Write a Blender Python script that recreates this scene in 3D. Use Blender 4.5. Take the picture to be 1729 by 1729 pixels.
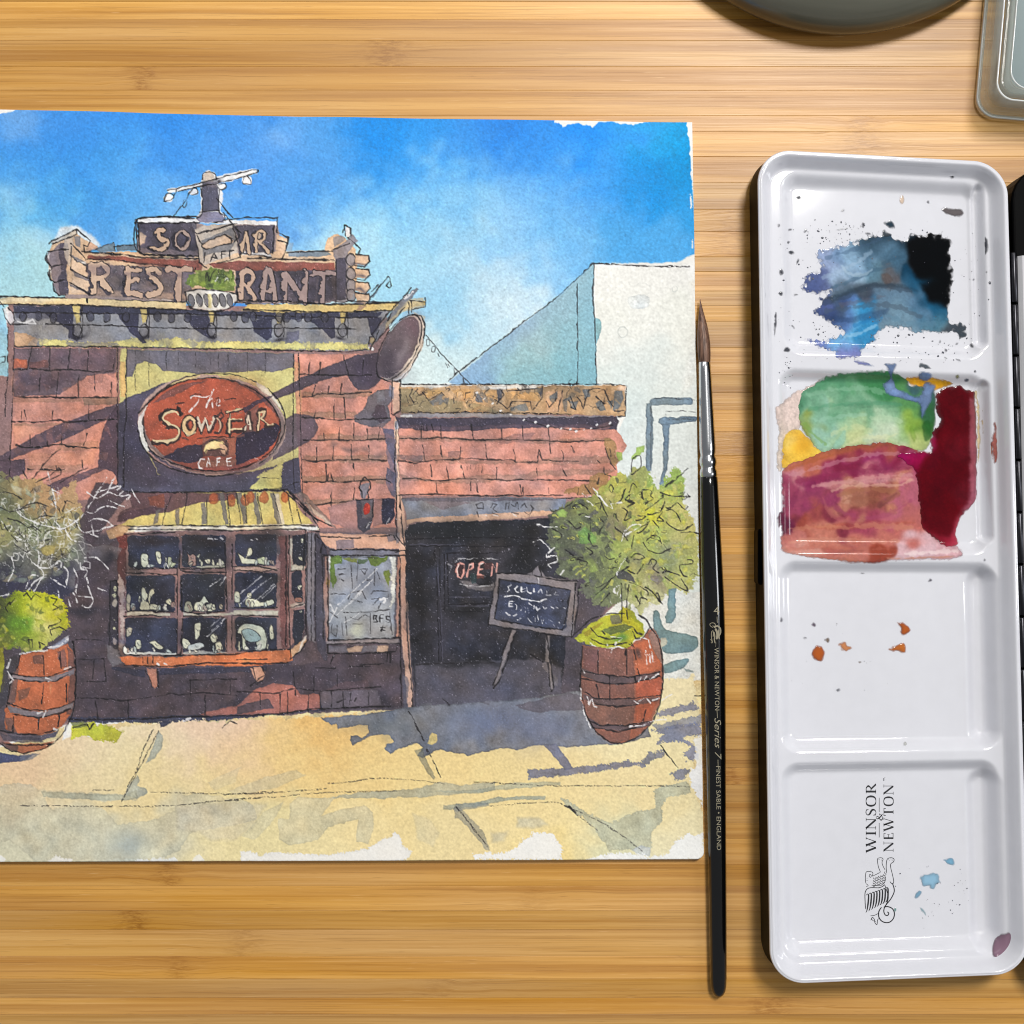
import bpy, bmesh, math
import numpy as np
# ------------------------------------------------------------------ camera, light, exposure
sc = bpy.context.scene
for o in list(bpy.data.objects): bpy.data.objects.remove(o, do_unlink=True)
U = 0.155e-3                    # metres per sheet unit
CAM_H = 0.400                   # camera height above the table
cam = bpy.data.cameras.new("camera"); cam_o = bpy.data.objects.new("camera", cam)
sc.collection.objects.link(cam_o); cam_o.location = (0, 0, CAM_H); cam_o.rotation_euler = (0, 0, 0)
cam.sensor_fit = 'HORIZONTAL'; cam.sensor_width = 36.0; cam.lens = 36.0 * CAM_H / (1729 * U)
cam.clip_start = 0.01; cam.clip_end = 20
sc.camera = cam_o
world = bpy.data.worlds.new("World"); sc.world = world; world.use_nodes = True
bgn = world.node_tree.nodes["Background"]; bgn.inputs[0].default_value = (0.93, 0.96, 1.0, 1); bgn.inputs[1].default_value = 0.20
def area(name, loc, tgt, sx, sy, watt, col):
    l = bpy.data.lights.new(name, 'AREA'); l.shape = 'RECTANGLE'; l.size = sx; l.size_y = sy; l.energy = watt; l.color = col
    o = bpy.data.objects.new(name, l); sc.collection.objects.link(o); o.location = loc
    d = np.array(tgt) - np.array(loc)
    import mathutils
    o.rotation_euler = mathutils.Vector(d).to_track_quat('-Z', 'Y').to_euler()
    return o
area("desk_lamp_light", (0.25, 0.43, 1.00), (0.02, 0.03, 0), 0.17, 0.24, 10.0, (1.0, 0.97, 0.92))
area("room_light", (-0.15, 0.90, 0.80), (0, 0.0, 0), 1.1, 0.16, 3.0, (1.0, 0.98, 0.95))
area("window_light", (0.80, -0.02, 0.52), (0.05, -0.02, 0), 0.10, 0.55, 2.2, (0.95, 0.97, 1.0))
sc.view_settings.view_transform = 'Standard'; sc.view_settings.look = 'None'; sc.view_settings.gamma = 1.0
sc.view_settings.exposure = 0.0; sc.view_settings.use_curve_mapping = False
sc.cycles.pixel_filter_type = 'BLACKMAN_HARRIS'; sc.cycles.filter_width = 1.05; sc.cycles.max_bounces = 10; sc.cycles.transmission_bounces = 8; sc.cycles.use_denoising = True
# ------------------------------------------------------------------ helpers
def Wp(px, py, z=0.0):
    """sheet units (seen from straight above at table height) -> metres at height z"""
    f = U * (CAM_H - z) / CAM_H
    return (np.asarray(px, float) - 864.5) * f, (864.5 - np.asarray(py, float)) * f
def obj(name, verts, faces, mat=None, parent=None, smooth=True, **props):
    me = bpy.data.meshes.new(name); me.from_pydata([tuple(map(float, v)) for v in verts], [], [tuple(map(int, f)) for f in faces]); me.update()
    return link(name, me, mat, parent, smooth, **props)
def link(name, me, mat=None, parent=None, smooth=True, **props):
    o = bpy.data.objects.new(name, me); sc.collection.objects.link(o)
    if mat and not me.materials: me.materials.append(mat)
    if smooth: me.polygons.foreach_set("use_smooth", np.ones(len(me.polygons), bool))
    if parent: o.parent = parent
    for k_, v in props.items(): o[k_] = v
    return o
def empty(name, loc=(0, 0, 0), **props):
    o = bpy.data.objects.new(name, None); sc.collection.objects.link(o); o.location = loc; o.empty_display_size = .01
    for k_, v in props.items(): o[k_] = v
    return o
def grid_obj(name, X, Y, Z, mat, parent=None, col=None, mask=None, skirt=None, **props):
    """a surface over an array of points (rows x cols), optionally coloured per point"""
    R, C = X.shape; V = np.stack([X, Y, Z], -1).reshape(-1, 3).astype(np.float32)
    i = (np.arange(R - 1)[:, None] * C + np.arange(C - 1)[None]).ravel()
    F = np.stack([i, i + C, i + C + 1, i + 1], 1)
    if mask is not None: F = F[mask.ravel()]
    if skirt is not None:      # close the sheet's edge down to height `skirt`
        loop = np.concatenate([np.arange(C), np.arange(1, R) * C + C - 1, (R - 1) * C + np.arange(C - 2, -1, -1), np.arange(R - 2, 0, -1) * C])
        lo = V[loop].copy(); lo[:, 2] = skirt; n0 = len(V); V = np.concatenate([V, lo]); m = len(loop); j = np.arange(m)
        F = np.concatenate([F, np.stack([loop, loop[(j + 1) % m], n0 + (j + 1) % m, n0 + j], 1)])
        if col is not None: col = np.concatenate([col.reshape(-1, 3), np.tile(np.array([[.80, .79, .75]]), (m, 1))])
    used = np.unique(F); re = np.full(len(V), -1); re[used] = np.arange(len(used)); V = V[used]; F = re[F]
    me = bpy.data.meshes.new(name)
    me.vertices.add(len(V)); me.vertices.foreach_set("co", V.ravel())
    me.loops.add(F.size); me.loops.foreach_set("vertex_index", F.ravel().astype(np.int32))
    me.polygons.add(len(F)); me.polygons.foreach_set("loop_start", np.arange(0, F.size, 4, dtype=np.int32))
    me.update(calc_edges=True); me.validate()
    if col is not None:
        ca = me.color_attributes.new("pigment", 'FLOAT_COLOR', 'POINT'); c4 = np.ones((len(V), 4), np.float32); c4[:, :col.shape[-1]] = col.reshape(-1, col.shape[-1])[used]
        ca.data.foreach_set("color", c4.ravel())
    return link(name, me, mat, parent, True, **props)
def lin(c): c = np.asarray(c, float); return np.where(c < .04045, c / 12.92, ((c + .055) / 1.055) ** 2.4)
def nmat(name):
    m = bpy.data.materials.new(name); m.use_nodes = True; nt = m.node_tree
    return m, nt, nt.nodes["Principled BSDF"]
def simple(name, col, rough=.4, metal=0., coat=0., trans=0., ior=1.5, bump=0., bscale=800., vary=0.):
    """plain material with a little procedural tone and relief"""
    m, nt, b = nmat(name); c = tuple(lin(np.array(col) / 255)) + (1,)
    b.inputs["Roughness"].default_value = rough; b.inputs["Metallic"].default_value = metal; b.inputs["IOR"].default_value = ior
    b.inputs["Coat Weight"].default_value = coat; b.inputs["Coat Roughness"].default_value = .05; b.inputs["Transmission Weight"].default_value = trans
    tc = nt.nodes.new("ShaderNodeTexCoord"); n = nt.nodes.new("ShaderNodeTexNoise"); n.inputs["Scale"].default_value = bscale; n.inputs["Detail"].default_value = 4
    nt.links.new(tc.outputs["Object"], n.inputs["Vector"])
    mx = nt.nodes.new("ShaderNodeMix"); mx.data_type = 'RGBA'; mx.inputs["A"].default_value = c
    mx.inputs["B"].default_value = tuple(x * (1 - vary) for x in c[:3]) + (1,); nt.links.new(n.outputs["Fac"], mx.inputs["Factor"]); nt.links.new(mx.outputs["Result"], b.inputs["Base Color"])
    if bump:
        bp = nt.nodes.new("ShaderNodeBump"); bp.inputs["Strength"].default_value = bump; bp.inputs["Distance"].default_value = .0002
        nt.links.new(n.outputs["Fac"], bp.inputs["Height"]); nt.links.new(bp.outputs["Normal"], b.inputs["Normal"])
    return m
def pigment_mat(name, rough, coat=0., bump=0., bscale=2500., spec=.5, film=False):
    m, nt, b = nmat(name); a = nt.nodes.new("ShaderNodeAttribute"); a.attribute_name = "pigment"
    nt.links.new(a.outputs["Color"], b.inputs["Base Color"]); b.inputs["Roughness"].default_value = rough
    b.inputs["Coat Weight"].default_value = coat; b.inputs["Coat Roughness"].default_value = .04; b.inputs["Specular IOR Level"].default_value = spec
    if film: nt.links.new(a.outputs["Alpha"], b.inputs["Alpha"])
    if bump:
        tc = nt.nodes.new("ShaderNodeTexCoord"); n = nt.nodes.new("ShaderNodeTexNoise"); n.inputs["Scale"].default_value = bscale; n.inputs["Detail"].default_value = 5
        nt.links.new(tc.outputs["Object"], n.inputs["Vector"]); bp = nt.nodes.new("ShaderNodeBump"); bp.inputs["Strength"].default_value = bump; bp.inputs["Distance"].default_value = .0002
        nt.links.new(n.outputs["Fac"], bp.inputs["Height"]); nt.links.new(bp.outputs["Normal"], b.inputs["Normal"])
    return m
# ------------------------------------------------------------------ bamboo table top
def bamboo_material():
    m, nt, b = nmat("bamboo"); N = nt.nodes; L = nt.links
    def math_(op, a, b_=None):
        n = N.new("ShaderNodeMath"); n.operation = op
        for i, v in enumerate((a, b_)):
            if v is None: continue
            if isinstance(v, (int, float)): n.inputs[i].default_value = v
            else: L.new(v, n.inputs[i])
        return n.outputs[0]
    def noise(vec, scale, det, rough=.55):
        n = N.new("ShaderNodeTexNoise"); n.inputs["Scale"].default_value = scale; n.inputs["Detail"].default_value = det; n.inputs["Roughness"].default_value = rough
        L.new(vec, n.inputs["Vector"]); return n.outputs["Fac"]
    def mapping(vec, sx, sy):
        n = N.new("ShaderNodeMapping"); n.inputs["Scale"].default_value = (sx, sy, 1); L.new(vec, n.inputs["Vector"]); return n.outputs["Vector"]
    def ramp(f, *st):
        n = N.new("ShaderNodeValToRGB"); e = n.color_ramp.elements
        while len(e) < len(st): e.new(.5)
        for q, (p, c) in zip(e, st): q.position = p; q.color = (c, c, c, 1)
        L.new(f, n.inputs["Fac"]); return n.outputs["Color"]
    def mix(f, a, b_, mode='MIX'):
        n = N.new("ShaderNodeMix"); n.data_type = 'RGBA'; n.blend_type = mode
        for key, v in (("Factor", f), ("A", a), ("B", b_)):
            if isinstance(v, (int, float)): n.inputs[key].default_value = v
            elif isinstance(v, tuple): n.inputs[key].default_value = v
            else: L.new(v, n.inputs[key])
        return n.outputs["Result"]
    tc = N.new("ShaderNodeTexCoord"); oi = N.new("ShaderNodeObjectInfo")
    sh = N.new("ShaderNodeVectorMath"); sh.operation = 'ADD'
    cb = N.new("ShaderNodeCombineXYZ"); rx = math_('MULTIPLY', oi.outputs["Random"], 3.7); L.new(rx, cb.inputs[0]); L.new(math_('MULTIPLY', oi.outputs["Random"], 11.3), cb.inputs[2])
    L.new(tc.outputs["Object"], sh.inputs[0]); L.new(cb.outputs[0], sh.inputs[1]); v = sh.outputs[0]
    # knuckle of the cane: place, size and strength are properties of the strip
    def prop(nm): n = N.new("ShaderNodeAttribute"); n.attribute_type = 'OBJECT'; n.attribute_name = nm; return n.outputs["Fac"]
    sep = N.new("ShaderNodeSeparateXYZ"); L.new(tc.outputs["Object"], sep.inputs[0])
    warpn = noise(mapping(v, 140, 1100), 1.0, 4, .65)
    dx = math_('ADD', math_('SUBTRACT', sep.outputs[0], prop("knuckle")), math_('MULTIPLY', math_('SUBTRACT', warpn, .5), .013))
    kd = math_('DIVIDE', dx, prop("knuckle_size"))
    kn = math_('MULTIPLY', math_('POWER', 2.718, math_('MULTIPLY', math_('MULTIPLY', kd, kd), -1.0)), prop("knuckle_tone"))
    kw = math_('POWER', 2.718, math_('MULTIPLY', math_('MULTIPLY', dx, dx), -1 / (.016 ** 2)))
    tail = math_('MULTIPLY', math_('POWER', 2.718, math_('MULTIPLY', math_('ABSOLUTE', dx), -1 / .035)), prop("knuckle_tone"))
    # grain runs along x and swells round the knuckle
    wy = N.new("ShaderNodeVectorMath"); wy.operation = 'ADD'; cw = N.new("ShaderNodeCombineXYZ")
    L.new(math_('MULTIPLY', math_('MULTIPLY', math_('SUBTRACT', noise(mapping(v, 60, 220), 1, 2), .5), .0035), math_('ADD', kw, .12)), cw.inputs[1]); L.new(v, wy.inputs[0]); L.new(cw.outputs[0], wy.inputs[1]); g_ = wy.outputs[0]
    fib = noise(mapping(g_, 22, 2600), 1.0, 3, .6); fib2 = noise(mapping(g_, 9, 900), 1.0, 3); streak = noise(mapping(g_, 5, 330), 1.0, 2); broad = noise(mapping(v, 7, 60), 1.0, 2)
    pores = noise(mapping(g_, 130, 5200), 1.0, 2, .5); slow = noise(mapping(v, 2.2, 150), 1.0, 3, .6)
    light = (.735, .424, .142, 1); midc = (.565, .290, .077, 1); dark = (.225, .088, .019, 1)
    c = mix(ramp(fib2, (.32, 1.0), (.60, 0.)), light, midc)
    c = mix(math_('MULTIPLY', ramp(slow, (.40, 0.), (.68, 1.)), .62), c, (.455, .212, .052, 1))
    c = mix(math_('MULTIPLY', ramp(streak, (.52, 0.), (.64, 1.)), .52), c, (.385, .172, .042, 1))
    c = mix(math_('MULTIPLY', ramp(fib, (.55, 0.), (.70, 1.)), .40), c, dark)
    c = mix(math_('MULTIPLY', ramp(fib, (.24, 1.), (.42, 0.)), .35), c, (.86, .56, .25, 1))
    c = mix(math_('MULTIPLY', ramp(pores, (.66, 0.), (.76, 1.)), .42), c, (.20, .080, .020, 1)); c = mix(math_('MULTIPLY', ramp(pores, (.22, 1.), (.32, 0.)), .40), c, (.90, .62, .32, 1))
    kt = math_('MULTIPLY', kn, ramp(noise(mapping(v, 420, 1500), 1, 4, .7), (.38, 0.), (.60, 1.)))
    c = mix(math_('MULTIPLY', kt, .72), c, (.25, .095, .020, 1))
    c = mix(math_('MULTIPLY', math_('MULTIPLY', tail, ramp(fib2, (.42, 0.), (.60, 1.))), .60), c, (.36, .155, .036, 1))
    tone = N.new("ShaderNodeHueSaturation"); L.new(math_('ADD', math_('MULTIPLY', oi.outputs["Random"], .36), .77), tone.inputs["Value"])
    L.new(math_('ADD', math_('MULTIPLY', ramp(broad, (.3, 0.), (.7, 1.)), .14), .97), tone.inputs["Saturation"]); L.new(c, tone.inputs["Color"])
    L.new(tone.outputs[0], b.inputs["Base Color"])
    b.inputs["Specular IOR Level"].default_value = .5; L.new(math_('ADD', math_('MULTIPLY', fib, .16), .32), b.inputs["Roughness"])
    bp = N.new("ShaderNodeBump"); bp.inputs["Strength"].default_value = .35; bp.inputs["Distance"].default_value = .0001
    L.new(math_('ADD', fib, math_('MULTIPLY', kn, .8)), bp.inputs["Height"]); L.new(bp.outputs["Normal"], b.inputs["Normal"])
    return m
BAMBOO = bamboo_material()
table = obj("table_top", [(x, y, z) for z in (-.018, -.0012) for x, y in ((-.34, -.34), (.34, -.34), (.34, .34), (-.34, .34))],
            [(3, 2, 1, 0), (4, 5, 6, 7), (0, 1, 5, 4), (1, 2, 6, 5), (2, 3, 7, 6), (3, 0, 4, 7)], simple("bamboo core", (150, 104, 56), .6, vary=.2), smooth=False,
            kind="structure", label="pale bamboo table top of narrow strips under everything")
KN = {128: 240, 92: 655, 60: 1490, 200: 1455, 345: 1240, 380: 1236, 745: 1255, 1290: 1232, 1452: 285, 1500: 900, 1520: 226, 1552: 412, 1633: 300, 1662: 740, 1690: 1300}
def strips():
    r = np.random.default_rng(4); y = -1250.0
    while y < 3000:
        h = r.uniform(24, 46); near = [(a, x) for a, x in KN.items() if abs(a - y) < h * .55]
        kx = near[0][1] if near else r.choice([-1, 1]) * r.uniform(2200, 5200) + 860
        x0, x1 = -.338, .338; yt = (864.5 - y) * U; yb = yt - h * U; e = .00005; zt = r.uniform(-.00002, .00001); cy = (yt + yb) / 2
        xs = (x0, x1); V = []
        for x in xs: V += [(x, yb - cy + e * .3, -.0012), (x, yb - cy + e * .3, zt - e), (x, yb - cy + e * 1.6, zt), (x, yt - cy - e * 1.6, zt), (x, yt - cy - e * .3, zt - e), (x, yt - cy - e * .3, -.0012)]
        F = [(i, i + 6, i + 7, i + 1) for i in range(5)] + [(5, 4, 3, 2, 1, 0), (6, 7, 8, 9, 10, 11)]
        o = obj("bamboo_strip", V, [f[::-1] if len(f) == 4 else f for f in F], BAMBOO, table, False); o.location = (0, cy, 0)
        o["knuckle"] = float((kx - 864.5) * U); o["knuckle_size"] = float(r.uniform(.0022, .0058)); o["knuckle_tone"] = float(r.uniform(.25, 1.) if kx != 240 else 1.); y += h
strips()
# ---------------------------------------------------------------- watercolour painter (numpy)
# The picture on the sheet is washed and inked stroke by stroke on a pigment grid; the grid becomes
# the colour attribute of the paper mesh.  Coordinates are tenths of a "sheet unit" (0.155 mm).
PX0, PY0, PW, PH = -120, 170, 1330, 1300
def fnoise(s, seed):
    r = np.random.default_rng(seed)
    a = np.fft.rfft2(r.standard_normal((PH, PW)))
    ky = np.fft.fftfreq(PH)[:, None]; kx = np.fft.rfftfreq(PW)[None, :]
    a *= np.exp(-(ky * ky + kx * kx) * (s * s) * 2.2)
    b = np.fft.irfft2(a, s=(PH, PW))
    return (b / b.std()).astype(np.float32)
N2, N4, N8, N20, N50 = fnoise(2.2, 1), fnoise(4, 2), fnoise(9, 3), fnoise(22, 4), fnoise(55, 5)
M2, M4, M8, M20, M50 = fnoise(2.2, 11), fnoise(4, 12), fnoise(9, 13), fnoise(22, 14), fnoise(55, 15)
N1 = fnoise(1.1, 21); GRAIN = (fnoise(3.0, 22) * .6 + fnoise(1.6, 23) * .5).astype(np.float32)
PGY, PGX = np.mgrid[PY0:PY0 + PH, PX0:PX0 + PW].astype(np.float32)
WX = .32 * N4 + .45 * N8 + .4 * N20; WY = .32 * M4 + .45 * M8 + .4 * M20
KX = .2 * N4 + .4 * N8; KY = .2 * M4 + .4 * M8
CAN = np.empty((PH, PW, 3), np.float32); CAN[:] = np.array([243, 241, 235], np.float32) / 255
_T = [0., 0., 1.]
def T(ox, oy, s=1.): _T[:] = [ox, oy, s]
def P(t):
    a = np.array(t.split() if isinstance(t, str) else t, dtype=np.float64).reshape(-1, 2)
    return a / _T[2] + np.array(_T[:2])
def spl(p, n=6, closed=False):
    p = np.asarray(p); m = len(p)
    if m < 3: return p
    out = []
    for i in range(m if closed else m - 1):
        g = (lambda j: p[j % m]) if closed else (lambda j: p[min(max(j, 0), m - 1)])
        a, b, c, d = g(i - 1), g(i), g(i + 1), g(i + 2)
        for t in np.arange(n) / n:
            out.append(.5 * (2 * b + (c - a) * t + (2 * a - 5 * b + 4 * c - d) * t * t + (3 * b - a - 3 * c + d) * t ** 3))
    if not closed: out.append(p[-1])
    return np.array(out)
def psl(p, pad):
    x0 = int(max(np.floor(p[:, 0].min() - pad) - PX0, 0)); x1 = int(min(np.ceil(p[:, 0].max() + pad) - PX0 + 1, PW))
    y0 = int(max(np.floor(p[:, 1].min() - pad) - PY0, 0)); y1 = int(min(np.ceil(p[:, 1].max() + pad) - PY0 + 1, PH))
    return (slice(y0, y1), slice(x0, x1)) if x1 > x0 and y1 > y0 else None
def sdf(p, x, y):
    p = p.astype(np.float32)
    d2 = np.full(x.shape, 1e9, np.float32); ins = np.zeros(x.shape, bool)
    for i in range(len(p)):
        ax, ay = p[i - 1]; bx, by = p[i]; ex, ey = bx - ax, by - ay
        l2 = ex * ex + ey * ey
        if l2 < 1e-9: continue
        px, py = x - ax, y - ay
        t = np.clip((px * ex + py * ey) / l2, 0, 1)
        np.minimum(d2, (px - ex * t) ** 2 + (py - ey * t) ** 2, out=d2)
        if ay != by: ins ^= ((ay > y) != (by > y)) & (px < ex * (y - ay) / (by - ay))
    return np.where(ins, 1, -1) * np.sqrt(d2)
def rgb(c): return np.array(c, np.float32) / 255
def w(col, pts, a=1., soft=.8, warp=1., edge=.12, gran=.045, var=.05, mode='n', dry=0., sm=False):
    """a wash: closed shape, wobbly or dry edge, pigment pooling, granulation"""
    p = P(pts) if isinstance(pts, str) else np.asarray(pts)
    if sm: p = spl(p, 5, True)
    s = psl(p, soft * 2 + 8 + dry)
    if s is None: return
    d = sdf(p, PGX[s] + warp * WX[s], PGY[s] + warp * WY[s])
    if dry: d = d + dry * np.clip(GRAIN[s] * .55 + N8[s] * .35, -1.6, 1.6)
    m = np.clip(d / (2 * soft) + .5, 0, 1); m = m * m * (3 - 2 * m) * a
    f = 1 + gran * GRAIN[s] + var * .9 * N20[s] + var * .45 * M8[s] + var * .5 * N50[s] - edge * np.exp(-(d / 2.0) ** 2)
    hue = (M20[s] * .6 + M50[s] * .5)[..., None] * np.array([.55, .05, -.6], np.float32) * var
    c = rgb(col)[None, None] * (f[..., None] + hue)
    if mode == 'm': CAN[s] *= 1 - m[..., None] * (1 - np.clip(c, 0, 1))
    else: CAN[s] += m[..., None] * (np.clip(c, 0, 1) - CAN[s])
def blob(col, x, y, rx, ry, a=.7, mode='n', ang=0.):
    """wet-in-wet bloom"""
    q = P([x, y])[0]; rx /= _T[2]; ry /= _T[2]; r = max(rx, ry) * 2.2
    s = psl(np.array([q - r, q + r]), 2)
    if s is None: return
    dx = PGX[s] - q[0] + 3 * N20[s]; dy = PGY[s] - q[1] + 3 * M20[s]
    ca, sa = math.cos(ang), math.sin(ang)
    m = np.exp(-(((dx * ca + dy * sa) / rx) ** 2 + ((dy * ca - dx * sa) / ry) ** 2)) * a
    m = (m * (1 + .10 * GRAIN[s]))[..., None]
    if mode == 'm': CAN[s] *= 1 - m * (1 - rgb(col))
    else: CAN[s] += m * (rgb(col) - CAN[s])
def line(col, p, wd, a=1., skip=0., rough=.25, warp=1.):
    s = psl(p, wd + 5)
    if s is None: return
    oy, ox = s[0].start, s[1].start
    D = np.full((s[0].stop - oy, s[1].stop - ox), 99., np.float32)
    for i in range(len(p) - 1):
        q = p[i:i + 2]; t = psl(q, wd + 5)
        if t is None: continue
        t = (slice(max(t[0].start, oy), min(t[0].stop, s[0].stop)), slice(max(t[1].start, ox), min(t[1].stop, s[1].stop)))
        l = (slice(t[0].start - oy, t[0].stop - oy), slice(t[1].start - ox, t[1].stop - ox))
        x = PGX[t] + warp * KX[t] - q[0, 0]; y = PGY[t] + warp * KY[t] - q[0, 1]
        e = q[1] - q[0]; l2 = float(e @ e)
        if l2 < 1e-9: continue
        u = np.clip((x * e[0] + y * e[1]) / l2, 0, 1)
        np.minimum(D[l], np.hypot(x - e[0] * u, y - e[1] * u), out=D[l])
    hw = wd * .5 * (1 + rough * N8[s] + rough * .5 * N4[s])
    m = np.clip(hw - D + .5, 0, 1) * a
    if skip: m *= np.clip((GRAIN[s] + 1.6 - skip * 2.6) * 2.0, 0, 1)
    CAN[s] += m[..., None] * (rgb(col) - CAN[s])
INK = (24, 21, 27)
def k(pts, wd=1.7, a=.93, col=INK, sm=False, skip=0., rough=.3):
    """ink lines; several polylines may be separated by '/'"""
    for t in pts.split('/'):
        p = P(t); line(col, spl(p, 5) if sm else p, wd * 1.22, a, skip, rough)
def g(pts, wd=1.5, a=.9, col=(238, 236, 238), sm=False, skip=.25):
    """white gel pen"""
    k(pts, wd * .9, a, col, sm, skip * .55, .35)
def ell(cx, cy, rx, ry, n=40, ang=0., a0=0., a1=6.2832):
    t = np.linspace(a0, a1, n, endpoint=False) if a1 - a0 > 6.28 else np.linspace(a0, a1, n)
    x, y = rx * np.cos(t), ry * np.sin(t)
    q = np.stack([cx + x * math.cos(ang) - y * math.sin(ang), cy + x * math.sin(ang) + y * math.cos(ang)], 1)
    return q / _T[2] + np.array(_T[:2])
def inkp(p, wd=1.7, a=.88, col=INK, skip=0.): line(col, np.vstack([p, p[:1]]), wd * 1.22, a, skip, .3)
def field(ctrl, sig, poly=None, soft=1.5, warp=1., wob=14., dry=0., gran=.05, a=1.):
    """a variegated wash whose colour is blended between pools of pigment"""
    p = P(poly) if isinstance(poly, str) else poly
    s = psl(p, 10 + dry)
    x = PGX[s] + wob * .6 * N50[s] + wob * .5 * N20[s]; y = PGY[s] + wob * .6 * M50[s] + wob * .5 * M20[s]
    acc = np.zeros(x.shape + (3,), np.float32); ws = np.full(x.shape, 1e-6, np.float32)
    for cx, cy, r_, g_, b_ in ctrl:
        q = P([cx, cy])[0]
        e = np.exp(-((x - q[0]) ** 2 + (y - q[1]) ** 2) / (sig / _T[2]) ** 2) + 1e-7
        ws += e; acc += e[..., None] * rgb((r_, g_, b_))
    c = acc / ws[..., None]
    c = c * (1 + gran * GRAIN[s] + .02 * N4[s])[..., None]
    d = sdf(p, PGX[s] + warp * WX[s], PGY[s] + warp * WY[s])
    if dry: d = d + dry * np.clip(GRAIN[s] * .5 + N8[s] * .5, -1.6, 1.6)
    m = np.clip(d / (2 * soft) + .5, 0, 1)[..., None] * a
    CAN[s] += m * (np.clip(c, 0, 1) - CAN[s])
SALMON, PURP, SLATE, NAVY, YEL, PEACH = (212, 138, 120), (108, 88, 100), (112, 110, 122), (52, 54, 82), (206, 196, 122), (216, 178, 142)

def dabs(n, poly, cols, r0, r1, seed, a=.8, stretch=1.6, mode='n'):
    """many small brush touches inside an outline"""
    p = P(poly); r = np.random.default_rng(seed); lo, hi = p.min(0), p.max(0); keep = _T[:]
    T(0, 0); done = 0
    while done < n:
        q = r.uniform(lo, hi)
        if sdf(p, np.array([[q[0]]], np.float32), np.array([[q[1]]], np.float32))[0, 0] < 0: continue
        rad = r.uniform(r0, r1); th = r.uniform(0, 6.28); t = np.arange(7) / 7 * 6.28
        rr = rad * (1 + .35 * r.standard_normal(7)); x = rr * stretch * np.cos(t); y = rr * np.sin(t)
        w(cols[int(r.integers(len(cols)))], np.stack([q[0] + x * math.cos(th) - y * math.sin(th), q[1] + x * math.sin(th) + y * math.cos(th)], 1), a * r.uniform(.5, 1), edge=.14, warp=.6, mode=mode)
        done += 1
    _T[:] = keep
def scrib(n, poly, seed, size=9, col=INK, wd=1.3, a=.7):
    """loose pen squiggles for leaves"""
    p = P(poly); r = np.random.default_rng(seed); lo, hi = p.min(0), p.max(0); done = 0
    while done < n:
        q = r.uniform(lo, hi)
        if sdf(p, np.array([[q[0]]], np.float32), np.array([[q[1]]], np.float32))[0, 0] < 0: continue
        th = r.uniform(0, 6.28); pts = [q]
        for _ in range(int(r.integers(3, 6))):
            th += r.normal(0, 1.1); pts.append(pts[-1] + size * r.uniform(.4, 1) * np.array([math.cos(th), math.sin(th)]))
        line(col, spl(np.array(pts), 4), wd, a * r.uniform(.6, 1), .08, .3); done += 1
# ---- sky
T(0, 0)
SKY = [(-60,230,70,150,235),(-60,330,90,170,235),(-60,440,165,215,235),(-60,540,175,218,230),
(30,200,110,170,235),(100,215,66,148,235),(200,210,52,142,235),(300,215,42,137,235),(400,205,52,138,230),(20,260,42,138,230),
(100,250,48,143,235),(200,260,72,162,240),(300,260,72,153,235),(390,240,78,158,240),(20,300,88,168,235),(90,310,72,162,235),
(170,330,56,147,230),(270,320,80,165,240),(30,360,125,195,235),(100,360,88,178,235),(170,370,62,152,230),(230,350,88,168,235),
(30,420,162,215,235),(80,420,172,220,235),(60,470,172,220,230),(30,480,168,215,225),(170,405,68,148,230),(205,400,140,200,240),(290,350,130,185,240),
(480,230,98,168,240),(540,220,78,158,235),(600,215,26,136,230),(660,235,26,140,235),(730,220,48,148,235),(430,260,92,162,240),
(560,265,98,172,240),(650,262,22,136,230),(705,250,36,147,235),(700,290,88,168,240),(450,310,68,148,235),(550,310,58,143,230),
(640,300,58,152,235),(470,350,98,172,240),(560,350,120,190,245),(640,340,132,200,245),(720,330,132,200,245),(485,395,72,142,225),
(540,395,152,210,245),(600,400,172,222,245),(700,390,142,202,240),(560,430,190,228,245),(680,450,162,215,240),(730,460,172,215,240),
(740,510,150,205,240),(870,220,38,128,230),(890,250,30,130,225),(920,230,60,150,240),(960,240,30,140,245),(1010,235,20,138,250),
(1050,240,58,158,240),(1110,230,45,165,230),(1150,230,18,158,225),(1160,280,8,153,225),(1120,300,8,136,215),(1090,315,18,138,225),
(1160,340,28,150,225),(870,290,110,180,245),(950,290,88,168,240),(1030,290,68,158,240),(900,340,110,180,240),(980,340,95,170,235),
(1060,350,68,158,230),(1140,385,68,162,230),(870,400,142,200,245),(950,400,112,185,240),(1050,400,75,165,230),(1140,425,80,170,235),
(880,470,172,215,245),(865,525,215,235,245),(930,450,142,200,245),(970,430,112,182,235),(740,535,150,205,235),(800,560,182,220,240),
(760,600,207,231,236),(720,625,216,235,236),(850,520,202,230,245),(780,480,178,217,240),(770,400,152,206,240),(800,330,122,190,240),
(800,260,68,153,235),(790,220,48,143,235)]
field(SKY, 46, "-140 160 -20 165 200 170 510 180 700 190 880 195 930 196 936 203 950 210 968 205 985 213 1000 212 1012 207 1036 206 1060 209 1076 206 1098 198 1158 196 1165 240 1169 330 1176 428 1146 442 1002 446 1000 470 770 646 640 660 620 530 560 520 0 520 -140 520", soft=1.2, warp=1.1, wob=16, gran=.028)
w((244,243,240), var=0, gran=.01, pts="934 200 975 200 970 208 958 211 950 214 944 208 936 209", warp=1.4, edge=0, soft=.7)
w((244,243,240), var=0, gran=.01, pts="990 200 1015 200 1010 209 1000 217 992 213", warp=1.4, edge=0)
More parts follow.
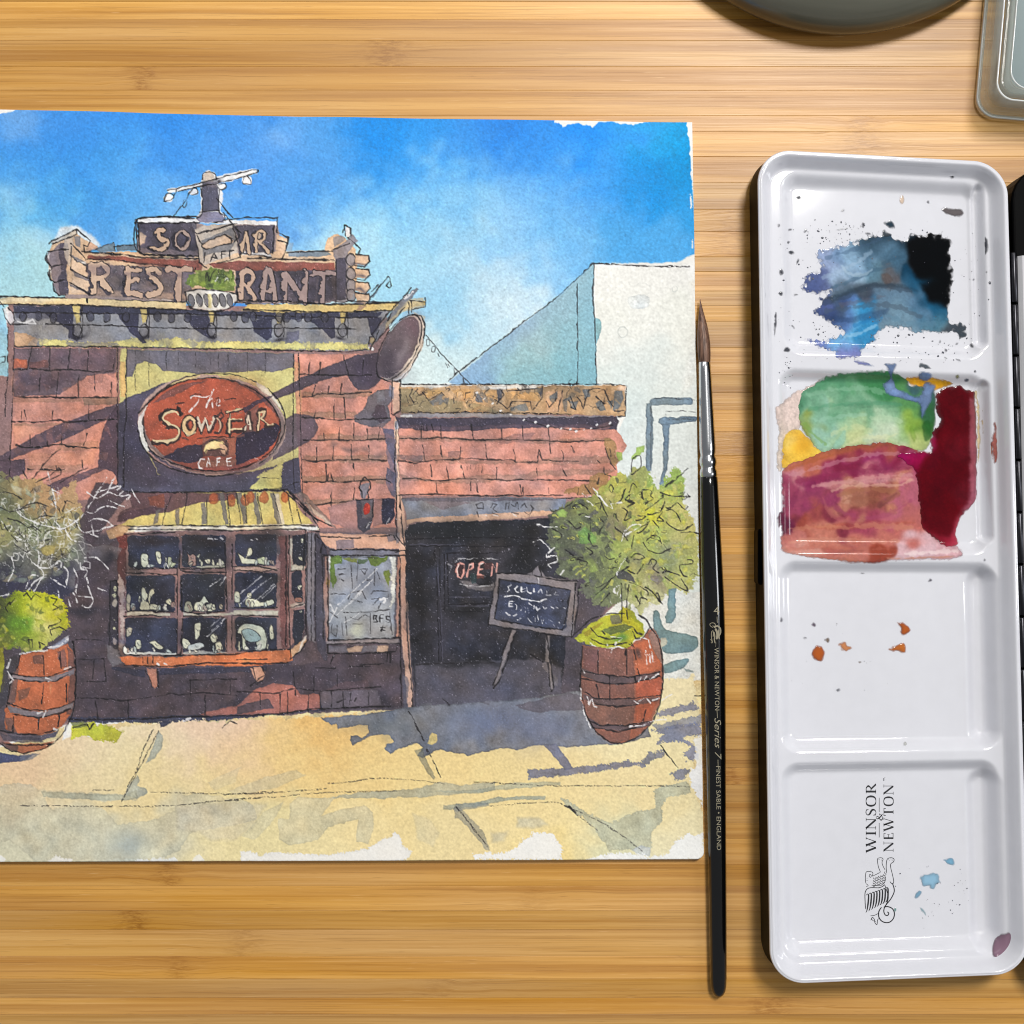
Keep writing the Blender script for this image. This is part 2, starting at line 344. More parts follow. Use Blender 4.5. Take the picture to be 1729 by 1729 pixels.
w((244,243,240), var=0, gran=.01, pts="1042 200 1096 200 1094 206 1080 208 1070 212 1056 208 1046 209", warp=1.4, edge=0)
w((244,243,240), var=0, gran=.01, pts="1160 205 1174 205 1174 300 1167 290 1165 250 1161 225 1158 212", warp=1.2, edge=0)
T(0, 0)
w((244,243,240), var=0, gran=.01, pts="-120 176 30 180 24 188 8 190 -10 194 -120 188", warp=1.4, edge=0)
g("1166 330 1167 352/1168 290 1169 312/1168 405 1168 420", 2.5, .9, (240,240,238), skip=.3)
blob((250,250,250), 470, 235, 20, 14, .12); blob((235,245,250), 85, 400, 40, 20, .25); blob((235,245,252), 20, 330, 25, 20, .15)
# ---- pale building and slope on the right
T(600, 500, 4.94)
field([(900,560,152,185,218),(1100,420,141,173,214),(1300,300,145,177,211),(1500,180,148,181,208),(1690,60,152,189,205),(1250,520,152,197,201),
 (1450,420,167,197,195),(1600,300,160,193,198),(1750,300,141,189,201),(1900,200,137,185,205),(1500,640,137,185,198),(1000,690,133,173,208),(1800,560,133,185,198),(1950,600,130,181,198),(1700,680,130,183,195)],
 170, "780 712 880 640 1300 300 1700 0 1990 -275 1996 -200 2010 200 2030 745 1500 735 800 735", wob=10, gran=.04, soft=1)
T(900, 500, 4.94)
field([(600,-150,242,241,235),(900,-100,241,240,234),(1250,-150,241,240,235),(620,200,238,238,229),(900,200,237,238,231),(1250,200,237,238,229),
 (650,450,234,236,230),(900,560,223,231,228),(1100,560,221,229,225),(1280,480,235,235,226),(620,700,219,230,226),(900,800,216,228,225),(1200,900,223,229,223),
 (850,1000,211,224,224),(1050,1100,224,230,226),(1250,1200,220,226,221),(800,1250,214,226,226),(1250,1400,219,225,221),(760,1400,224,231,228),(1300,1700,229,230,224),
 (1150,1900,225,229,224),(1100,2300,219,228,221),(1250,2300,222,228,221),(1100,2700,221,230,224),(1300,2900,231,233,228),(1100,3200,216,226,219)],
 190, "510 -260 1340 -240 1340 300 1370 900 1380 1700 1395 2500 1420 3300 1050 3300 950 2700 900 2300 700 1500 700 1150 770 1010 770 745 535 740 520 300 505 0", wob=12, gran=.010, soft=1)
w((244,243,238), "510 -270 1400 -270 1340 150 1330 420 1240 700 1250 800 1345 780 1345 200 1300 -240 560 -240", .5, edge=0, soft=6)
w((135,170,178), "500 0 520 -20 535 170 570 240 565 300 540 360 535 400 530 740 505 740 500 300", .0)
w((120,180,200), "515 185 555 200 570 250 562 310 540 370 522 390 512 250", .85, sm=True)
w((224,228,226), "800 0 960 -5 970 60 940 95 860 105 815 90", .8, sm=True, edge=.06)
inkp(ell(748, 300, 40, 46), 1.2, .35, (150,160,160)); inkp(ell(910, -60, 70, 50), 1., .2, (170,175,175)); inkp(ell(1180, -60, 22, 24), 1.2, .35, (160,170,170))
# grey brush bars of the window on the pale wall
B = (112,134,152)
w(B, "975 870 1040 850 1200 850 1320 848 1330 890 1300 915 1200 912 1100 915 1000 920 975 900", sm=True, edge=.2)
w(B, "945 900 990 890 1000 1000 1000 1200 990 1450 960 1470 940 1440 938 1300 942 1100", edge=.2)
w(B, "1045 1040 1080 1010 1200 1012 1310 1000 1360 1012 1350 1045 1250 1060 1150 1075 1100 1075 1050 1060", sm=True, edge=.2)
w(B, "1085 1060 1145 1060 1130 1200 1130 1350 1100 1480 1110 1560 1080 1610 1050 1560 1075 1470 1085 1300", edge=.2)
k("990 860 1100 850 1330 868 1380 875/1105 1000 1105 965 1250 960 1390 975/1110 1030 1340 1028", 1., .6, skip=.35)
k("985 920 985 1100 980 1430", 1., .35)
# ---- neighbouring strip, far left
T(0, 500, 4.3225)
w((158,206,226), "-600 60 40 60 60 190 60 590 -600 590", edge=0)
w((205,122,104), "-600 590 55 590 60 1000 55 1400 -600 1400", edge=.05)
w((95,62,74), "-600 620 20 640 25 800 -600 830", .8); w((80,58,72), "-600 880 30 900 60 1000 30 1080 -600 1080", .85)
w((70,52,70), "-600 1100 30 1130 35 1250 20 1380 -600 1400", .85)
k("-200 590 55 600/-100 885 75 885/5 450 45 440 40 480 0 495", 1.2, .7)
w((226,222,224), "55 180 108 190 104 700 95 720 60 600", .9, edge=.05)
w((205,135,118), "45 690 100 740 92 1100 60 1400 20 1400 40 1000", .9)

# ---- first thin wash under the buildings and the pavement
T(0, 0)
w((226,226,218), "960 1000 1200 1000 1200 1180 960 1180", edge=0, var=.02)
w((150,112,110), "14 512 650 520 672 640 690 690 1040 700 1042 830 1060 1000 1000 1060 990 1200 690 1200 120 1220 -130 1300 -130 640 14 636", edge=0, var=.03)
w((70,64,78), "120 900 690 900 1060 880 1050 1000 1000 1060 1000 1200 690 1200 120 1215 0 1240 -130 1240 -130 880", .9, soft=6, edge=0)
w((232,206,146), "-140 1300 0 1262 110 1225 700 1196 1100 1160 1172 1150 1200 1150 1200 1470 -140 1470", edge=0, warp=1.5)
# ---- main wall: bricks left of the sign board
T(0, 500, 4.3225)
w(SALMON, "100 375 870 385 872 1350 860 1480 60 1500 75 1200 95 800", edge=.05, var=.06)
w((224,140,112), "105 760 640 780 560 860 110 900", .5, soft=3); w((222,150,118), "90 930 350 960 110 1060", .6, soft=3)
w((222,145,110), "200 1150 700 1130 690 1230 220 1260", .5, soft=3)
w((140,112,92), "600 745 860 735 855 790 620 800", .7); w((165,118,92), "100 745 600 750 600 770 100 775", .5); w((160,120,95), "110 930 480 925 480 945 110 950", .5)
w((170,122,95), "440 1075 720 1060 720 1120 400 1130", .5); w((165,120,95), "190 1235 620 1230 560 1290 200 1285", .5)
w(PURP, "100 378 880 388 870 560 780 565 640 582 540 650 440 715 100 738", a=.95, edge=.15)
w((84,64,80), "100 560 560 560 440 650 120 730", .5, soft=4); w((110,76,84), "520 400 870 400 860 540 520 540", .4, soft=4)
w((200,104,76), "105 458 205 466 200 522 105 532"); w((140,84,80), "215 480 355 470 358 522 215 530", .8)
w((86,68,86), "855 785 870 870 650 960 470 1045 250 1130 100 1185 -300 1290 -300 1250 0 1165 100 1112 360 962 600 872 760 820", .93)
w((78,58,76), "870 770 790 880 745 1000 725 1090 712 1262 760 1258 830 1290 862 1350 870 1100", .95)
w((88,66,82), "720 1250 560 1300 400 1350 260 1410 90 1470 80 1530 260 1480 480 1400 720 1285 800 1250", .85)
w((80,62,80), "0 1200 180 1190 190 1290 90 1340 -300 1420 -300 1300", .9)
for L in ("110 540 230 530 340 542 500 538 620 545 720 556 830 545", "110 735 250 742 340 735 440 740 560 740 650 742 850 738", "90 915 200 918 380 912 440 905 500 920 700 905 850 900",
          "120 1082 180 1105 300 1100 440 1080 500 1095 620 1105 720 1108", "210 1262 300 1262 400 1270 470 1265"):
    k(L, 2.0, .85, sm=True)
k("240 370 215 480 200 540/370 380 365 540/515 385 500 540/650 400 640 545/840 450 830 545/300 570 288 700/430 560 415 730/578 570 575 740/695 570 695 700/820 630 812 740/160 840 155 900/185 830 190 905/390 840 380 910/650 790 648 910/220 1010 222 1090/350 1060 350 1090/450 1020 450 1080/640 1000 610 1090/600 1200 605 1260/410 1240 410 1270", 1.4, .75)
k("60 230 60 600 45 730 40 880/110 200 100 600 90 900 75 1200 70 1410", 1.4, .8, skip=.1)
dabs(46, "100 560 860 560 860 1300 100 1400", [(196,118,100),(216,144,124),(190,116,98),(212,138,112)], 3, 8, 3, .28, 2.2)
dabs(24, "100 380 860 380 860 560 100 720", [(82,64,80),(118,86,92),(96,70,84)], 3, 9, 4, .4, 2.)
# ---- centre board (yellow planks) with shadow
w(YEL, "880 385 1729 410 2270 420 2300 1420 1729 1430 900 1430 870 1000", edge=.05, var=.03)
w((224,182,112), "882 480 918 480 922 742 880 745", .95); w((150,112,96), "850 385 890 390 880 500 870 790 850 780", .6)
S1 = (110,105,118)
w(S1, "925 388 1729 412 2290 420 2290 500 2160 520 2000 555 1900 545 1729 560 1600 555 1450 570 1350 555 1200 548 1140 500 1050 478 1000 500 970 590 925 590", edge=.15)
w((88,84,104), "1300 400 1729 415 2000 420 1900 530 1729 545 1500 550 1400 500", .5, soft=5)
w((72,70,96), "870 790 930 745 1060 690 1200 632 1300 640 1280 720 1100 900 1060 1100 1150 1300 1400 1400 1400 1250 1729 1300 2000 1240 2260 1150 2280 1440 910 1440 862 1380 865 1000", edge=.15)
w((214,204,118), "2064 1200 2050 1412 1735 1412 1795 1400 1910 1290 1990 1262", edge=.1, dry=1.5)
w((72,70,92), "2064 1190 2160 1170 2160 1430 2056 1430", .0)
w((72,70,94), "1050 1050 1150 1290 1300 1420 1800 1425 1900 1330 1729 1300 1400 1250 1150 1100", edge=0)
w((58,50,72), "870 850 1000 820 1040 950 1060 1150 1150 1300 1300 1380 1000 1390 880 1320", .6, soft=6)
w((108,102,112), "2270 425 2380 430 2390 900 2380 1440 2320 1440 2275 1000", edge=.12)    # shadow strip right of the board
w(S1, "2245 420 2290 420 2300 1000 2320 1440 2290 1440 2262 1200 2255 900", edge=.1)
k("925 380 925 900 905 1000 905 1390/860 380 860 800 858 1420", 1.5, .8, skip=.1)
k("990 395 992 690/1090 400 1090 660/1215 405 1215 550/1300 415 1300 500/1430 415 1430 520/1540 415 1540 500/1670 420 1665 520/1810 415 1810 560/1940 415 1940 560/2150 420 2150 620/1600 420 1595 540", 1.1, .55, skip=.35)
k("1850 1425 2050 1400 2180 1360 2260 1310", 1.2, .6); k("1900 1325 2040 1330", 1.2, .7, skip=.3)
# ---- bricks right of the board
T(350, 500, 4.3225)
w(SALMON, "640 420 1200 425 1340 600 1370 900 1385 1480 1380 1690 820 1690 690 1500 650 900", edge=.05, var=.06)
w((224,142,120), "660 430 900 425 1000 470 820 540 660 570", .5, soft=3)
for (x0, x1, y) in ((690,1200,720),(690,1090,870),(800,1300,1040),(700,1320,1190),(700,1300,1340),(710,1100,1505)):
    w((158,118,98), [tuple(q) for q in P(f"{x0} {y-22} {x1} {y-28} {x1} {y+18} {x0} {y+22}")], .75, soft=1.5, warp=1.6)
w((224,160,120), "640 480 680 500 690 860 650 860 640 600", .9)
# long diagonal shadow of the hanging sign
w((82,68,84), "1240 410 1100 430 960 480 800 545 700 590 600 650 520 690 420 740 300 800 240 830 330 810 480 770 640 700 760 650 880 600 1020 580 1060 640 1100 690 1180 690 1260 620 1300 560", edge=.15)
w((66,52,72), "1180 430 1060 480 1100 600 1200 680 1250 600 1240 450", .6, soft=5)
w((88,72,88), "560 900 640 860 780 880 810 960 780 1030 700 1080 640 1120 520 1180 470 1200 500 1100 560 1000", .92)
w((96,92,104), "1240 690 1180 740 1140 830 1070 880 1080 920 1180 950 1280 960 1340 900 1320 800 1360 740 1340 680", .92, edge=.2)
w((82,62,76), "1240 790 1200 870 1260 930 1320 890 1290 800", .8); w((130,128,140), "1230 700 1290 690 1300 760 1240 780", .7)
w((82,82,110), "1280 960 1360 970 1390 1050 1390 1280 1330 1150 1300 1050", .85); w((88,86,112), "1310 1250 1370 1290 1400 1480 1340 1450 1300 1350", .85)
for q in ((930,1090,40,25),(1040,1120,50,22),(1150,1130,45,25),(1270,1150,50,22)): blob((110,88,88), *q, .7)
k("680 570 800 575 1000 578 1200 575/690 735 770 735 800 715 960 715 1000 715 1200 700/690 885 800 890 960 905 1060 900 1340 890/700 1050 850 1052 1000 1050 1100 1055 1300 1040/695 1195 800 1205 1000 1195 1200 1195 1310 1200/695 1355 860 1358 900 1350 1000 1358 1200 1340 1300 1335 1340 1365/710 1510 800 1525 1000 1500 1090 1490", 1.7, .8)
k("750 470 740 570/830 480 815 580/990 430 1030 570/1140 470 1130 570/790 650 765 735/890 660 880 715/985 640 970 715/790 830 780 890/925 760 925 900/1000 740 1010 895/850 1000 855 1050/960 960 965 1050/1070 930 1070 1050/1170 970 1170 1050/1260 960 1245 1050/800 1100 800 1200/920 1100 920 1195/1050 1080 1055 1195/1180 1090 1175 1195/870 1230 870 1355/885 1290 880 1355 920 1345 900 1290/1070 1220 1070 1355/905 1420 905 1530/1075 1400 1065 1490", 1.5, .8)
k("630 430 630 900 625 1200 640 1470/670 420 680 900 690 1300 700 1500 720 1600", 1.4, .75, skip=.1)
dabs(40, "660 600 1340 900 1370 1480 720 1480", [(196,118,100),(218,146,126),(190,114,98),(212,138,114)], 3, 8, 5, .28, 2.2)
# oval lean-to shadow spots by lantern
w((150,110,112), "880 1540 1100 1480 1100 1690 1000 1690 900 1650", .75); w((140,104,106), "1200 1480 1270 1480 1280 1660 1210 1690", .7)
# ---- cornice frieze
T(0, 500, 4.3225)
w((140,139,145), "100 70 560 70 1350 100 1729 110 2200 110 2860 105 2700 300 2690 400 1729 385 110 370", edge=.05)
w((222,170,125), "110 265 190 275 280 310 270 365 110 365", .95); w((222,208,122), "260 310 480 325 700 350 900 320 960 305 1100 320 1300 300 1450 330 1729 335 2200 335 2680 345 2690 390 1729 390 1000 375 300 370", .97, dry=2)
w((120,118,128), "480 335 640 345 860 345 880 370 500 368", .7)
dabs(40, "110 200 1729 230 2600 240 2600 330 1729 330 110 330", [(150,148,154),(112,112,126),(160,156,150)], 3, 9, 6, .4, 2.4)
w(NAVY, "95 75 560 70 1350 100 1729 112 2500 112 2800 115 2750 160 1900 170 1729 145 1350 135 900 130 500 125 110 125", .95)
w((66,66,90), "110 120 540 125 520 190 380 170 240 165 120 160", .6, soft=2)
for t in ("330 130 540 130 530 200 600 315 560 325 500 300 500 250", "860 130 1010 130 1010 250 1070 340 1040 345 960 270 900 190", "1340 140 1520 140 1540 230 1575 310 1520 310 1420 240", "1830 180 1990 160 1985 300 1940 320 1860 260", "2250 170 2440 160 2450 300 2420 310 2340 240 2290 200","2680 160 2790 150 2760 260 2710 290"):
    w((50,50,80), t, .93)
w((98,98,124), "2090 260 2180 255 2185 310 2140 340 2080 350", .8)
for x in (560, 1045, 1540, 2030, 2495):
    w((214,190,112), [tuple(q) for q in P(f"{x-30} 60 {x+30} 65 {x+25} 190 {x-5} 200 {x-15} 130")], .9)
    w((120,118,126), ell(x + 10, 255, 28, 42), .9); inkp(ell(x + 5, 250, 32, 48), 1.4, .8)
    k(f"{x-30} 70 {x-20} 55 {x+30} 70 {x+35} 130 {x+20} 210/{x+40} 60 {x+45} 200 {x+40} 300", 1.4, .8); blob((30,28,40), x + 5, 305, 35, 14, .9)
k("100 120 560 128 1300 130 1729 140 2300 155 2750 155/95 205 400 205 800 215 1300 235 1729 240 2200 235 2600 240/110 368 600 370 1000 375 1500 385 1729 388 2200 400 2550 405 2680 390", 1.6, .85)
for x in (170,280,390,660,780,920,1150,1250,1370,1710,1790,1850,2040,2090,2180,2250,2370):
    w((58,58,80), ell(x, 145 + (x % 7) * 3, 24, 34), .7); inkp(ell(x, 145 + (x % 7) * 3, 26, 36), 1.2, .8)
w((228,200,146), "-600 8 640 14 1360 40 1360 100 1000 80 560 62 0 60 -600 60", edge=.1); w((238,222,190), "-400 15 300 10 500 30 200 50 -400 50", .6, soft=3)
w((228,196,120), "1820 60 2400 62 3020 40 3110 30 3100 60 2960 105 2300 122 1900 115 1760 105", edge=.1)
w((160,120,110), "2620 70 2680 70 2640 100 2600 105", .7)
k("-500 5 100 5 640 15 1000 30 1350 42/-100 62 100 62 560 65 1000 85 1360 100/1780 100 1960 105 2380 118 2700 110 2860 105/1800 60 2000 50 2500 62 2920 48/640 15 640 50", 2.0, .9)
w((236,232,234), "30 90 80 110 115 170 90 210 50 190 35 140", .8); k("20 90 40 160 80 210 110 180 100 130 60 90/0 40 30 80", 1.4, .8)
g("200 190 240 170 260 200/130 185 200 200 330 205", 2, .7)
# ---- roof sign: SOW'S EAR / RESTAURANT
T(0, 150, 4.3225)
w((150,130,128), "480 1230 1000 1200 1010 1000 1240 985 1440 985 1500 1000 1729 985 2030 985 2050 1190 2440 1200 2450 1560 1900 1570 1350 1550 480 1530", edge=0)
w((228,230,236), "440 1010 560 1000 660 1060 740 1150 600 1180 380 1130", .8, soft=3, edge=0)
w(PEACH, "385 1130 560 1060 660 1130 620 1190 1000 1190 1430 1230 1729 1200 2000 1190 2260 1180 2370 1190 2400 1090 2470 1060 2560 1130 2600 1180 2610 1280 2600 1370 2600 1470 2560 1540 1900 1540 1350 1520 460 1500 380 1400 340 1240", edge=.06)
w((224,190,160), "520 1200 640 1260 660 1500 520 1490", .8); w((205,160,130), "700 1440 1340 1480 1330 1530 700 1500", .5, soft=4)
SG = (122,110,122)
w(SG, "350 1200 400 1170 430 1130 500 1130 500 1200 480 1300 500 1500 420 1505 390 1420 375 1340 340 1250", .95)     # scroll pile left, shaded side
w((70,64,84), "440 1120 490 1130 500 1250 480 1320 500 1490 440 1500 420 1400 450 1330 430 1220", .85); w((236,234,238), "350 1310 380 1310 370 1390 360 1380", .8); w((236,234,238), "340 1220 370 1200 360 1250", .8)
w((196,182,170), "470 1090 540 1080 520 1250 500 1300 470 1200", .8)
w((206,196,184), "375 1110 560 1030 560 1070 390 1130", .95); w((120,124,140), "540 1080 590 1080 590 1160 550 1140", .8)
w((214,164,132), "660 1120 720 1160 620 1190", .9)
w((104,106,118), "520 1210 600 1250 640 1280 620 1290 540 1250", .85); w((238,236,238), "580 1265 625 1260 628 1290", .9); w((110,104,114), "530 1330 660 1380 655 1410 540 1365", .85); w((110,104,114), "500 1420 650 1480 650 1500 510 1440", .85)
k("360 1130 375 1110 560 1025 660 1110 640 1150 610 1140 620 1190/385 1130 520 1080 560 1060 560 1030/350 1190 420 1180 500 1170/340 1200 330 1250 380 1310 350 1340 370 1400 400 1410/345 1220 340 1250 375 1300 460 1280/360 1320 370 1390 400 1415 470 1390/385 1420 400 1480 430 1505 480 1505/520 1130 600 1210 625 1250/510 1215 560 1260 630 1290/520 1320 640 1380 660 1400/500 1410 660 1500/520 1150 515 1320/620 1195 740 1155 830 1120 840 1180", 1.7, .85)
w((112,132,150), "700 1170 830 1125 845 1185 730 1190", .9); w((92,112,132), "850 1140 1000 1140 1000 1180 860 1185", .9); k("830 1150 990 1135", 1.4, .8)
# red beam with shadowed letters
w((152,84,72), "650 1215 860 1220 1000 1240 1440 1260 1480 1280 1470 1340 1300 1330 1130 1290 850 1260 650 1235", edge=.1)
w((150,82,72), "1510 1280 1700 1260 2280 1270 2290 1320 1900 1330 1650 1320", edge=.1); w((112,66,66), "1000 1265 1420 1275 1400 1320 1000 1300", .5, soft=3)
k("620 1190 860 1210 1100 1240 1440 1245", 1.7, .85); w((206,170,150), "900 1215 1440 1245 1440 1262 900 1235", .6)
D_ = (74,68,84)
w((160,128,120), "640 1270 800 1270 820 1330 700 1340 640 1330", .8); w(D_, "700 1300 770 1300 770 1345 710 1345", .9)
w(D_, "840 1290 900 1300 905 1400 910 1500 860 1500 870 1400 820 1330", .95); w((140,116,116), "880 1300 1020 1300 1010 1350 900 1360", .8)
w(D_, "1010 1300 1080 1300 1060 1350 1120 1400 1160 1420 1140 1470 1080 1450 1010 1390", .95); w((150,122,122), "1080 1300 1160 1300 1170 1330 1080 1350", .7); w(D_, "1170 1300 1240 1330 1240 1380 1190 1370", .95)
w(D_, "1230 1360 1300 1320 1310 1360 1305 1480 1300 1530 1235 1520 1250 1430", .95); w((150,118,112), "1080 1340 1170 1400 1180 1500 1110 1510 1060 1470", .55); w((120,96,104), "1170 1370 1230 1390 1240 1440", .6)
w(D_, "1350 1340 1420 1340 1400 1420 1350 1430", .8); w((236,232,232), "1170 1515 1340 1500 1330 1545 1180 1540", .8)
k("640 1280 700 1270 780 1280 830 1350 790 1390 840 1470 760 1500 720 1460 700 1505 650 1500 665 1400 665 1345 635 1330 640 1280/870 1300 1020 1300 1030 1340 1000 1370 970 1360 980 1400 1020 1420 960 1440 955 1460 1050 1470 1040 1520 900 1515/1080 1350 1160 1300 1240 1340/1160 1320 1140 1370 1190 1420 1180 1490 1110 1520 1060 1480/1240 1300 1250 1280 1420 1285 1410 1340 1340 1340 1340 1480 1300 1540 1240 1530/1300 1350 1290 1530", 1.8, .88, sm=True)
inkp(ell(760, 1410, 10, 14), 1.2, .7)
# upper box with SO  EAR
w((236,234,236), "1010 945 1200 935 1420 950 1729 960 2030 970 2030 1000 1700 990 1440 980 1200 985 1010 985", edge=0)
w((104,99,114), "1010 985 1440 975 1440 1230 1240 1220 1010 1190", edge=.1); w((66,62,84), "1010 985 1240 985 1200 1070 1120 1040 1040 1020", .7); w(D_, "1060 1080 1130 1080 1170 1150 1100 1190 1050 1150", .9)
w((214,178,146), "1015 1030 1080 1070 1060 1140 1020 1160", .9); w((216,184,152), "1190 1060 1210 1110 1250 1150 1220 1200 1120 1200 1120 1180 1190 1170 1180 1120 1150 1090", .9)
w((150,140,150), ell(1335, 1110, 60, 80), .8); w((84,78,98), ell(1330, 1105, 36, 60), .9); w((206,180,156), "1290 1160 1340 1175 1380 1140 1370 1190 1320 1195", .7)
inkp(ell(1330, 1105, 32, 66), 1.5, .8); inkp(ell(1335, 1115, 62, 88), 1.6, .85)
k("1010 985 1200 985 1440 980/1005 980 1010 950 1200 935 1420 950/990 980 1000 1180 1250 1225 1440 1215/1010 990 1020 1180/1190 1000 1190 1050 1120 1080 1060 1160 1130 1200 1200 1190 1240 1150 1190 1100 1150 1080", 1.8, .88, sm=True)
# pig board in the middle
w((196,180,166), "1400 1040 1500 1000 1729 985 1720 1060 1740 1200 1600 1250 1500 1290 1460 1270 1440 1150", edge=.05)
w((122,120,126), "1470 1110 1600 1060 1700 1010 1720 1100 1690 1190 1560 1200 1480 1230", .9); w((216,180,150), "1480 1130 1640 1070 1700 1095 1690 1130 1600 1150 1510 1170 1480 1160", sm=True)
k("1400 1030 1440 1060 1729 985/1410 1040 1450 1180 1460 1270 1510 1310/1480 1140 1520 1110 1640 1065 1700 1100 1690 1130 1600 1150 1510 1175 1475 1160 1480 1135/1440 1070 1470 1130/1700 1000 1740 1120 1760 1230 1650 1260 1540 1290", 1.6, .85)
k("1500 1200 1490 1270/1540 1260 1565 1200 1590 1240 1550 1230/1620 1240 1620 1190 1650 1185/1622 1212 1645 1208/1680 1240 1680 1185 1710 1185", 1.5, .85)
T(350, 150, 4.3225)
w((82,76,94), "190 1000 500 1000 490 1190 470 1200 250 1190 230 1100", edge=.1); w((228,226,230), "250 1190 460 1200 470 1225 260 1215", .9)
w((208,176,146), "255 1170 270 1060 300 1080 310 1200 280 1190", .9); w((208,176,146), "350 1090 370 1040 410 1040 420 1080 400 1110 450 1180 430 1200 380 1130 370 1190 350 1190", .9)
k("220 1010 240 1080 200 1120/250 1190 270 1050 300 1040 310 1200/350 1200 350 1050 400 1030 440 1060 390 1110 450 1190/280 1130 305 1130", 1.5, .8)
w((216,178,146), "510 1070 600 1100 590 1140 560 1220 500 1180", .95); w((150,160,170), "590 1120 630 1130 620 1180 570 1190", .5)
k("510 950 510 1050 600 1090 590 1130 550 1240/520 1110 590 1130/490 1000 480 1200/0 1050 200 985/130 960 300 940 515 945/120 905 160 960 250 1060/250 1200 470 1230", 1.7, .85)
w((112,132,150), "590 1190 860 1180 910 1210 860 1225 600 1225", .85); k("580 1200 860 1185 940 1190/380 1230 600 1245 920 1250", 1.6, .85)
w((136,128,138), "920 1180 1030 1100 1060 1060 1100 1110 1030 1200 1030 1350 1040 1560 930 1560 940 1300", .9); w((66,62,84), "940 1240 1010 1230 1020 1350 1010 1540 940 1540", .9)
for y in (1250, 1350, 1440, 1510): w((138,132,142), ell(1050, y, 34, 44), .85); inkp(ell(1050, y, 34, 46), 1.4, .8)
for y in (1210, 1310, 1410, 1490):
    w((220,180,146), [tuple(q) for q in P(f"1080 {y} 1180 {y+5} 1185 {y+50} 1150 {y+80} 1085 {y+70}")], .95); k(f"1085 {y} 1180 {y+10} 1190 {y+50} 1150 {y+90} 1080 {y+80}", 1.6, .85); blob((90,80,92), 1110, y + 75, 50, 10, .8)
w((240,238,240), ell(1028, 1045, 24, 40), .95); k("990 1050 1005 995 1050 1020 1050 1070 1020 1090/1000 1000 1010 1080/1030 1090 1120 1170 1110 1200/1040 1130 900 1185", 1.5, .85)
w((126,128,142), "920 1090 980 1070 1010 1100 930 1160", .7)
# RANT letters (shaded)
w((118,100,110), "220 1320 940 1310 945 1560 220 1540", .75, edge=.05)
for t in ("340 1330 410 1310 430 1400 390 1540 350 1540 340 1420", "490 1340 550 1330 560 1560 500 1550", "730 1340 800 1320 800 1400 780 1560 730 1560", "840 1350 900 1340 920 1540 860 1540"): w((56,54,78), t, .93)
w((212,180,150), "220 1360 260 1330 250 1400 330 1450 340 1530 300 1540 230 1440", .9); w((150,128,130), "400 1350 480 1330 490 1540 450 1540 430 1480 410 1540 390 1500", .9); w((150,126,130), "560 1330 640 1350 740 1330 730 1400 700 1530 640 1490 560 1560", .8)
w((40,36,54), ell(290, 1385, 30, 26)); w((40,36,54), ell(440, 1388, 24, 24)); w((62,56,76), "420 1490 450 1500 460 1560 410 1550", .9); w((206,176,146), "230 1480 260 1480 300 1530 330 1545 250 1545", .9); w((60,58,80), "640 1340 680 1370 660 1450 620 1400", .8)
k("230 1320 300 1330 340 1380 290 1440 360 1500 300 1545/230 1420 290 1480 330 1545/390 1480 400 1350 450 1310 490 1330 500 1540/410 1550 430 1480 450 1540/550 1340 560 1560/560 1340 640 1320 690 1330 740 1330/620 1400 660 1450 680 1340/600 1480 650 1500 680 1560/740 1340 730 1560/770 1360 850 1400 880 1340 900 1350/850 1400 860 1540/940 1250 940 1560/370 1540 740 1560", 1.7, .85, sm=True)
k("200 1560 550 1550 930 1580 1040 1550 1400 1565", 1.7, .8)
# little lamp arm on the cornice
w((90,108,128), "1180 1530 1290 1400 1310 1390 1210 1530", .8); k("1190 1530 1270 1430 1320 1370 1335 1390 1310 1440 1330 1455 1345 1440 1325 1370/1200 1480 1250 1430", 1.5, .8)
# sign lettering, each letter a thick outlined stroke with its cast shadow
def olet(paths, wd, fill, sh=(58, 54, 72), off=(-3.4, .8)):
    wd *= 1.42
    for t in paths.split('/'):
        p = spl(P(t), 6); line(sh, p + np.array(off), wd * 1.25, .9, 0, .12)
    for t in paths.split('/'): line(INK, spl(P(t), 6), wd + 2.5, .9, 0, .2, 2.2)
    for t in paths.split('/'): line(fill, spl(P(t), 6), wd, .97, 0, .22, 2.2)
T(80, 360, 6.404)
w((104,92,100), "480 560 1580 590 1560 940 700 900 470 880", .9, edge=.05, var=.1); w((176,142,122), "480 800 800 840 1580 880 1500 940 700 905 470 885", .8, soft=3)
w((146,76,66), "440 470 760 470 1000 490 1640 510 1640 590 1500 590 1250 560 900 520 440 500", edge=.1, var=.08); k("430 500 700 500 1000 545 1300 565 1570 590", 1.4, .8); k("380 415 700 430 1050 480 1640 495", 1.7, .9)
olet("500 575 505 860/490 575 580 560 645 610 630 665 530 690/570 700 690 850", 6.4, (220,184,156)); olet("880 600 865 880/880 610 1000 612/870 730 975 710/865 868 1010 880", 5.6, (208,172,148)); olet("1215 650 1165 605 1095 620 1105 690 1180 735 1228 805 1190 870 1090 878", 5.6, (212,176,150)); olet("1290 612 1550 605/1432 630 1420 930", 5.8, (200,164,144))
w((66,60,78), "1000 110 1560 120 1600 190 1630 450 1000 420", .82, edge=.05, var=.1); w((120,104,112), "1000 380 1620 410 1640 470 1000 430", .8); w((204,170,142), "1000 200 1080 250 1060 330 1000 360", .85)
olet("1262 185 1205 215 1225 275 1300 305 1290 365 1200 395 1125 375", 4.6, (208,172,144), (40,36,50)); olet("1460 195 1395 240 1390 330 1450 400 1520 350 1530 250 1470 195", 3.2, (176,150,140), (40,36,50))
k("960 110 985 60 1180 45 1620 40/975 110 1200 105 1650 110/965 120 975 400 1050 450 1640 470/990 120 1000 400", 1.7, .92)
T(350, 150, 4.3225)
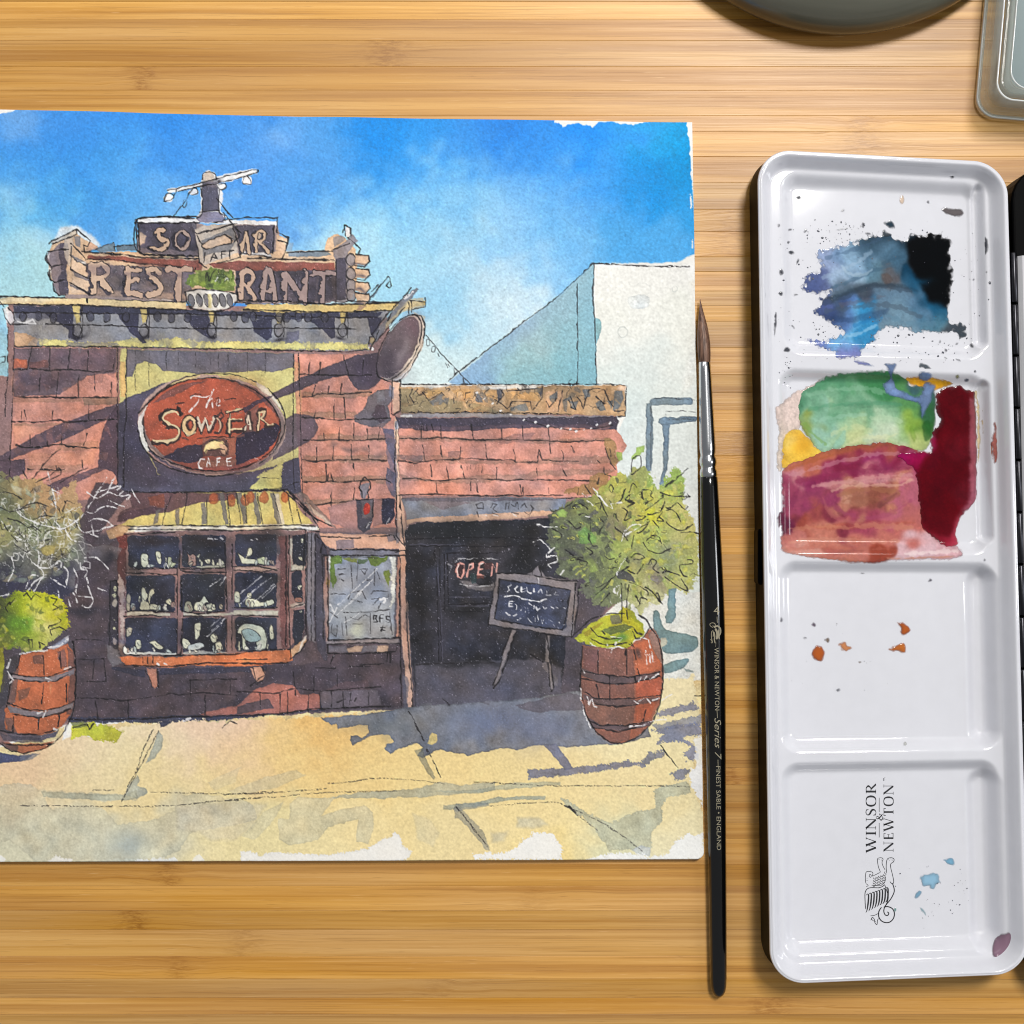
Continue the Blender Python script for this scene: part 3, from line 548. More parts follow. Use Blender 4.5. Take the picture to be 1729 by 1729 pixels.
w((74,66,82), "215 1320 940 1315 945 1555 215 1540", .85, edge=.04, var=.1); w((146,76,66), "20 1285 170 1262 420 1262 930 1275 935 1325 600 1330 230 1330 60 1310", edge=.1, var=.08)
olet("255 1350 248 1525/245 1345 305 1335 335 1380 300 1430 262 1440/292 1445 345 1532", 5.8, (206,170,148)); olet("405 1540 432 1345 468 1345 498 1540/418 1470 486 1470", 5.2, (174,146,140)); olet("572 1345 566 1552/722 1345 712 1552/582 1355 702 1540", 5.2, (170,142,138)); olet("768 1352 925 1346/846 1362 840 1552", 5.4, (164,138,136))
olet("256 1190 284 1055 312 1195", 3.2, (206,172,144)); olet("358 1190 364 1048 418 1052 410 1100 372 1112/380 1115 448 1190", 3.2, (206,172,144)); k("300 1240 600 1250 930 1258/220 1545 560 1552 930 1572", 1.6, .9)
T(80, 360, 6.404)
w((112,92,104), "430 560 700 560 700 640 1580 650 1580 700 1000 690 430 660", .45, soft=4, edge=0)
# flower trough in front of the sign
T(350, 150, 4.3225)
w((112,132,56), "-150 1400 -120 1350 -40 1330 40 1310 110 1330 190 1330 215 1390 210 1470 130 1480 20 1460 -130 1440", warp=2.4, edge=.05)
dabs(34, "-140 1350 40 1320 200 1340 210 1460 0 1450 -140 1430", [(60,78,44),(150,172,60),(120,150,50),(80,104,48),(176,190,90)], 2, 4.5, 8, .85)
k("-10 1400 0 1340 20 1400 40 1350 70 1320 90 1350/120 1390 140 1370 160 1400/180 1400 195 1340", 1.3, .7, sm=True); g("130 1400 150 1380 155 1410/60 1410 80 1380", 1.6, .8)
w((218,212,206), "-155 1480 -60 1465 60 1465 140 1490 215 1490 220 1540 160 1600 60 1620 -90 1610 -135 1560", edge=.06)
for x in (-115, -55, 0, 60, 115, 165): w((96,94,104), ell(x, 1545, 20, 44, ang=-.2), .85); inkp(ell(x, 1545, 22, 48, ang=-.2), 1.2, .8)
w((222,206,140), "10 1500 36 1500 36 1600 10 1600", .8); k("-160 1480 -145 1560 -95 1610 60 1625 170 1600 225 1540 225 1490/-155 1480 -60 1465 120 1480 225 1500", 1.7, .85, sm=True)
T(0, 150, 4.3225)
# ---- lamp mast on the roof
HW = (240,240,244)
w(HW, "1220 735 1480 676 1500 706 1240 765", edge=0); w(HW, "1540 655 1720 608 1872 576 1876 618 1720 662 1560 700", edge=0)
for q in ((1235,802,36,30),(1412,756,36,26),(1800,668,38,36),(1615,716,36,26)): w(HW, ell(*q), edge=0)
w(HW, "1462 720 1480 615 1520 596 1570 612 1600 700 1630 760 1612 890 1660 940 1430 955 1468 880", edge=0)
w((196,176,158), ell(1520, 650, 46, 40), .8); w((128,122,150), "1430 950 1480 900 1600 900 1640 940 1630 975 1460 980", .9); w((78,76,100), "1480 690 1560 680 1590 720 1600 890 1480 900 1470 760", .95); w((124,114,130), "1500 680 1580 670 1580 720 1510 720", .8)
k("1225 742 1500 680 1720 620 1870 590 1870 612 1720 655 1500 705 1300 750/1480 660 1480 620 1520 605 1565 620 1580 660/1200 825 1220 770 1260 770 1265 800 1210 825/1380 770 1420 720 1445 760 1400 780/1590 700 1640 690 1650 720 1610 740 1580 700/1780 640 1770 690 1830 690 1810 640/1460 900 1600 890/1600 740 1600 890 1640 930 1630 960 1540 985/1440 950 1480 900 1470 730/1580 800 1700 940/1380 770 1340 840 1270 930/1290 740 1270 780", 1.5, .85, sm=True)
inkp(ell(1350, 840, 14, 26), 1.1, .6); blob((40,36,50), 1600, 680, 20, 18, .9)
# ---- projecting oval sign, seen edge-on
T(350, 500, 4.3225)
w((196,204,190), "1500 120 1590 150 1590 260 1570 300 1560 180", .8); w((214,196,180), "1510 135 1560 150 1590 230 1560 400 1500 510 1420 600 1370 620 1290 610 1420 560 1500 430 1560 300 1555 190", edge=.06)
w((232,230,232), "1500 470 1560 420 1450 590 1380 620 1360 605 1440 560", .9)
w((206,190,176), ell(1420, 378, 128, 262, ang=.50), edge=.05); w((104,88,96), ell(1396, 375, 112, 248, ang=.50), edge=.14); blob((64,52,68), 1330, 480, 110, 120, .8); blob((112,76,86), 1500, 250, 60, 110, .6, ang=.4); blob((140,126,132), 1425, 400, 40, 120, .7, ang=.3); blob((48,42,58), 1360, 560, 70, 40, .6)
inkp(ell(1400, 375, 124, 264, ang=.50), 1.5, .85); k("1500 135 1560 145 1590 200 1585 290 1550 400 1480 530 1400 620 1340 630 1280 605", 1.6, .85)
w((120,120,130), "1180 340 1200 290 1300 170 1440 0 1520 -60 1540 -50 1420 110 1300 240 1240 310 1200 370", .92); w((206,190,150), "1300 200 1480 20 1580 10 1580 80 1500 110 1400 130 1300 240", .7)
w((200,170,120), "1180 330 1190 300 1220 300 1210 360", .9); g("1440 20 1500 -30", 3, .8); g("1195 380 1205 385", 4, .9)
k("1200 280 1300 150 1460 -20 1490 -60/1230 330 1330 220 1440 80/1480 30 1590 40 1590 10 1590 75 1500 100/1470 50 1470 130/1490 40 1490 120/1180 345 1185 300 1210 290 1225 320 1200 360 1190 390/1320 180 1360 75/1250 250 1220 330", 1.6, .85)
g("1310 520 1340 560 1400 540", 1.2, .35, (170,150,150))
T(600, 500, 4.94)
k("590 325 700 460 820 590 960 735/690 480 700 500/750 560 770 600/780 590 775 570/820 600 830 650/900 680 910 720", 1.2, .7)
for x, y in ((605,390),(652,445)): inkp(ell(x, y, 16, 26), 1.1, .6)
k("770 710 830 660 920 580 1010 510/830 655 1060 480 1300 300 1400 215 1580 90 1690 0 1830 -130 1990 -280", 1.5, .8)
T(900, 500, 4.94)
k("510 -270 500 0 515 200 530 735/368 -100 372 300 370 735", 1.4, .8); k("510 -275 700 -262 900 -250 1300 -242", 1.7, .8, skip=.12)
# ---- the hanging oval: The SOW'S EAR CAFE
T(230, 610, 6.404)
E_ = ell(822, 690, 802, 545, 60, .09)
w((180,150,140), E_, edge=.08); w((112,92,92), ell(830, 700, 780, 525, 60, .09), .7)
w((224,222,212), "30 600 130 470 100 620 80 760 140 960 110 980 50 850 25 720", .95, edge=0); w((226,202,140), "340 260 520 180 700 140 690 160 480 240 340 310", .9); w((222,190,130), "900 150 1100 170 1300 240 1290 260 1100 200 900 180", .9); w((232,226,214), "1290 230 1400 270 1480 370 1570 480 1590 540 1560 500 1440 380 1300 270", .9)
w((214,160,150), "120 960 260 1080 400 1150 350 1150 200 1080", .8)
w((176,76,54), ell(825, 690, 742, 505, 60, .09), edge=.14, var=.06)
blob((196,88,60), 400, 560, 260, 180, .7); blob((190,86,60), 1000, 330, 300, 110, .6); blob((104,56,56), 850, 1120, 600, 130, .6)
w((120,72,72), "180 460 300 350 500 250 800 190 700 230 400 380", .8); w((110,66,66), "1000 180 1300 300 1480 470 1560 700 1500 560 1300 360", .7)
w((46,38,62), "1080 820 1160 750 1320 760 1500 660 1560 700 1520 860 1380 1010 1200 1090 1080 1120 1070 950", edge=.1); w((56,46,66), "280 1040 440 950 640 900 720 900 720 1030 680 1080 560 1110 440 1080", edge=.1)
w((140,90,76), "660 1080 1080 1060 1060 1140 900 1160 680 1150", .8); w((150,94,78), "720 840 1070 820 1070 1030 740 1030", .7)
w((70,52,74), "1150 500 1300 420 1450 380 1500 370 1420 430 1300 470 1170 560", .9); w((170,96,76), "1040 790 1170 780 1160 810 1040 830", .6); w((120,80,76), "1170 560 1330 470 1300 760 1170 780", .7)
w((196,96,66), "1380 470 1500 560 1540 640 1480 700 1400 640", .7); w((150,70,64), "1200 1100 1350 1040 1100 1180 700 1200 500 1150 700 1160", .7)
k("110 480 250 350 500 220 850 180 1100 230 1350 360 1500 520 1560 680/80 600 90 780 150 950 300 1060 560 1150 850 1190 1150 1150 1350 1060 1500 920 1560 760 1560 660", 1.7, .85, sm=True)
k("30 560 180 400 400 230 640 150 860 130 1100 160 1300 230/1420 290 1540 420 1610 580 1600 760 1500 960 1330 1110/20 760 80 930 200 1060 380 1160 620 1220 900 1240 1150 1200", 1.6, .8, sm=True)
LT = (232,208,160)
# S with long tail
k("480 570 440 530 370 530 290 570 270 630 330 680 430 720 470 770 450 830 380 870 260 880 170 870", 6.0, .9, (48,34,36), sm=True)
k("455 575 420 545 360 545 300 585 290 630 345 665 445 715 462 775 430 835 350 862 250 860 180 850", 3.0, .95, LT, sm=True)
k("480 580 450 490 430 530/260 630 300 550 380 520", 1.8, .8); k("500 830 560 850", 2.4, .6, (60,40,40))
w((224,190,140), ell(575, 695, 80, 105)); w((70,42,44), ell(580, 690, 42, 66)); w((190,84,60), ell(590, 690, 22, 44)); inkp(ell(575, 695, 84, 108), 1.8, .85); k("520 760 570 800 640 770", 2.2, .7, (236,220,170))
k("655 610 700 780 750 650 800 770 870 600", 5.0, .9, (56,38,40)); k("670 600 705 750 745 620 790 740 850 610", 2.6, .95, (226,206,182)); k("870 600 920 560 940 600 900 640 930 690 900 770 860 770", 3.6, .85, (60,40,42), sm=True); k("880 620 905 650 915 700 890 760", 1.8, .9, (222,184,150), sm=True); k("915 530 925 570", 2.2, .85)
k("980 560 1150 520/1010 560 1010 790/1000 650 1140 640/1000 780 1150 740", 6.2, .92, (52,36,38)); k("980 550 1140 512/1012 570 1010 770/1010 632 1140 625/1010 740 1140 725", 2.4, .95, LT); k("1000 590 1140 560", 2, .8, (150,110,90))
k("1170 760 1220 560 1250 740/1190 680 1250 670", 5.0, .9, (56,40,40)); k("1180 740 1215 590 1240 735/1195 685 1235 678", 2.2, .95, (226,202,176)); k("1310 760 1330 530 1400 530 1380 600 1340 620 1420 690 1490 690", 5.0, .9, (56,38,38)); k("1320 740 1335 550 1395 540 1370 600 1345 620 1430 685 1480 680", 2.4, .95, (228,196,150))
g("868 452 905 440 900 412 874 420 866 462 880 486 908 478", 1.6, .95, skip=0, sm=True); g("590 400 610 370 680 380 760 385 790 370/680 390 670 440 580 550/840 310 800 390 760 500/790 430 820 400 830 500", 1.9, .95, skip=.1); k("580 380 640 355 700 360/960 415 1080 405/420 460 520 450/860 400 890 390 880 490", 1.3, .75)
w((60,44,50), "700 900 800 840 960 840 1000 900 1000 1010 950 1030 720 1030", .6); w((232,200,136), "730 960 770 890 850 860 930 870 950 930 880 950 800 950 750 1000 740 980", sm=True); w((226,180,150), "900 900 960 900 980 960 950 1010 920 970", .9); k("740 1000 760 960 830 960 900 940 950 950 980 1000/800 870 850 855 920 870 980 930/985 850 960 900 990 930", 1.4, .8); k("660 840 800 820 1060 820", 1.4, .7)
g("740 1060 700 1060 670 1110 690 1160 720 1155/760 1140 780 1050 800 1130/770 1100 795 1100/870 1130 875 1060 910 1050/880 1090 900 1085/1030 1045 980 1050 985 1130 1030 1125/985 1085 1020 1080", 1.7, .95, skip=.15)
g("1290 1050 1320 1060", 1.5, .5)
# ---- awning
T(0, 500, 4.3225)
w((214,190,104), "1220 1520 1290 1430 1729 1430 2100 1425 2190 1560 2290 1660 1729 1680 860 1680 960 1620", edge=.06, var=.05)
w((98,64,70), "940 1440 1270 1430 1500 1440 1729 1432 1729 1480 1560 1500 1400 1520 1240 1570 1060 1600 850 1660 870 1580 960 1540", .95); w((84,56,70), "880 1590 1100 1540 1240 1550 1060 1600 860 1650", .8)
w((150,70,50), "1080 1470 1200 1440 1200 1540 1090 1530", .7)
for x0, x1, y0 in ((1150,1120,1560),(1290,1280,1560),(1480,1480,1520),(1610,1640,1440),(1740,1780,1440),(1850,1880,1440),(1980,2020,1440)):
    w((112,104,100), [tuple(q) for q in P(f"{x0-12} {y0} {x0+22} {y0-10} {x1+30} 1660 {x1} 1670")], .85)
for x, y in ((1560,1480),(1690,1490),(1790,1490),(1930,1470),(1830,1470),(2080,1470)): w((190,80,40), ell(x, y, 32, 44), .75, edge=.2)
w((232,214,190), "2000 1440 2030 1440 2080 1660 2040 1665", .8)
w((150,120,112), "2180 1430 2220 1440 2460 1690 2400 1680", .9); w((224,200,180), "2230 1500 2420 1660 2400 1670 2250 1560", .8); w((120,108,112), "2150 1430 2200 1430 2330 1650 2300 1660", .6)
k("1250 1450 1210 1560 1180 1680/1370 1440 1330 1660/1510 1470 1510 1670/1660 1440 1680 1670/1729 1440 1760 1660/1790 1440 1800 1660/1880 1440 1920 1670/2000 1440 2050 1660/2100 1440 2140 1660/2140 1440 2200 1660", 1.3, .7, skip=.1)
k("900 1430 1300 1432 1729 1425 2100 1412/2060 1410 2140 1480 2270 1600 2330 1700/2100 1420 2300 1620 2420 1680/2120 1430 2250 1560/2230 1560 2320 1640/960 1430 940 1440", 1.8, .85)
w((232,216,190), "860 1680 1200 1672 1729 1672 2250 1660 2330 1690 2330 1705 1729 1705 1200 1712 940 1730 880 1720", edge=.04); w((244,242,240), "1000 1690 1180 1680 1170 1712 980 1725", .9); w((244,242,240), "2160 1680 2320 1680 2320 1705 2180 1700", .8)
k("840 1675 1000 1685 1200 1670 1729 1682 2150 1670 2300 1680/940 1705 1200 1700 1729 1712 2200 1700 2330 1720", 1.8, .88)
# ---- lower wall (in shade)
T(0, 850, 4.3225)
w((78,64,76), "440 300 800 300 870 220 2310 220 2400 350 2400 1000 2960 1030 2990 1480 2400 1510 1729 1540 1300 1560 540 1570 560 1300 540 1050 470 800", edge=.05, var=.08)
dabs(70, "560 800 800 1100 2000 1250 2800 1100 2800 1450 1729 1500 560 1540", [(66,54,68),(100,82,90),(90,70,80),(72,66,84)], 4, 10, 9, .4, 2.2); blob((46,44,60), 620, 790, 160, 26, .9); blob((56,50,66), 640, 500, 120, 150, .5); blob((94,76,84), 700, 900, 200, 60, .5); blob((66,54,68), 900, 1400, 400, 100, .5); blob((60,52,72), 2100, 1250, 300, 120, .5)
w((52,56,86), "500 1560 900 1560 1300 1555 1729 1535 2350 1480 2360 1510 2000 1545 1500 1590 1160 1610 1000 1600 520 1595", .95, dry=1.5)
w((196,112,96), "1520 1520 1640 1490 1729 1470 1850 1370 2000 1310 2140 1330 2200 1400 2330 1390 2340 1500 2100 1530 1729 1540 1450 1550", .8); w((84,70,82), "1729 1480 1960 1420 2000 1490 1729 1540", .9)
w((104,92,104), "2340 1370 2700 1350 2760 1370 2780 1470 2350 1500", .85); w((100,74,82), "2340 1380 2500 1300 2680 1290 2700 1360 2350 1370", .7)
k("540 1130 650 1140 760 1130 780 1300 640 1300/560 990 760 1000/570 1420 800 1425 900 1440 1050 1420 1200 1400 1250 1380 1300 1400 1480 1380 1729 1400/690 1140 680 1280/940 1440 940 1570/700 1440 720 1560/1390 1290 1390 1400/1500 1400 1500 1540/1680 1290 1680 1390/1729 1370 2000 1390 2150 1350 2330 1370 2600 1350 2780 1340/800 840 800 1100/1729 1280 1380 1290", 1.4, .75)
k("520 1575 900 1575 1300 1560 1729 1550 2000 1540 2300 1500 2850 1480", 1.8, .85); k("1900 1380 1900 1500/2050 1390 2040 1540/2100 1380 2100 1540/2250 1400 2250 1530/2330 1380 2340 1500/1870 1200 1880 1330/2140 1230 2160 1400/2290 1250 2290 1380/2420 1370 2420 1480/2500 1370 2510 1490/2560 1380 2550 1470/2690 1380 2690 1470/2460 1250 2460 1340/2300 1200 2450 1200/2550 1190 2700 1190/2800 1170 2620 1180", 1.4, .75)
k("2460 1450 2520 1430/2560 1440 2570 1420/2590 1440 2600 1420", 1.6, .8)
# ---- bay window
T(180, 880, 6.915)
w((150,110,106), "150 160 270 130 1380 130 1700 110 2330 110 2340 800 2300 1300 2080 1530 1383 1570 200 1590 140 1500", edge=.04)
w((118,42,38), "110 160 250 150 260 260 240 330 160 330 150 250", .9); w((100,44,44), "130 360 230 300 240 560 200 1000 150 1000 140 600", .85); w((220,196,184), "150 600 210 720 215 1060 200 1500 150 1500 170 1200 140 800", .8, dry=1.5)
w((56,50,62), "40 690 140 690 140 1500 60 1480 20 1300", .92); k("40 1400 50 700 130 690 140 1450", 1.4, .8); w((210,196,176), ell(100, 950, 28, 44), .9); w((214,190,176), ell(100, 1400, 26, 44), .9); g("85 1150 90 1150/90 1250 92 1250/90 890 95 870/105 780 100 800", 5, .8, (214,214,170))
for i, (x0, y0, x1, y1) in enumerate(((255,170,855,550),(885,160,1395,540),(1500,150,1985,520),(230,630,810,1050),(865,620,1385,1060),(1490,594,1985,1016),(215,1125,825,1550),(890,1120,1395,1550),(1500,1120,1990,1520))):
    w((44,48,72), [tuple(q) for q in P(f"{x0} {y0+20} {x0+40} {y0} {x1-30} {y0+5} {x1} {y0+20} {x1-5} {y1-20} {x1-30} {y1} {x0+30} {y1} {x0+5} {y1-30}")], edge=.12, var=.12)
    rr = np.random.default_rng(50 + i)
    for _ in range(5): blob(((30,26,38),(34,34,34),(60,70,104),(52,60,98),(40,42,44))[int(rr.integers(5))], rr.uniform(x0, x1), rr.uniform(y0, y1), rr.uniform(80, 200), rr.uniform(60, 150), .55)
blob((44,34,38), 560, 220, 260, 60, .8); blob((42,34,36), 1200, 220, 240, 70, .8); blob((38,32,38), 1800, 200, 200, 60, .8)
CR = (206,206,180)
def fig(t, c=CR, a=.97):
    w(c, t, a, sm=True, edge=.06, warp=.8); q = spl(P(t), 4, True); inkp(q, 1.0, .8, (26,26,36)); m = q.mean(0)
    line((60,62,70), np.array([m + [-1.5, -2], m + [1, 1.5], m + [3, .5]]), 1., .7)
fig("410 400 440 370 490 400 490 520 440 540 410 500"); fig("580 360 640 370 640 490 600 480"); fig("720 420 760 430 780 480 820 490 770 540 720 500", (170,174,140)); fig("690 420 705 430 700 480 690 470")
fig("940 360 980 400 1020 380 1050 430 1050 510 970 510 960 430", (150,118,112)); fig("1060 410 1100 380 1090 430"); fig("1150 450 1210 450 1210 490 1170 490"); fig("1280 510 1340 450 1370 500"); w(CR, "1050 530 1200 520 1380 510 1383 540 1100 545", .8)
fig("410 790 440 770 480 850 470 930 500 950 500 1030 390 1030 400 950 420 920"); fig("500 830 540 790 565 830 520 900 510 960 490 930"); fig("380 880 400 880 390 950 375 940"); fig("510 970 570 960 640 1020 510 1030"); fig("690 940 740 905 770 950 750 980"); fig("240 870 280 870 280 1030 240 1030", (170,160,140)); fig("760 950 800 940 800 1000 760 1000", (150,120,112))
fig("910 1000 930 940 980 930 1005 980 1000 1050 915 1050", (160,160,140)); fig("1030 1040 1040 960 1100 930 1140 870 1190 940 1200 950 1150 960 1160 1050"); fig("1150 990 1230 960 1250 1040 1160 1050", (190,190,166)); fig("1230 980 1270 970 1275 1030 1235 1035"); fig("1320 980 1350 970 1360 1020 1325 1030", (170,160,140))
fig("230 1270 260 1240 295 1260 290 1320 240 1350", (190,184,164)); fig("340 1400 390 1385 405 1430 390 1490 350 1480"); fig("500 1420 560 1390 600 1430 660 1460 650 1490 580 1480 540 1440"); fig("1030 1220 1060 1190 1100 1210 1070 1370 1035 1370"); fig("1210 1350 1250 1300 1300 1360 1280 1390 1220 1390"); fig("1270 1430 1310 1400 1350 1450 1350 1500 1300 1500"); fig("890 1370 960 1390 970 1470 900 1480"); fig("970 1440 1120 1420 1130 1480 960 1510", (178,186,186)); fig("210 1450 260 1500 340 1520 440 1530 440 1550 220 1550", (236,236,230))
w((214,214,204), "230 1530 600 1530 820 1535 820 1555 230 1555", .85); w((206,206,196), "900 1530 1130 1500 1200 1520 1480 1540 1480 1555 900 1555", .7)
w((214,208,186), "240 1060 400 1050 750 1075 750 1105 400 1095 240 1100", .85); w((206,200,180), "900 1060 1100 1080 1380 1070 1500 1060 1500 1090 1100 1110 900 1100", .85)
k("230 600 500 605 700 630 810 620/230 1060 300 1045 470 1050 800 1060/215 1105 400 1105 560 1095 640 1110/880 580 950 600 1200 600 1400 600/890 1050 1080 1085 1380 1050/900 1110 1080 1110 1400 1115/200 150 450 150 800 130/250 560 600 560 830 545/870 560 1100 555 1383 540/860 340 855 550/830 560 835 1000 830 1100/880 700 890 1060/830 1130 820 1560/890 1140 870 1550", 1.7, .85)
T(350, 850, 4.3225)
fig("225 360 250 380 280 400 300 330 330 325 330 370 290 400 350 410 350 440 280 440 250 430", CR); fig("360 410 400 390 430 400 450 440 380 445", (186,196,160)); fig("200 650 235 650 235 720 200 715"); fig("290 660 320 655 320 690 290 690"); fig("280 700 350 700 400 720 470 700 475 740 300 755"); fig("220 940 260 880 340 880 420 920 430 1050 370 1060 350 1000 280 1000 290 1060 260 1060 250 960", (196,202,182)); fig("250 930 330 920 390 990 300 1010", (140,166,170)); fig("450 930 470 890 490 970 460 990"); fig("20 970 50 950 70 1000 40 1010"); fig("60 1020 100 1010 100 1070 70 1080")
w((40,42,58), "620 230 720 220 730 340 720 460 620 450", edge=.1); w((40,42,60), "620 500 690 480 700 700 640 720 615 640"); w((40,44,62), "630 780 710 770 710 900 680 1010 640 1040 620 960")
fig("680 260 700 260 695 290 685 285"); fig("660 400 690 390 690 420"); fig("660 600 690 600 680 630 660 620"); fig("640 690 690 690 690 720 640 720", (160,108,92)); fig("670 790 690 780 690 800")
w((206,202,184), "600 250 620 250 615 450 710 455 715 480 610 490", .85); w((196,180,166), "600 740 700 720 715 740 610 770", .8)
w((112,62,62), "525 240 585 240 590 1060 540 1060 530 700", .8, dry=1.5); w((196,160,140), "200 460 500 460 515 490 200 490", .8); w((200,198,178), "190 780 520 780 520 815 190 815", .85)
k("190 460 350 455 510 490/190 485 400 500 520 480/185 760 350 770 510 760/180 820 400 820 520 825/600 230 590 600 605 1060/575 240 575 1050/700 480 715 200/720 480 720 960 690 1000/610 490 680 490/600 760 710 730/130 290 145 780/185 300 180 700/140 820 140 1080/180 830 180 1070", 1.6, .85)
g("500 1729 500 1729/240 660 400 530/235 740 400 580/330 640 470 540/300 755 490 590/400 690 500 600/90 600 140 540/20 610 110 540/30 930 130 840/0 970 110 870/20 900 100 830", 1.1, .7, skip=.2)
g("10 255 40 260/60 258 75 262/100 255 115 262/350 260 365 265/320 265 330 270", 2, .6)
T(180, 880, 6.915)
rw = np.random.default_rng(77)
for (x0, y0, x1, y1) in ((265,170,845,545),(895,160,1385,535),(1510,150,1975,515),(240,630,800,1045),(875,620,1375,1055),(1500,594,1975,1010),(225,1125,815,1540),(900,1120,1385,1540),(1510,1120,1980,1510)):
    for _ in range(5):
        x = rw.uniform(x0 + 30, x1 - 30); hh = rw.uniform(14, 46); y = y1 - hh * .9 - rw.uniform(0, 12); ww = rw.uniform(10, 24)
        c_ = ((206,206,180),(186,196,190),(170,150,136),(214,212,200))[int(rw.integers(4))]; p_ = ell(x, y, ww, hh, 10, rw.normal(0, .3)); w(c_, p_, .92, warp=1.6, edge=.1); inkp(p_, .8, .7, (24,24,34))
        if rw.random() < .6: w(c_, ell(x + rw.normal(0, 8), y - hh * 1.05, ww * .6, hh * .45, 8), .9, warp=1.2)
T(350, 850, 4.3225)
# sill
T(0, 850, 4.3225)
w((202,106,62), "860 1115 1300 1120 1729 1090 1860 1080 2120 1070 2140 1150 1950 1180 1729 1190 1400 1180 1240 1200 920 1180", edge=.1, var=.08); w((206,160,120), "2120 1070 2230 980 2240 1010 2160 1110 2130 1140", .9); w((236,228,222), "2210 980 2240 960 2200 1060 2170 1090", .8)
k("910 1105 1300 1110 1729 1100 1850 1075 2120 1065/910 1180 1200 1190 1500 1165 1729 1165 1950 1170 2100 1160/1729 1140 1950 1140/1040 1120 1042 1165/1078 1120 1080 1165/1115 1120 1115 1165/2120 1070 2120 1140 2200 1070 2250 990", 1.7, .88)
w((52,52,76), "820 1190 1060 1215 1060 1270 1000 1260 820 1210", .85); w((52,52,76), "1160 1210 1729 1190 1950 1190 1940 1230 1500 1240 1160 1250", .85); w((110,106,116), "780 1020 860 1070 900 1170 820 1190 790 1120", .85)
w((196,124,98), "1070 1200 1150 1205 1150 1290 1160 1330 1130 1350 1100 1310", .95); w((206,150,124), "1830 1200 1900 1190 1930 1240 1920 1290 1870 1300 1840 1260", .95); k("1060 1220 1100 1290 1110 1340/1150 1210 1160 1340/1850 1200 1870 1320 1920 1290/1920 1200 1930 1250 1830 1330", 1.4, .8)
g("1150 1170 1160 1180/1200 1170 1215 1180", 2.5, .9)
# pilaster right of window
T(350, 850, 4.3225)
w((118,112,122), "730 220 780 210 790 300 780 900 790 1020 740 1000 720 700", edge=.1); w((66,62,80), "790 230 850 360 850 900 880 1150 850 1150 800 1050 780 700", .92); w((58,56,78), "800 250 860 280 880 380 840 380", .9); w((96,78,86), "640 1130 760 1000 800 1090 820 1150 720 1180 600 1190", .7)
k("730 210 730 640 720 960/760 210 760 1000/790 220 790 1000/840 380 850 1000/800 230 870 330", 1.4, .75); g("730 200 780 190 700 180", 3, .6)
# ---- lantern and dark panel
T(350, 500, 4.3225)
w((66,62,78), "1090 1490 1130 1480 1210 1480 1210 1620 1190 1700 1140 1729 1100 1690 1090 1600", edge=.1); w((128,126,140), "1110 1380 1190 1360 1180 1420 1150 1480 1120 1470", .9); w((110,98,106), "1120 1490 1210 1480 1200 1620 1130 1620", .8)
w((212,46,34), ell(1162, 1553, 26, 46)); blob((236,90,60), 1158, 1545, 10, 18, .7); w((40,40,66), "1270 1480 1370 1475 1370 1600 1340 1660 1275 1665", edge=.1); k("1110 1400 1120 1360 1150 1320 1190 1360 1195 1400 1170 1430 1180 1470/1110 1400 1130 1430 1130 1470/1090 1490 1210 1480/1210 1490 1210 1610/1150 1690 1200 1640", 1.6, .85); g("1160 1690 1190 1650", 2, .6); g("1310 1660 1330 1620", 2, .7)
# ---- poster case by the door post
T(350, 850, 4.3225)
w((216,160,132), "820 220 1360 230 1440 330 900 330 840 280", edge=.06); w((128,110,120), "940 270 1070 260 1080 325 950 330", .8); w((110,100,112), "1310 230 1370 230 1380 270 1320 280", .8)
w((112,110,124), "900 335 1440 345 1440 375 1300 385 900 385", edge=.08); w((178,132,118), "860 390 900 390 890 1000 870 1010 850 700", .8); w((204,140,116), "1385 390 1420 390 1420 990 1380 990", .85)
w((140,144,156), "890 380 1375 385 1365 985 890 1000", edge=.05, var=.08)
blob((176,182,188), 1050, 800, 160, 120, .7); blob((190,194,200), 1280, 830, 80, 120, .7); blob((116,118,132), 1200, 560, 130, 100, .5); w((236,236,232), "890 380 910 400 905 520 890 560", .8, dry=1.5); w((240,238,226), "1335 390 1375 390 1372 700 1340 760 1350 600", .85, dry=1.5)
w((98,128,44), "905 380 990 380 980 430 930 450 940 560 910 620 890 560", .95, warp=1.5); w((124,134,50), "990 390 1100 400 1090 440 1040 430", .9, warp=1.6); w((100,124,40), "1170 390 1330 385 1300 420 1230 460 1190 440", .95, warp=1.6); w((112,130,44), "1290 490 1330 480 1340 560 1330 610 1300 550", .95, warp=1.4); w((170,130,50), "870 540 890 560 890 610 870 590", .9); w((60,90,40), "1100 410 1180 410 1150 440 1100 440", .7)
k("1050 450 1060 620/1100 430 1090 560/960 480 1010 480/970 520 1010 520/960 550 1000 560/1110 480 1170 480 1150 520 1120 490/1220 480 1220 600/1240 500 1260 550/1150 560 1190 560/900 660 1010 660/1030 700 1050 650 1130 640 1160 700/1050 700 1130 720/1200 660 1210 640 1320 640 1320 680/1200 700 1260 690 1210 740/1270 730 1250 770/890 790 950 830/1000 800 1190 790 1330 775/1190 800 1190 950/1010 830 1020 960/1040 830 1100 850 1150 810 1180 830/1060 880 1130 880/910 880 900 940 940 970 950 890/980 870 990 960/1330 800 1350 960", 1.3, .65, skip=.1)
k("1215 850 1215 815 1240 820 1230 840 1245 865 1215 868/1260 865 1260 815 1285 815/1260 838 1280 838/1330 825 1305 825 1310 845 1330 850 1325 868 1300 865", 1.5, .8); k("1280 890 1272 930/1260 905 1295 905/1270 920 1295 930", 1.8, .85)
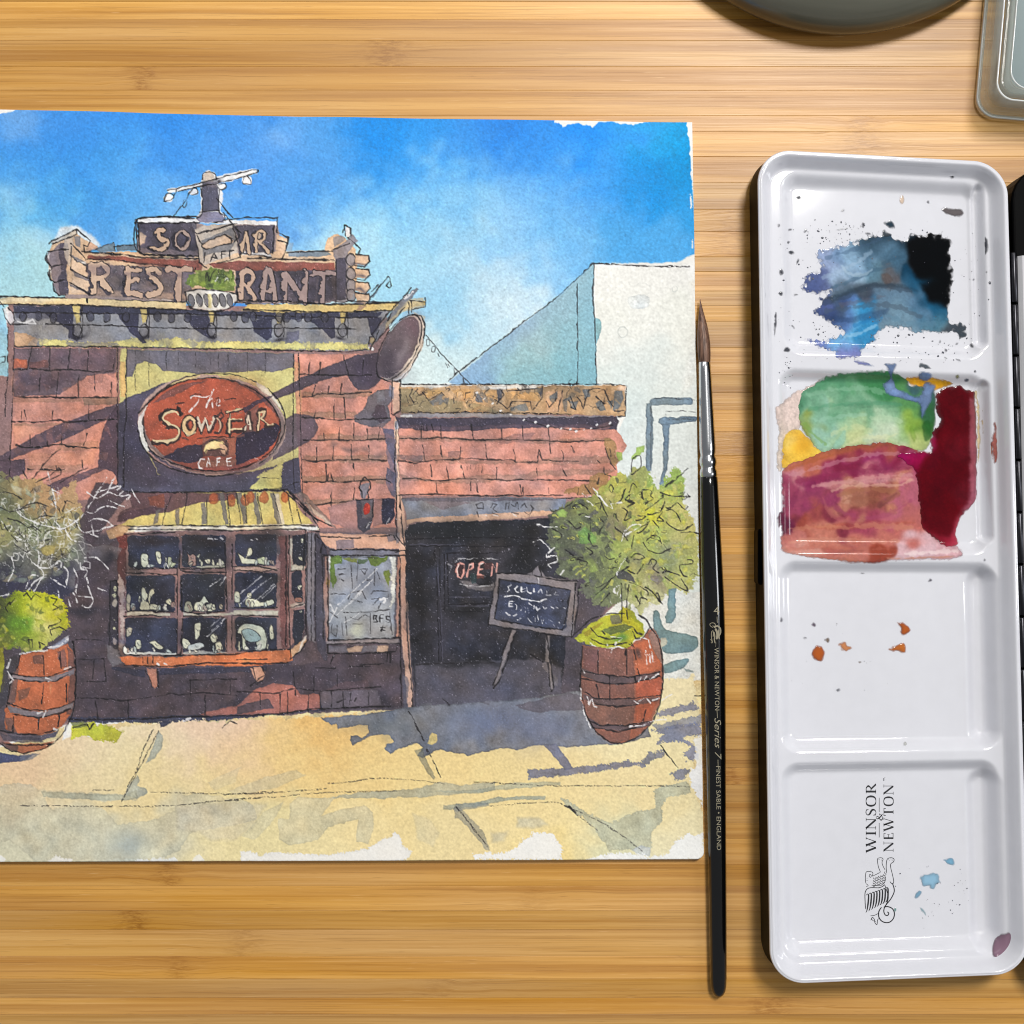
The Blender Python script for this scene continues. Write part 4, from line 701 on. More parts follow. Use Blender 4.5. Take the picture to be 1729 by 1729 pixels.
blob((206,208,180), 1090, 940, 50, 40, .8); g("960 740 1240 480/950 810 1130 650/1000 870 1110 800/1010 750 1210 560/890 870 950 760", 1.2, .75); g("1270 700 1310 690 1290 720", 4, .85); g("900 740 920 790", 3, .7)
w((150,136,138), "870 1000 1400 990 1400 1020 1050 1030 870 1030", .9); w((206,168,140), "1010 1060 1080 1040 1140 1040 1120 1080 1030 1090", .9); w((206,168,140), "1230 1040 1320 1035 1320 1080 1240 1085", .9); w((112,108,122), "880 1040 1010 1040 1030 1090 880 1090", .8); w((112,108,120), "1140 1040 1240 1040 1240 1085 1120 1085", .8)
k("830 240 1100 255 1120 250/1180 240 1360 235/1360 240 1440 340/900 340 1100 335 1440 345/850 380 1440 380/880 400 885 1000/1410 380 1400 980/890 1000 1100 990 1410 980/870 1030 1100 1020 1400 1020/880 1030 880 1095 1100 1100 1370 1080 1390 1040/930 1100 900 1170/1320 1090 1310 1150/1340 1090 1335 1160/840 290 830 360", 1.7, .85)
k("910 395 1100 390 1240 400", 1.2, .5)
# post between the buildings
T(600, 500, 4.94)
w((222,170,142), "300 710 380 720 372 960 320 980 310 900", edge=.05); w((228,180,152), "320 1020 365 1020 370 1300 375 1700 330 1700 335 1400", edge=.05); w((88,88,116), "270 1180 340 1200 350 1400 340 1700 300 1500 260 1300", .6); w((180,182,196), "328 1040 358 1040 360 1100 330 1110", .9); w((120,124,146), "285 740 330 760 320 860 280 830", .7)
k("380 705 372 960 310 1000/310 700 300 980 340 1010/365 1030 362 1300 375 1650/340 1040 330 1400 345 1720", 1.5, .8)
T(650, 800, 5.763)
w((224,176,152), "110 200 165 220 200 480 210 900 235 1500 260 2000 290 2550 300 2640 225 2640 220 2300 165 1600 150 1000 130 500", edge=.06); w((216,150,124), "160 750 195 800 215 1500 240 1900 200 1900 150 1200", .5, soft=2); w((140,130,140), "110 600 150 560 150 660 110 680", .8); w((244,240,232), "225 2480 300 2480 300 2640 225 2640", .95, edge=.03)
w((96,98,118), "170 1950 225 2000 220 2300 180 2300", .6)
k("115 200 110 600 210 740/145 210 165 480 190 700/150 820 150 1400 160 2300 175 2640/205 760 215 1500 260 2100 300 2640 220 2640", 1.5, .85); k("100 760 210 740/100 790 200 790", 1.6, .85)
# ---- low building on the right: frieze board, brick rows
T(600, 500, 4.94)
w((190,150,108), "370 745 1540 745 2250 745 2250 1000 1729 990 380 980", edge=.06, var=.08)
w((150,134,98), "370 770 480 780 640 870 800 860 1100 920 1200 960 380 970", .8, soft=2); w((214,160,92), "560 780 760 780 600 850", .85); w((216,160,96), "800 780 990 770 980 870 860 850", .85); w((218,160,96), "1060 780 1180 790 1180 870 1070 830", .85); w((220,164,100), "1250 800 1520 800 1550 880 1350 860 1260 860", .9)
w((108,110,116), "620 880 720 810 760 860 720 910 650 920", .85); w((98,100,108), "1010 800 1060 850 1060 900 1000 880", .9); w((84,84,94), "1180 770 1230 780 1220 860 1190 880", .9); w((74,74,86), "1510 770 1560 760 1550 840", .9); w((116,120,122), "1290 930 1420 890 1450 960 1300 960", .8); w((226,172,130), "1580 800 1729 790 1729 950 1600 980", .8)
for t in ("1610 840 1680 790 1680 860 1640 890", "1729 860 1800 830 1790 880", "1790 880 1860 870 1840 960 1800 930", "1900 780 1960 770 1960 840 1910 850", "2000 900 2060 860 2090 960 2040 960", "2160 790 2230 790 2240 850 2200 940 2150 960", "2100 880 2150 860 2140 940"): w((96,106,116), t, .85)
w((240,236,230), "380 738 700 740 780 745 700 765 390 760", .85); w((240,236,230), "1010 750 1540 745 1500 770 1050 780", .8); w((234,196,168), "2200 750 2260 750 2250 790 2180 780", .8)
dabs(46, "380 760 2240 760 2240 970 380 960", [(120,112,104),(210,166,116),(150,128,100),(96,98,104),(222,180,136),(168,132,92)], 2.5, 6, 91, .75, 1.8)
scrib(40, "380 760 2240 760 2240 960 380 950", 92, 7, wd=1.1, a=.7)
k("480 780 450 830 490 890/520 780 480 820/560 800 610 870 680 830 720 800 740 830/420 830 440 890/820 850 820 900/910 860 920 810 960 800/930 890 940 870 970 880/1160 860 1270 940/1280 930 1310 880 1350 880 1450 880/1460 880 1470 950 1500 930/1560 750 1560 840 1510 920/1220 790 1240 820 1180 900/1280 790 1520 770/1590 880 1620 930 1680 850/1729 790 1710 880 1690 960/1780 870 1800 930 1840 950 1790 830/1850 840 1890 900 1900 940 1950 780 2000 770 2080 780 2110 860 2150 920/2030 860 2010 840 2080 900/2160 960 2240 960", 1.4, .8)
k("385 735 700 740 1000 735 1540 738 2060 735 2260 745 2250 1000 2120 1010/375 700 375 950/390 970 700 975 1100 970 1729 985", 1.7, .85, skip=.08); k("380 970 1100 972 1800 985", 1.2, .6, skip=.3)
w((150,150,158), "380 980 1000 975 1729 1000 2150 1000 2150 1020 380 1010", .8); w((240,238,238), "370 990 480 988 480 1005 380 1008", .9)
w(SALMON, "365 1090 1000 1090 2180 1110 2260 1250 2180 1400 2200 1660 1900 1680 370 1660", edge=.04, var=.06)
w((66,58,80), "330 1010 700 1020 1300 1015 1729 1010 2170 1005 2200 1040 2180 1110 2000 1115 1729 1085 1400 1100 1100 1110 800 1130 500 1120 370 1100", edge=.12); w((100,76,92), "380 1070 800 1090 1200 1070 1800 1070 2150 1080 2100 1120 1729 1095 1200 1105 700 1130 400 1110", .7)
w((232,160,140), "370 1380 430 1390 430 1500 380 1510", .8)
for t in ("370 1170 700 1175 1000 1190 1400 1180 1700 1200 2100 1180 2160 1210 1500 1230 1000 1215 370 1205", "350 1320 700 1330 1000 1370 1400 1375 1900 1330 2200 1340 2180 1400 1700 1400 1000 1400 350 1370", "370 1480 700 1540 900 1500 1300 1490 1729 1440 2000 1440 2180 1450 2100 1490 1600 1500 1100 1560 700 1560 380 1530"): w((166,120,104), t, .8, soft=1.5, warp=1.6)
w((120,96,100), "350 1320 560 1330 560 1380 400 1370", .6); w((120,92,94), "770 1300 900 1290 860 1350 780 1340", .6); w((116,86,90), "1330 1150 1500 1140 1450 1210 1200 1240 1200 1200", .5)
k("370 1190 500 1190 700 1180 1000 1200 1400 1200 1729 1215 1900 1210 2130 1205/370 1375 500 1390 700 1365 860 1365 880 1350 1100 1365 1320 1365 1340 1385 1520 1385 1530 1280 1560 1365 1700 1380 1860 1380/370 1525 500 1520 640 1540 780 1535 870 1520 1100 1530 1300 1540 1400 1530 1729 1535 2000 1540/360 1660 600 1650 1000 1665 1400 1665 1729 1660/390 1690 700 1690 1100 1700 1729 1690 2100 1670", 1.7, .82)
k("550 1070 550 1190/710 1080 720 1190/970 1070 985 1190/1220 1110 1225 1190/1390 1080 1400 1190/1610 1100 1630 1310/560 1240 580 1380/715 1250 725 1370/880 1260 870 1360/1085 1240 1100 1365/1320 1280 1335 1370/630 1410 640 1500/760 1420 780 1530/880 1410 910 1510/1180 1430 1180 1530/1510 1440 1515 1540/670 1550 685 1640/960 1540 965 1620/1010 1570 1025 1640/1375 1570 1385 1650/1400 1590 1400 1660/1610 1600 1610 1650/560 1065 565 1110/590 1070 600 1120/640 1070 650 1130/1720 1290 1740 1340 1729 1380/1800 1250 1830 1300/1730 1440 1760 1500/2020 1370 2040 1390/1990 1550 2050 1540", 1.4, .78)
k("1000 1410 1000 1440/1030 1410 1030 1460/1060 1420 1055 1470/960 1410 960 1440/930 1420 935 1450", 1.1, .6)
dabs(60, "380 1130 2150 1130 2150 1640 380 1640", [(196,118,102),(218,146,128),(190,116,100),(214,138,118)], 3, 9, 15, .28, 2.6)
# string of lights across
k("1400 1030 1600 1090 1800 1120 1950 1110 2150 1075", 1.2, .7); 
for x, y in ((1010,810),(1070,860),(1140,900),(1210,960),(1295,990),(1400,1035),(1500,1055),(1605,1085),(1710,1110),(1790,1115),(1840,1130),(1900,1120),(1960,1105),(2010,1075),(2120,1060)): g(f"{x} {y} {x+9} {y-6}", 2.3, .9, skip=0)
# ---- entrance
T(650, 800, 5.763)
w((126,128,140), "160 240 700 230 1450 230 1760 240 1750 380 1500 400 900 420 220 450 200 380", edge=.06, var=.07); w((120,104,114), "380 270 660 260 860 280 720 310 560 350 440 300", .7); w((92,82,98), "170 235 900 230 1700 245 1600 260 600 270 200 260", .7)
w((222,172,140), "210 450 400 420 700 410 1000 385 1500 365 1640 370 1640 400 1300 430 800 460 300 470 210 500", edge=.05)
k("890 300 950 280 960 340 900 330 890 300/1030 330 1050 290 1090 300 1050 340 1090 370/1170 350 1180 290 1210 280 1200 340/1230 300 1260 320 1290 280 1300 340/1320 330 1360 290 1380 330/1420 300 1450 340 1400 410/900 370 910 420/1040 380 1100 400/1230 380 1300 390/1350 370 1390 400", 1.3, .6); g("920 400 990 410/1050 400 1100 405/1240 390 1280 410", 1.6, .7)
w((40,40,52), "195 560 230 500 400 470 800 460 1400 440 1740 420 1760 900 1750 1800 1720 2050 1450 2240 1100 2400 900 2440 300 2540 290 2100 240 1500 200 900", edge=.06, var=.14)
blob((28,32,38), 700, 560, 700, 100, .8); blob((26,24,28), 340, 1250, 120, 420, .85); blob((62,60,82), 560, 1500, 60, 400, .5); blob((58,56,76), 800, 1500, 300, 80, .6); blob((54,60,92), 940, 1180, 90, 50, .7); blob((24,24,28), 1360, 780, 160, 220, .9); blob((24,24,28), 900, 1340, 250, 40, .8); blob((64,60,78), 500, 1900, 200, 250, .6)
blob((66,58,78), 800, 2100, 300, 100, .5); blob((24,28,30), 900, 1880, 260, 40, .8)
k("210 640 700 620 1200 620 1700 640/220 705 600 700 1000 710 1500 700/530 720 540 1200 555 2100/480 730 510 1100 530 2000/600 770 1200 770/610 780 620 1300/580 780 580 1320/620 1270 1000 1260/640 1340 1000 1340/290 2120 500 2100 900 2130 1200 2120", 1.5, .8, (22,20,28)); k("500 800 545 1300 560 1900/610 1280 1010 1290/620 1200 1020 1195/240 690 700 690", 1.3, .45, (96,94,120))
dabs(40, "250 520 1700 480 1700 2000 300 2400", [(30,30,40),(62,60,76),(48,50,66),(26,26,32)], 5, 14, 16, .35, 2.)
w((124,118,124), "720 1040 850 1050 980 1100 1060 1060 1060 1130 960 1150 800 1110", .7); w((70,36,40), "680 880 760 860 790 950 740 1020 680 960", .8); w((80,40,44), "960 870 1050 860 1060 920 970 940", .7); w((130,60,52), "900 980 960 980 960 1020 900 1020", .7); w((30,58,66), "840 960 900 980 890 1060 850 1080 830 1010", .7)
g("720 880 700 930 710 1000 740 1020 770 970 770 880 735 870/800 1000 820 880 860 870 860 910 820 930/960 860 920 880 905 980 960 985/910 930 950 925/1036 988 1046 880 1082 955 1094 866", 2.2, .95, (232,158,146), skip=0.)
g("722 885 705 930 712 990/825 885 850 880/925 885 955 868/1052 885 1078 925", 1.0, .8, (246,228,222), skip=0.)
g("690 860 720 830 800 830 900 820/960 820 1100 830/730 1070 800 1090 900 1100 1040 1080", 1.4, .6); g("620 880 650 900 630 960", 1.5, .4)
# pavement inside the entrance
w((84,80,96), "290 1850 600 1830 1000 1815 1500 1800 1720 1900 1720 2600 1500 2640 1200 2560 900 2500 300 2540", .9, soft=2); w((96,86,98), "900 2400 1200 2260 1500 2150 1650 2300 1720 2500 1600 2620 1500 2640 1300 2560 1000 2530", .8, soft=3)
blob((30,30,38), 800, 1850, 460, 36, .8); k("300 1860 700 1840 1200 1840/560 2190 800 2380 900 2460 1050 2540/300 2540 700 2510 900 2520 1040 2540/620 2250 860 2480", 1.3, .65)
# ---- chalkboard on its easel
T(820, 940, 7.206)
w((120,110,114), "1160 1050 1180 1200 900 1500 800 1300 840 1060", .0)
w((128,118,122), "140 200 500 215 700 240 1110 300 1110 560 1060 970 760 940 400 880 30 820 90 500", edge=.1); w((128,120,128), "500 215 560 180 650 110 700 200 715 245", .95)
w((56,62,90), "165 275 600 330 1030 405 980 830 930 890 600 860 110 760 140 500", edge=.1, var=.12); blob((42,44,56), 400, 420, 260, 100, .6); blob((70,82,120), 300, 700, 200, 80, .5); blob((66,80,120), 700, 780, 200, 70, .5)
w((128,118,122), "310 890 370 880 300 1100 200 1370 130 1580 95 1600 110 1480 200 1240", edge=.1); w((128,120,124), "730 950 780 960 770 1150 790 1300 830 1600 790 1640 770 1400 740 1280 720 1280", .9); w((124,118,128), "690 1290 740 1290 760 1420 690 1350", .8); w((110,104,112), "830 1430 880 1470 880 1570 835 1570", .8)
k("130 200 450 205 600 235 900 290 1120 295/170 270 600 330 1030 405 1020 500 960 800 930 890/170 280 150 500 105 760 500 830 930 890/40 820 250 870 500 890 760 940 1050 975/1140 350 1110 700 1060 970/1100 320 1040 980/90 480 40 700 30 830/570 170 555 230/660 120 680 230/315 890 200 1200/370 890 260 1260 160 1520 100 1600/200 1250 95 1560/745 960 770 1160 790 1290 830 1590 800 1640 780 1580 760 1290/550 1190 700 1280", 1.7, .85)
g("310 340 270 360 290 400 260 430/390 360 360 390 370 420 400 430/440 370 435 430 490 420/440 395 480 390/500 380 510 430 560 445/590 390 595 430/640 440 670 390 690 440/740 420 735 465 790 465/850 430 830 450 880 470", 1.5, .92, skip=.1)
g("230 490 330 470 400 480 460 515 540 530 660 545 740 515", 1.5, .9, skip=.05); g("340 540 290 545 285 600 330 605/290 570 320 570/360 580 380 600 370 640/420 590 440 600 430 650/460 610 480 620 480 670/500 610 520 680/530 570 560 590/590 600 590 630/620 620 640 650 660 630/700 610 720 640 740 620/790 610 830 630/860 620 880 630/950 620 970 630/250 680 300 710/340 720 380 700/390 770 430 750/510 740 530 770 560 800/600 740 600 780/630 710 640 760/670 760 680 790/700 760 690 800/770 770 800 790/890 790 900 810/920 820 960 820/820 830 830 840/870 850 880 870", 1.4, .8, skip=.2)
g("640 260 645 330", 1.6, .8); k("830 520 850 510 840 540/880 510 890 545/920 510 930 545 960 520", 1.4, .8, (28,28,40))
# ---- tree over the right barrel
T(900, 750, 4.94)
TR = [(300,500,98,102,74),(180,750,84,90,72),(330,850,92,98,76),(250,1000,96,104,80),(450,450,128,132,72),(420,640,112,122,82),(450,760,140,160,82),(560,350,172,168,70),(700,330,186,180,76),
 (850,260,150,158,86),(900,420,184,178,70),(780,560,178,166,84),(1000,560,206,198,50),(1150,450,184,182,92),(1200,260,148,178,78),(1230,580,196,184,100),(650,650,130,124,92),(900,700,182,184,78),(1050,750,162,178,92),(1200,700,190,182,96),
 (1320,700,206,194,108),(520,900,116,124,88),(650,930,150,160,86),(800,860,168,180,84),(980,860,172,184,80),(1200,860,130,136,112),(1330,880,196,188,100),(500,1040,118,128,76),(720,1040,140,152,84),(900,980,130,128,98),(1100,960,142,152,108),(1290,1000,170,176,96),
 (450,1160,98,102,88),(620,1130,108,116,80),(930,1120,176,172,92),(1030,1110,128,116,108),(1150,1130,184,176,108),(1300,1130,176,178,104),(600,1250,112,120,84),(850,1230,172,172,108),(950,1280,196,192,140)]
TR = [(x, y, 1.0 * r_ + .02 * (r_ + g_ + b_) / 3, 1.0 * g_ + .03 * (r_ + g_ + b_) / 3, .94 * b_ + .06 * (r_ + g_ + b_) / 3) for x, y, r_, g_, b_ in TR]
field(TR, 95, "150 560 260 480 420 440 500 440 570 340 640 280 750 240 800 280 850 200 930 190 1000 280 1040 360 1120 320 1130 190 1200 190 1260 280 1250 480 1320 590 1350 720 1375 860 1370 1100 1330 1180 1280 1230 1180 1210 1100 1260 1060 1340 980 1330 900 1420 840 1340 760 1310 640 1360 540 1340 450 1290 400 1220 430 1140 260 1110 180 1090 230 960 200 900 140 800 130 700", warp=2.2, wob=10, dry=3, soft=1, gran=.05)
TP = "200 560 420 440 600 300 850 230 1050 380 1240 300 1300 600 1350 860 1330 1150 1060 1300 900 1380 560 1330 430 1130 200 1060 220 900 150 760"
dabs(120, "150 560 420 450 620 620 700 900 640 1300 450 1280 430 1130 180 1080 140 760", [(84,92,70),(110,122,82),(98,98,92),(70,76,66),(134,152,84),(88,84,92)], 2, 6, 21, .75)
dabs(170, "560 340 850 230 1050 380 1240 300 1300 600 1350 860 1330 1150 1060 1280 880 1330 720 1100 700 800 600 560", [(182,184,70),(202,198,84),(156,176,80),(212,206,70),(150,156,86),(174,194,88),(196,190,110)], 2, 6, 22, .75)
rt = np.random.default_rng(61); qc = P("760 820")[0]; tp = P(TP)
for _ in range(120):                                    # leaf strokes fanning out from the middle of the crown
    q = rt.uniform(tp.min(0), tp.max(0))
    if sdf(tp, np.array([[q[0]]], np.float32), np.array([[q[1]]], np.float32))[0, 0] < 4: continue
    d_ = (q - qc) / (np.linalg.norm(q - qc) + 1e-6); n_ = np.array([-d_[1], d_[0]]); L_ = rt.uniform(5, 11)
    c_ = ((120,132,70),(196,200,84),(86,92,62),(168,182,80),(210,206,96))[int(rt.integers(5))]
    line(c_, spl(np.array([q, q + d_ * L_ * .5 + n_ * 1.2, q + d_ * L_]), 4), rt.uniform(2, 4), .75, 0, .3)
    if rt.random() < .45: line(INK, spl(np.array([q, q + d_ * L_ * .5 + n_ * 2.2, q + d_ * L_, q + d_ * L_ * .5 - n_ * 2.0]), 4), 1.2, .75, 0, .3)
scrib(22, TP, 23, 6, wd=1.15, a=.62)
w((160,120,70), "480 270 540 235 620 240 620 330 540 370 500 420 380 420 260 410 270 370 380 350 470 320", .8, warp=1.8); w((150,120,70), "590 -40 640 -60 700 0 690 200 640 150 600 40", .75, warp=1.5); w((152,190,80), "700 60 740 70 745 130 700 150", .85); w((150,190,76), "820 130 860 30 930 10 920 60 850 130", .85, warp=1.4); w((154,184,80), "200 570 250 540 290 570 270 610 220 610", .85)
w((120,182,78), "370 730 440 690 540 780 530 820 430 830 380 820", .6, warp=1.6); w((164,190,84), "420 910 470 900 540 1060 480 1080", .6, warp=1.6); w((170,190,90), "620 750 700 830 690 850 610 770", .8); w((160,182,84), "650 900 710 920 700 960 650 950", .8); w((214,204,40), "950 560 1010 520 1020 640 970 640", .7, warp=1.6); w((70,72,84), "690 1080 740 1050 820 1080 850 1160 760 1130 700 1120", .85); blob((52,50,66), 330, 890, 60, 26, .7, ang=.4); blob((56,54,70), 470, 930, 50, 30, .5); blob((84,78,86), 760, 760, 40, 60, .6); w((210,210,200), "980 1120 1050 1120 1040 1150 990 1140", .7); w((112,100,104), "980 1100 1060 1090 1090 1130 1040 1170 980 1130", .6)
k("625 370 650 340 670 370 650 400 630 380/770 370 740 460 700 500/810 420 770 460 830 470/800 400 830 330 860 360/920 460 910 390 950 380 990 400 980 430 1000 460 940 490/940 550 1050 470/960 590 1060 560 1100 480/740 530 790 560 760 640 820 610/800 480 850 490 790 520/860 640 940 610 880 600/900 690 960 660 920 720 870 740/1000 640 1050 700/1050 600 1090 640 1040 640/1110 530 1200 580 1230 650/1160 520 1200 490 1260 540 1290 520/1110 640 1140 680 1240 720 1330 670/1240 740 1300 730 1380 750/950 800 1000 760 1050 780 1070 830/920 820 960 880 1050 910 1150 870/1010 790 1060 810/820 940 870 915 930 950 840 960/960 1000 990 960 1030 980 1000 1040 1050 1070/1290 960 1330 970 1310 1000 1220 1010 1250 1090 1280 1100/1080 1070 1130 1060 1220 1090/1100 1110 1200 1180 1290 1220 1230 1120/870 1080 920 1000/790 1050 850 1080/740 1060 800 1020/520 1250 580 1210 660 1120/530 1200 640 1140 700 1080/550 1340 640 1240/800 1150 870 1180 950 1220 960 1260/860 1260 890 1330 900 1280 950 1300/940 1190 1010 1250 1080 1340/1020 1260 1040 1240 1070 1330", 1.5, .82, sm=True)
k("330 520 390 500 460 540/390 590 430 580 480 640 470 780/300 640 360 700 400 690/520 500 570 490 560 540/550 440 620 600/560 620 590 660 550 740/680 690 740 740 790 800/840 760 820 870/440 860 500 900 480 920/600 930 640 960 680 950/380 960 450 980 440 1010/160 700 240 760 200 800/270 880 340 930/460 740 490 840 530 850/330 480 280 520 170 560 140 540/1060 400 1150 430 1310 440/1080 560 1040 620/1280 410 1310 440/1290 200 1150 330 1170 300 1110 350/820 230 830 130 890 100 900 180 850 240 820 250/600 30 640 140 690 220/640 40 650 100/550 280 545 330/590 190 600 250 650 270/430 340 480 410/380 370 370 420", 1.4, .75, sm=True)
g("500 360 550 420 600 490 660 540 650 500/540 420 580 460/650 490 740 490/740 810 760 740 820 680 900 670 840 720 770 760/770 960 730 1010 700 1090/690 1240 680 1210 720 1180 700 1260/730 1260 740 1310/410 410 440 440 480 435/450 470 500 510/0 820 60 800 120 850 150 880/180 860 110 940 190 930 200 980 130 1000 150 1030/260 1050 230 1090/30 670 100 690/100 690 200 690/430 600 470 610/1020 240 970 250", 1.6, .88, sm=True)
g("640 1310 650 1330", 2, .5)
k("735 1160 745 1480/800 1170 780 1300 785 1460", 1.6, .8)
# teal brush shadows beyond the barrel
TE = (116,146,150)
w(TE, "1000 1400 1040 1390 1070 1470 1100 1540 1200 1570 1300 1590 1370 1620 1370 1690 1300 1729 1100 1740 1060 1640 1010 1540", edge=.18, sm=True); w(TE, "1130 1200 1190 1200 1190 1440 1160 1490 1110 1490 1100 1440 1125 1380", edge=.18)
T(900, 1000, 4.94)
w(TE, "1090 610 1180 570 1290 545 1300 570 1250 630 1150 670 1090 670", edge=.18, sm=True); w((120,142,140), "1090 790 1150 765 1240 760 1320 800 1320 850 1240 870 1150 850 1090 850", edge=.18, sm=True); w((150,170,166), "1250 630 1330 650 1340 670 1270 660", .8)
w((214,206,180), "1060 380 1110 380 1120 430 1070 470", .9)
# ---- ground
T(0, 0)
GC0 = [(-80,1330,225,205,150),(-80,1400,190,190,158),(20,1320,236,206,150),(60,1300,238,196,152),(130,1260,238,212,172),(100,1310,238,216,158),(200,1290,236,222,184),(180,1320,238,216,152),(250,1310,238,214,140),(330,1240,236,202,172),(300,1260,234,214,178),(400,1255,236,198,166),
 (350,1300,238,212,134),(420,1290,238,206,128),(480,1270,240,202,112),(540,1235,238,186,76),(580,1250,238,194,92),(520,1310,240,208,118),(620,1290,240,206,114),(660,1310,240,210,122),(700,1320,240,212,126),(760,1310,240,210,124),(850,1330,240,214,132),(900,1320,240,214,136),(1000,1330,240,216,144),(1050,1270,238,222,166),
 (1100,1220,236,222,166),(1130,1250,236,220,160),(1150,1180,236,220,170),(1100,1340,240,216,146),(60,1420,206,204,176),(150,1400,210,206,178),(220,1420,196,202,192),(240,1370,236,210,134),(300,1400,206,202,174),(340,1430,232,216,152),(400,1370,230,212,142),(450,1400,226,212,146),(520,1420,232,214,146),
 (600,1390,236,214,142),(680,1380,238,214,136),(750,1400,232,212,144),(800,1400,234,212,140),(900,1380,238,216,142),(950,1430,238,212,120),(1000,1390,236,216,146),(1050,1420,210,212,172),(1130,1360,236,220,160),(1170,1400,230,218,170),(1120,1440,228,220,180)]
GC = [(x, y, min(r_ + 4, 250), g_ * .985 + 5, b_ + (172 - b_) * .28) for x, y, r_, g_, b_ in GC0]
field(GC, 44, "-140 1300 0 1285 60 1262 110 1238 220 1224 360 1218 520 1210 700 1200 880 1200 1000 1180 1100 1150 1170 1140 1180 1200 1178 1260 1170 1290 1172 1330 1184 1370 1200 1380 1200 1480 -140 1480", warp=1.6, dry=3, soft=1, gran=.016)
T(0, 1150, 4.3225)
GG = (194,190,164)
w(GG, "-600 780 0 765 150 740 220 750 290 800 600 810 900 825 1000 790 1080 815 1000 870 900 875 600 865 330 850 360 920 380 940 560 915 750 920 860 1040 960 1030 1160 1000 1270 940 1300 830 1440 820 1600 850 1729 850 1850 900 1880 1000 1729 1050 1400 1100 1320 1220 1200 1270 1000 1290 280 1300 200 1240 80 1150 0 1180 -600 1250", .5, edge=.10, var=.06, warp=1.6)
w((190,184,170), "1290 920 1729 880 1950 900 1850 1050 1729 1150 1550 1160 1450 1100 1300 1080", .4, soft=5); blob((150,170,180), 940, 1200, 130, 120, .5)
w((168,178,170), "1160 360 1190 400 1180 490 1130 560 1060 600 1090 540 1140 420", .85, edge=.12); w((160,168,160), "930 770 1000 690 1020 720 1000 770 1060 780 1080 815 1000 860 920 830", .75, edge=.12); w((166,168,146), "300 808 900 830 1000 800 1010 850 950 872 600 862 320 845", .7, edge=.12)
w((196,200,40), "540 320 650 300 790 320 900 370 850 440 720 440 620 400 520 430 530 370", .9, warp=1.8, dry=2); w((110,118,60), "520 300 620 290 650 320 560 350", .8); w((56,64,104), "0 520 110 540 200 540 270 530 150 590 0 600 -500 640 -500 520", .95); w((112,116,130), "150 530 300 530 240 570 150 585", .7); w((52,58,90), "1160 300 1280 290 1180 340", .95)
w((238,238,236), "480 330 530 320 520 400 460 430", .8, edge=0); g("1340 290 1390 270/640 400 660 410", 3, .8)
k("1160 360 1060 560 960 740 890 880/1120 350 1040 520 1000 650 930 770", 1.2, .7, skip=.2); k("680 795 830 795/1100 810 1300 815 1729 825 2000 805/150 908 500 912 800 912 1100 912 1300 905 1600 875 1900 850", 1.4, .65, skip=.42); k("1620 340 1680 290 1729 310/540 340 640 310 660 350 690 310", 1.5, .8)
w((236,236,234), var=.004, gran=.012, pts="-500 1200 0 1250 60 1290 40 1310 -500 1320", a=.85, edge=0); w((238,236,232), var=.004, gran=.012, pts="380 1290 420 1260 540 1290 540 1310 380 1310", a=.8, dry=2, edge=0); w((228,232,236), var=.004, gran=.012, pts="1000 1295 1280 1270 1310 1300 1310 1330 1000 1330", a=.8, dry=2, edge=0)
w((240,238,232), var=.004, gran=.012, pts="1420 1290 1460 1250 1510 1300 1500 1330 1400 1330", a=.8, edge=0)
T(350, 1150, 4.3225)
w((236,234,230), var=.004, gran=.012, pts="250 1310 240 1250 320 1230 400 1260 480 1240 700 1250 900 1250 1150 1220 1240 1170 1330 1130 1370 1090 1410 1120 1440 1200 1490 1240 1460 1290 1300 1310", a=.95, edge=.05, dry=2)
w(GG, "520 1000 600 1000 600 900 660 850 930 850 900 900 830 980 1000 930 1150 910 1210 960 1220 1080 1180 1180 1090 1160 1100 1000 880 1060 820 1150 600 1190 530 1150", .5, edge=.14); w(GG, "250 1130 420 950 560 880 480 1020 360 1150", .4, edge=.1); w(GG, "160 800 420 700 650 650 720 690 500 780 200 830", .35, edge=.12); w(GG, "0 740 200 640 250 620 200 740 50 800", .25, edge=.1)
w((156,162,150), "900 850 1100 810 1500 790 1650 750 1729 740 1850 760 2100 740 2100 800 1729 830 1500 850 1200 855 940 855", .6, edge=.12, warp=1.2); w(GG, "1500 960 1620 1000 1700 1100 1650 1200 1540 1150", .35, soft=3)
k("0 822 400 822 600 805 870 785/0 880 300 860 600 835 750 820 1000 808 1200 805 1400 800/880 745 1000 740 1200 712 1370 712 1600 730 1729 750", 1.3, .6, skip=.42)
# pavement shadow of the tree
PS = (118,120,130)
T(0, 0)
w(PS, "540 1212 620 1205 700 1192 780 1188 900 1178 990 1165 1120 1150 1100 1200 1090 1220 1100 1245 1050 1256 1000 1258 960 1262 930 1258 900 1258 880 1266 850 1264 820 1268 790 1276 765 1272 745 1264 730 1270 712 1280 705 1276 714 1262 705 1254 690 1258 680 1262 668 1266 658 1272 648 1262 655 1254 665 1252 660 1242 640 1240 620 1246 600 1256 594 1258 590 1250 592 1242 602 1242 612 1246 622 1238 620 1226 600 1226 580 1228 572 1232 568 1222 560 1222", edge=.22, warp=1.3, var=.06)
w((238,204,120), "724 1244 730 1236 738 1240 738 1252 730 1258 722 1254", edge=0); blob((100,112,150), 830, 1215, 70, 30, .6); blob((104,108,110), 650, 1225, 60, 16, .6); blob((112,118,150), 920, 1230, 60, 30, .5); w((92,84,98), "870 1190 960 1170 1000 1180 990 1200 930 1200 910 1204 880 1196", .7); w((96,98,108), "710 1188 730 1186 728 1196 718 1200", .6); w((90,90,106), "812 1184 830 1184 826 1192 818 1190", .7)
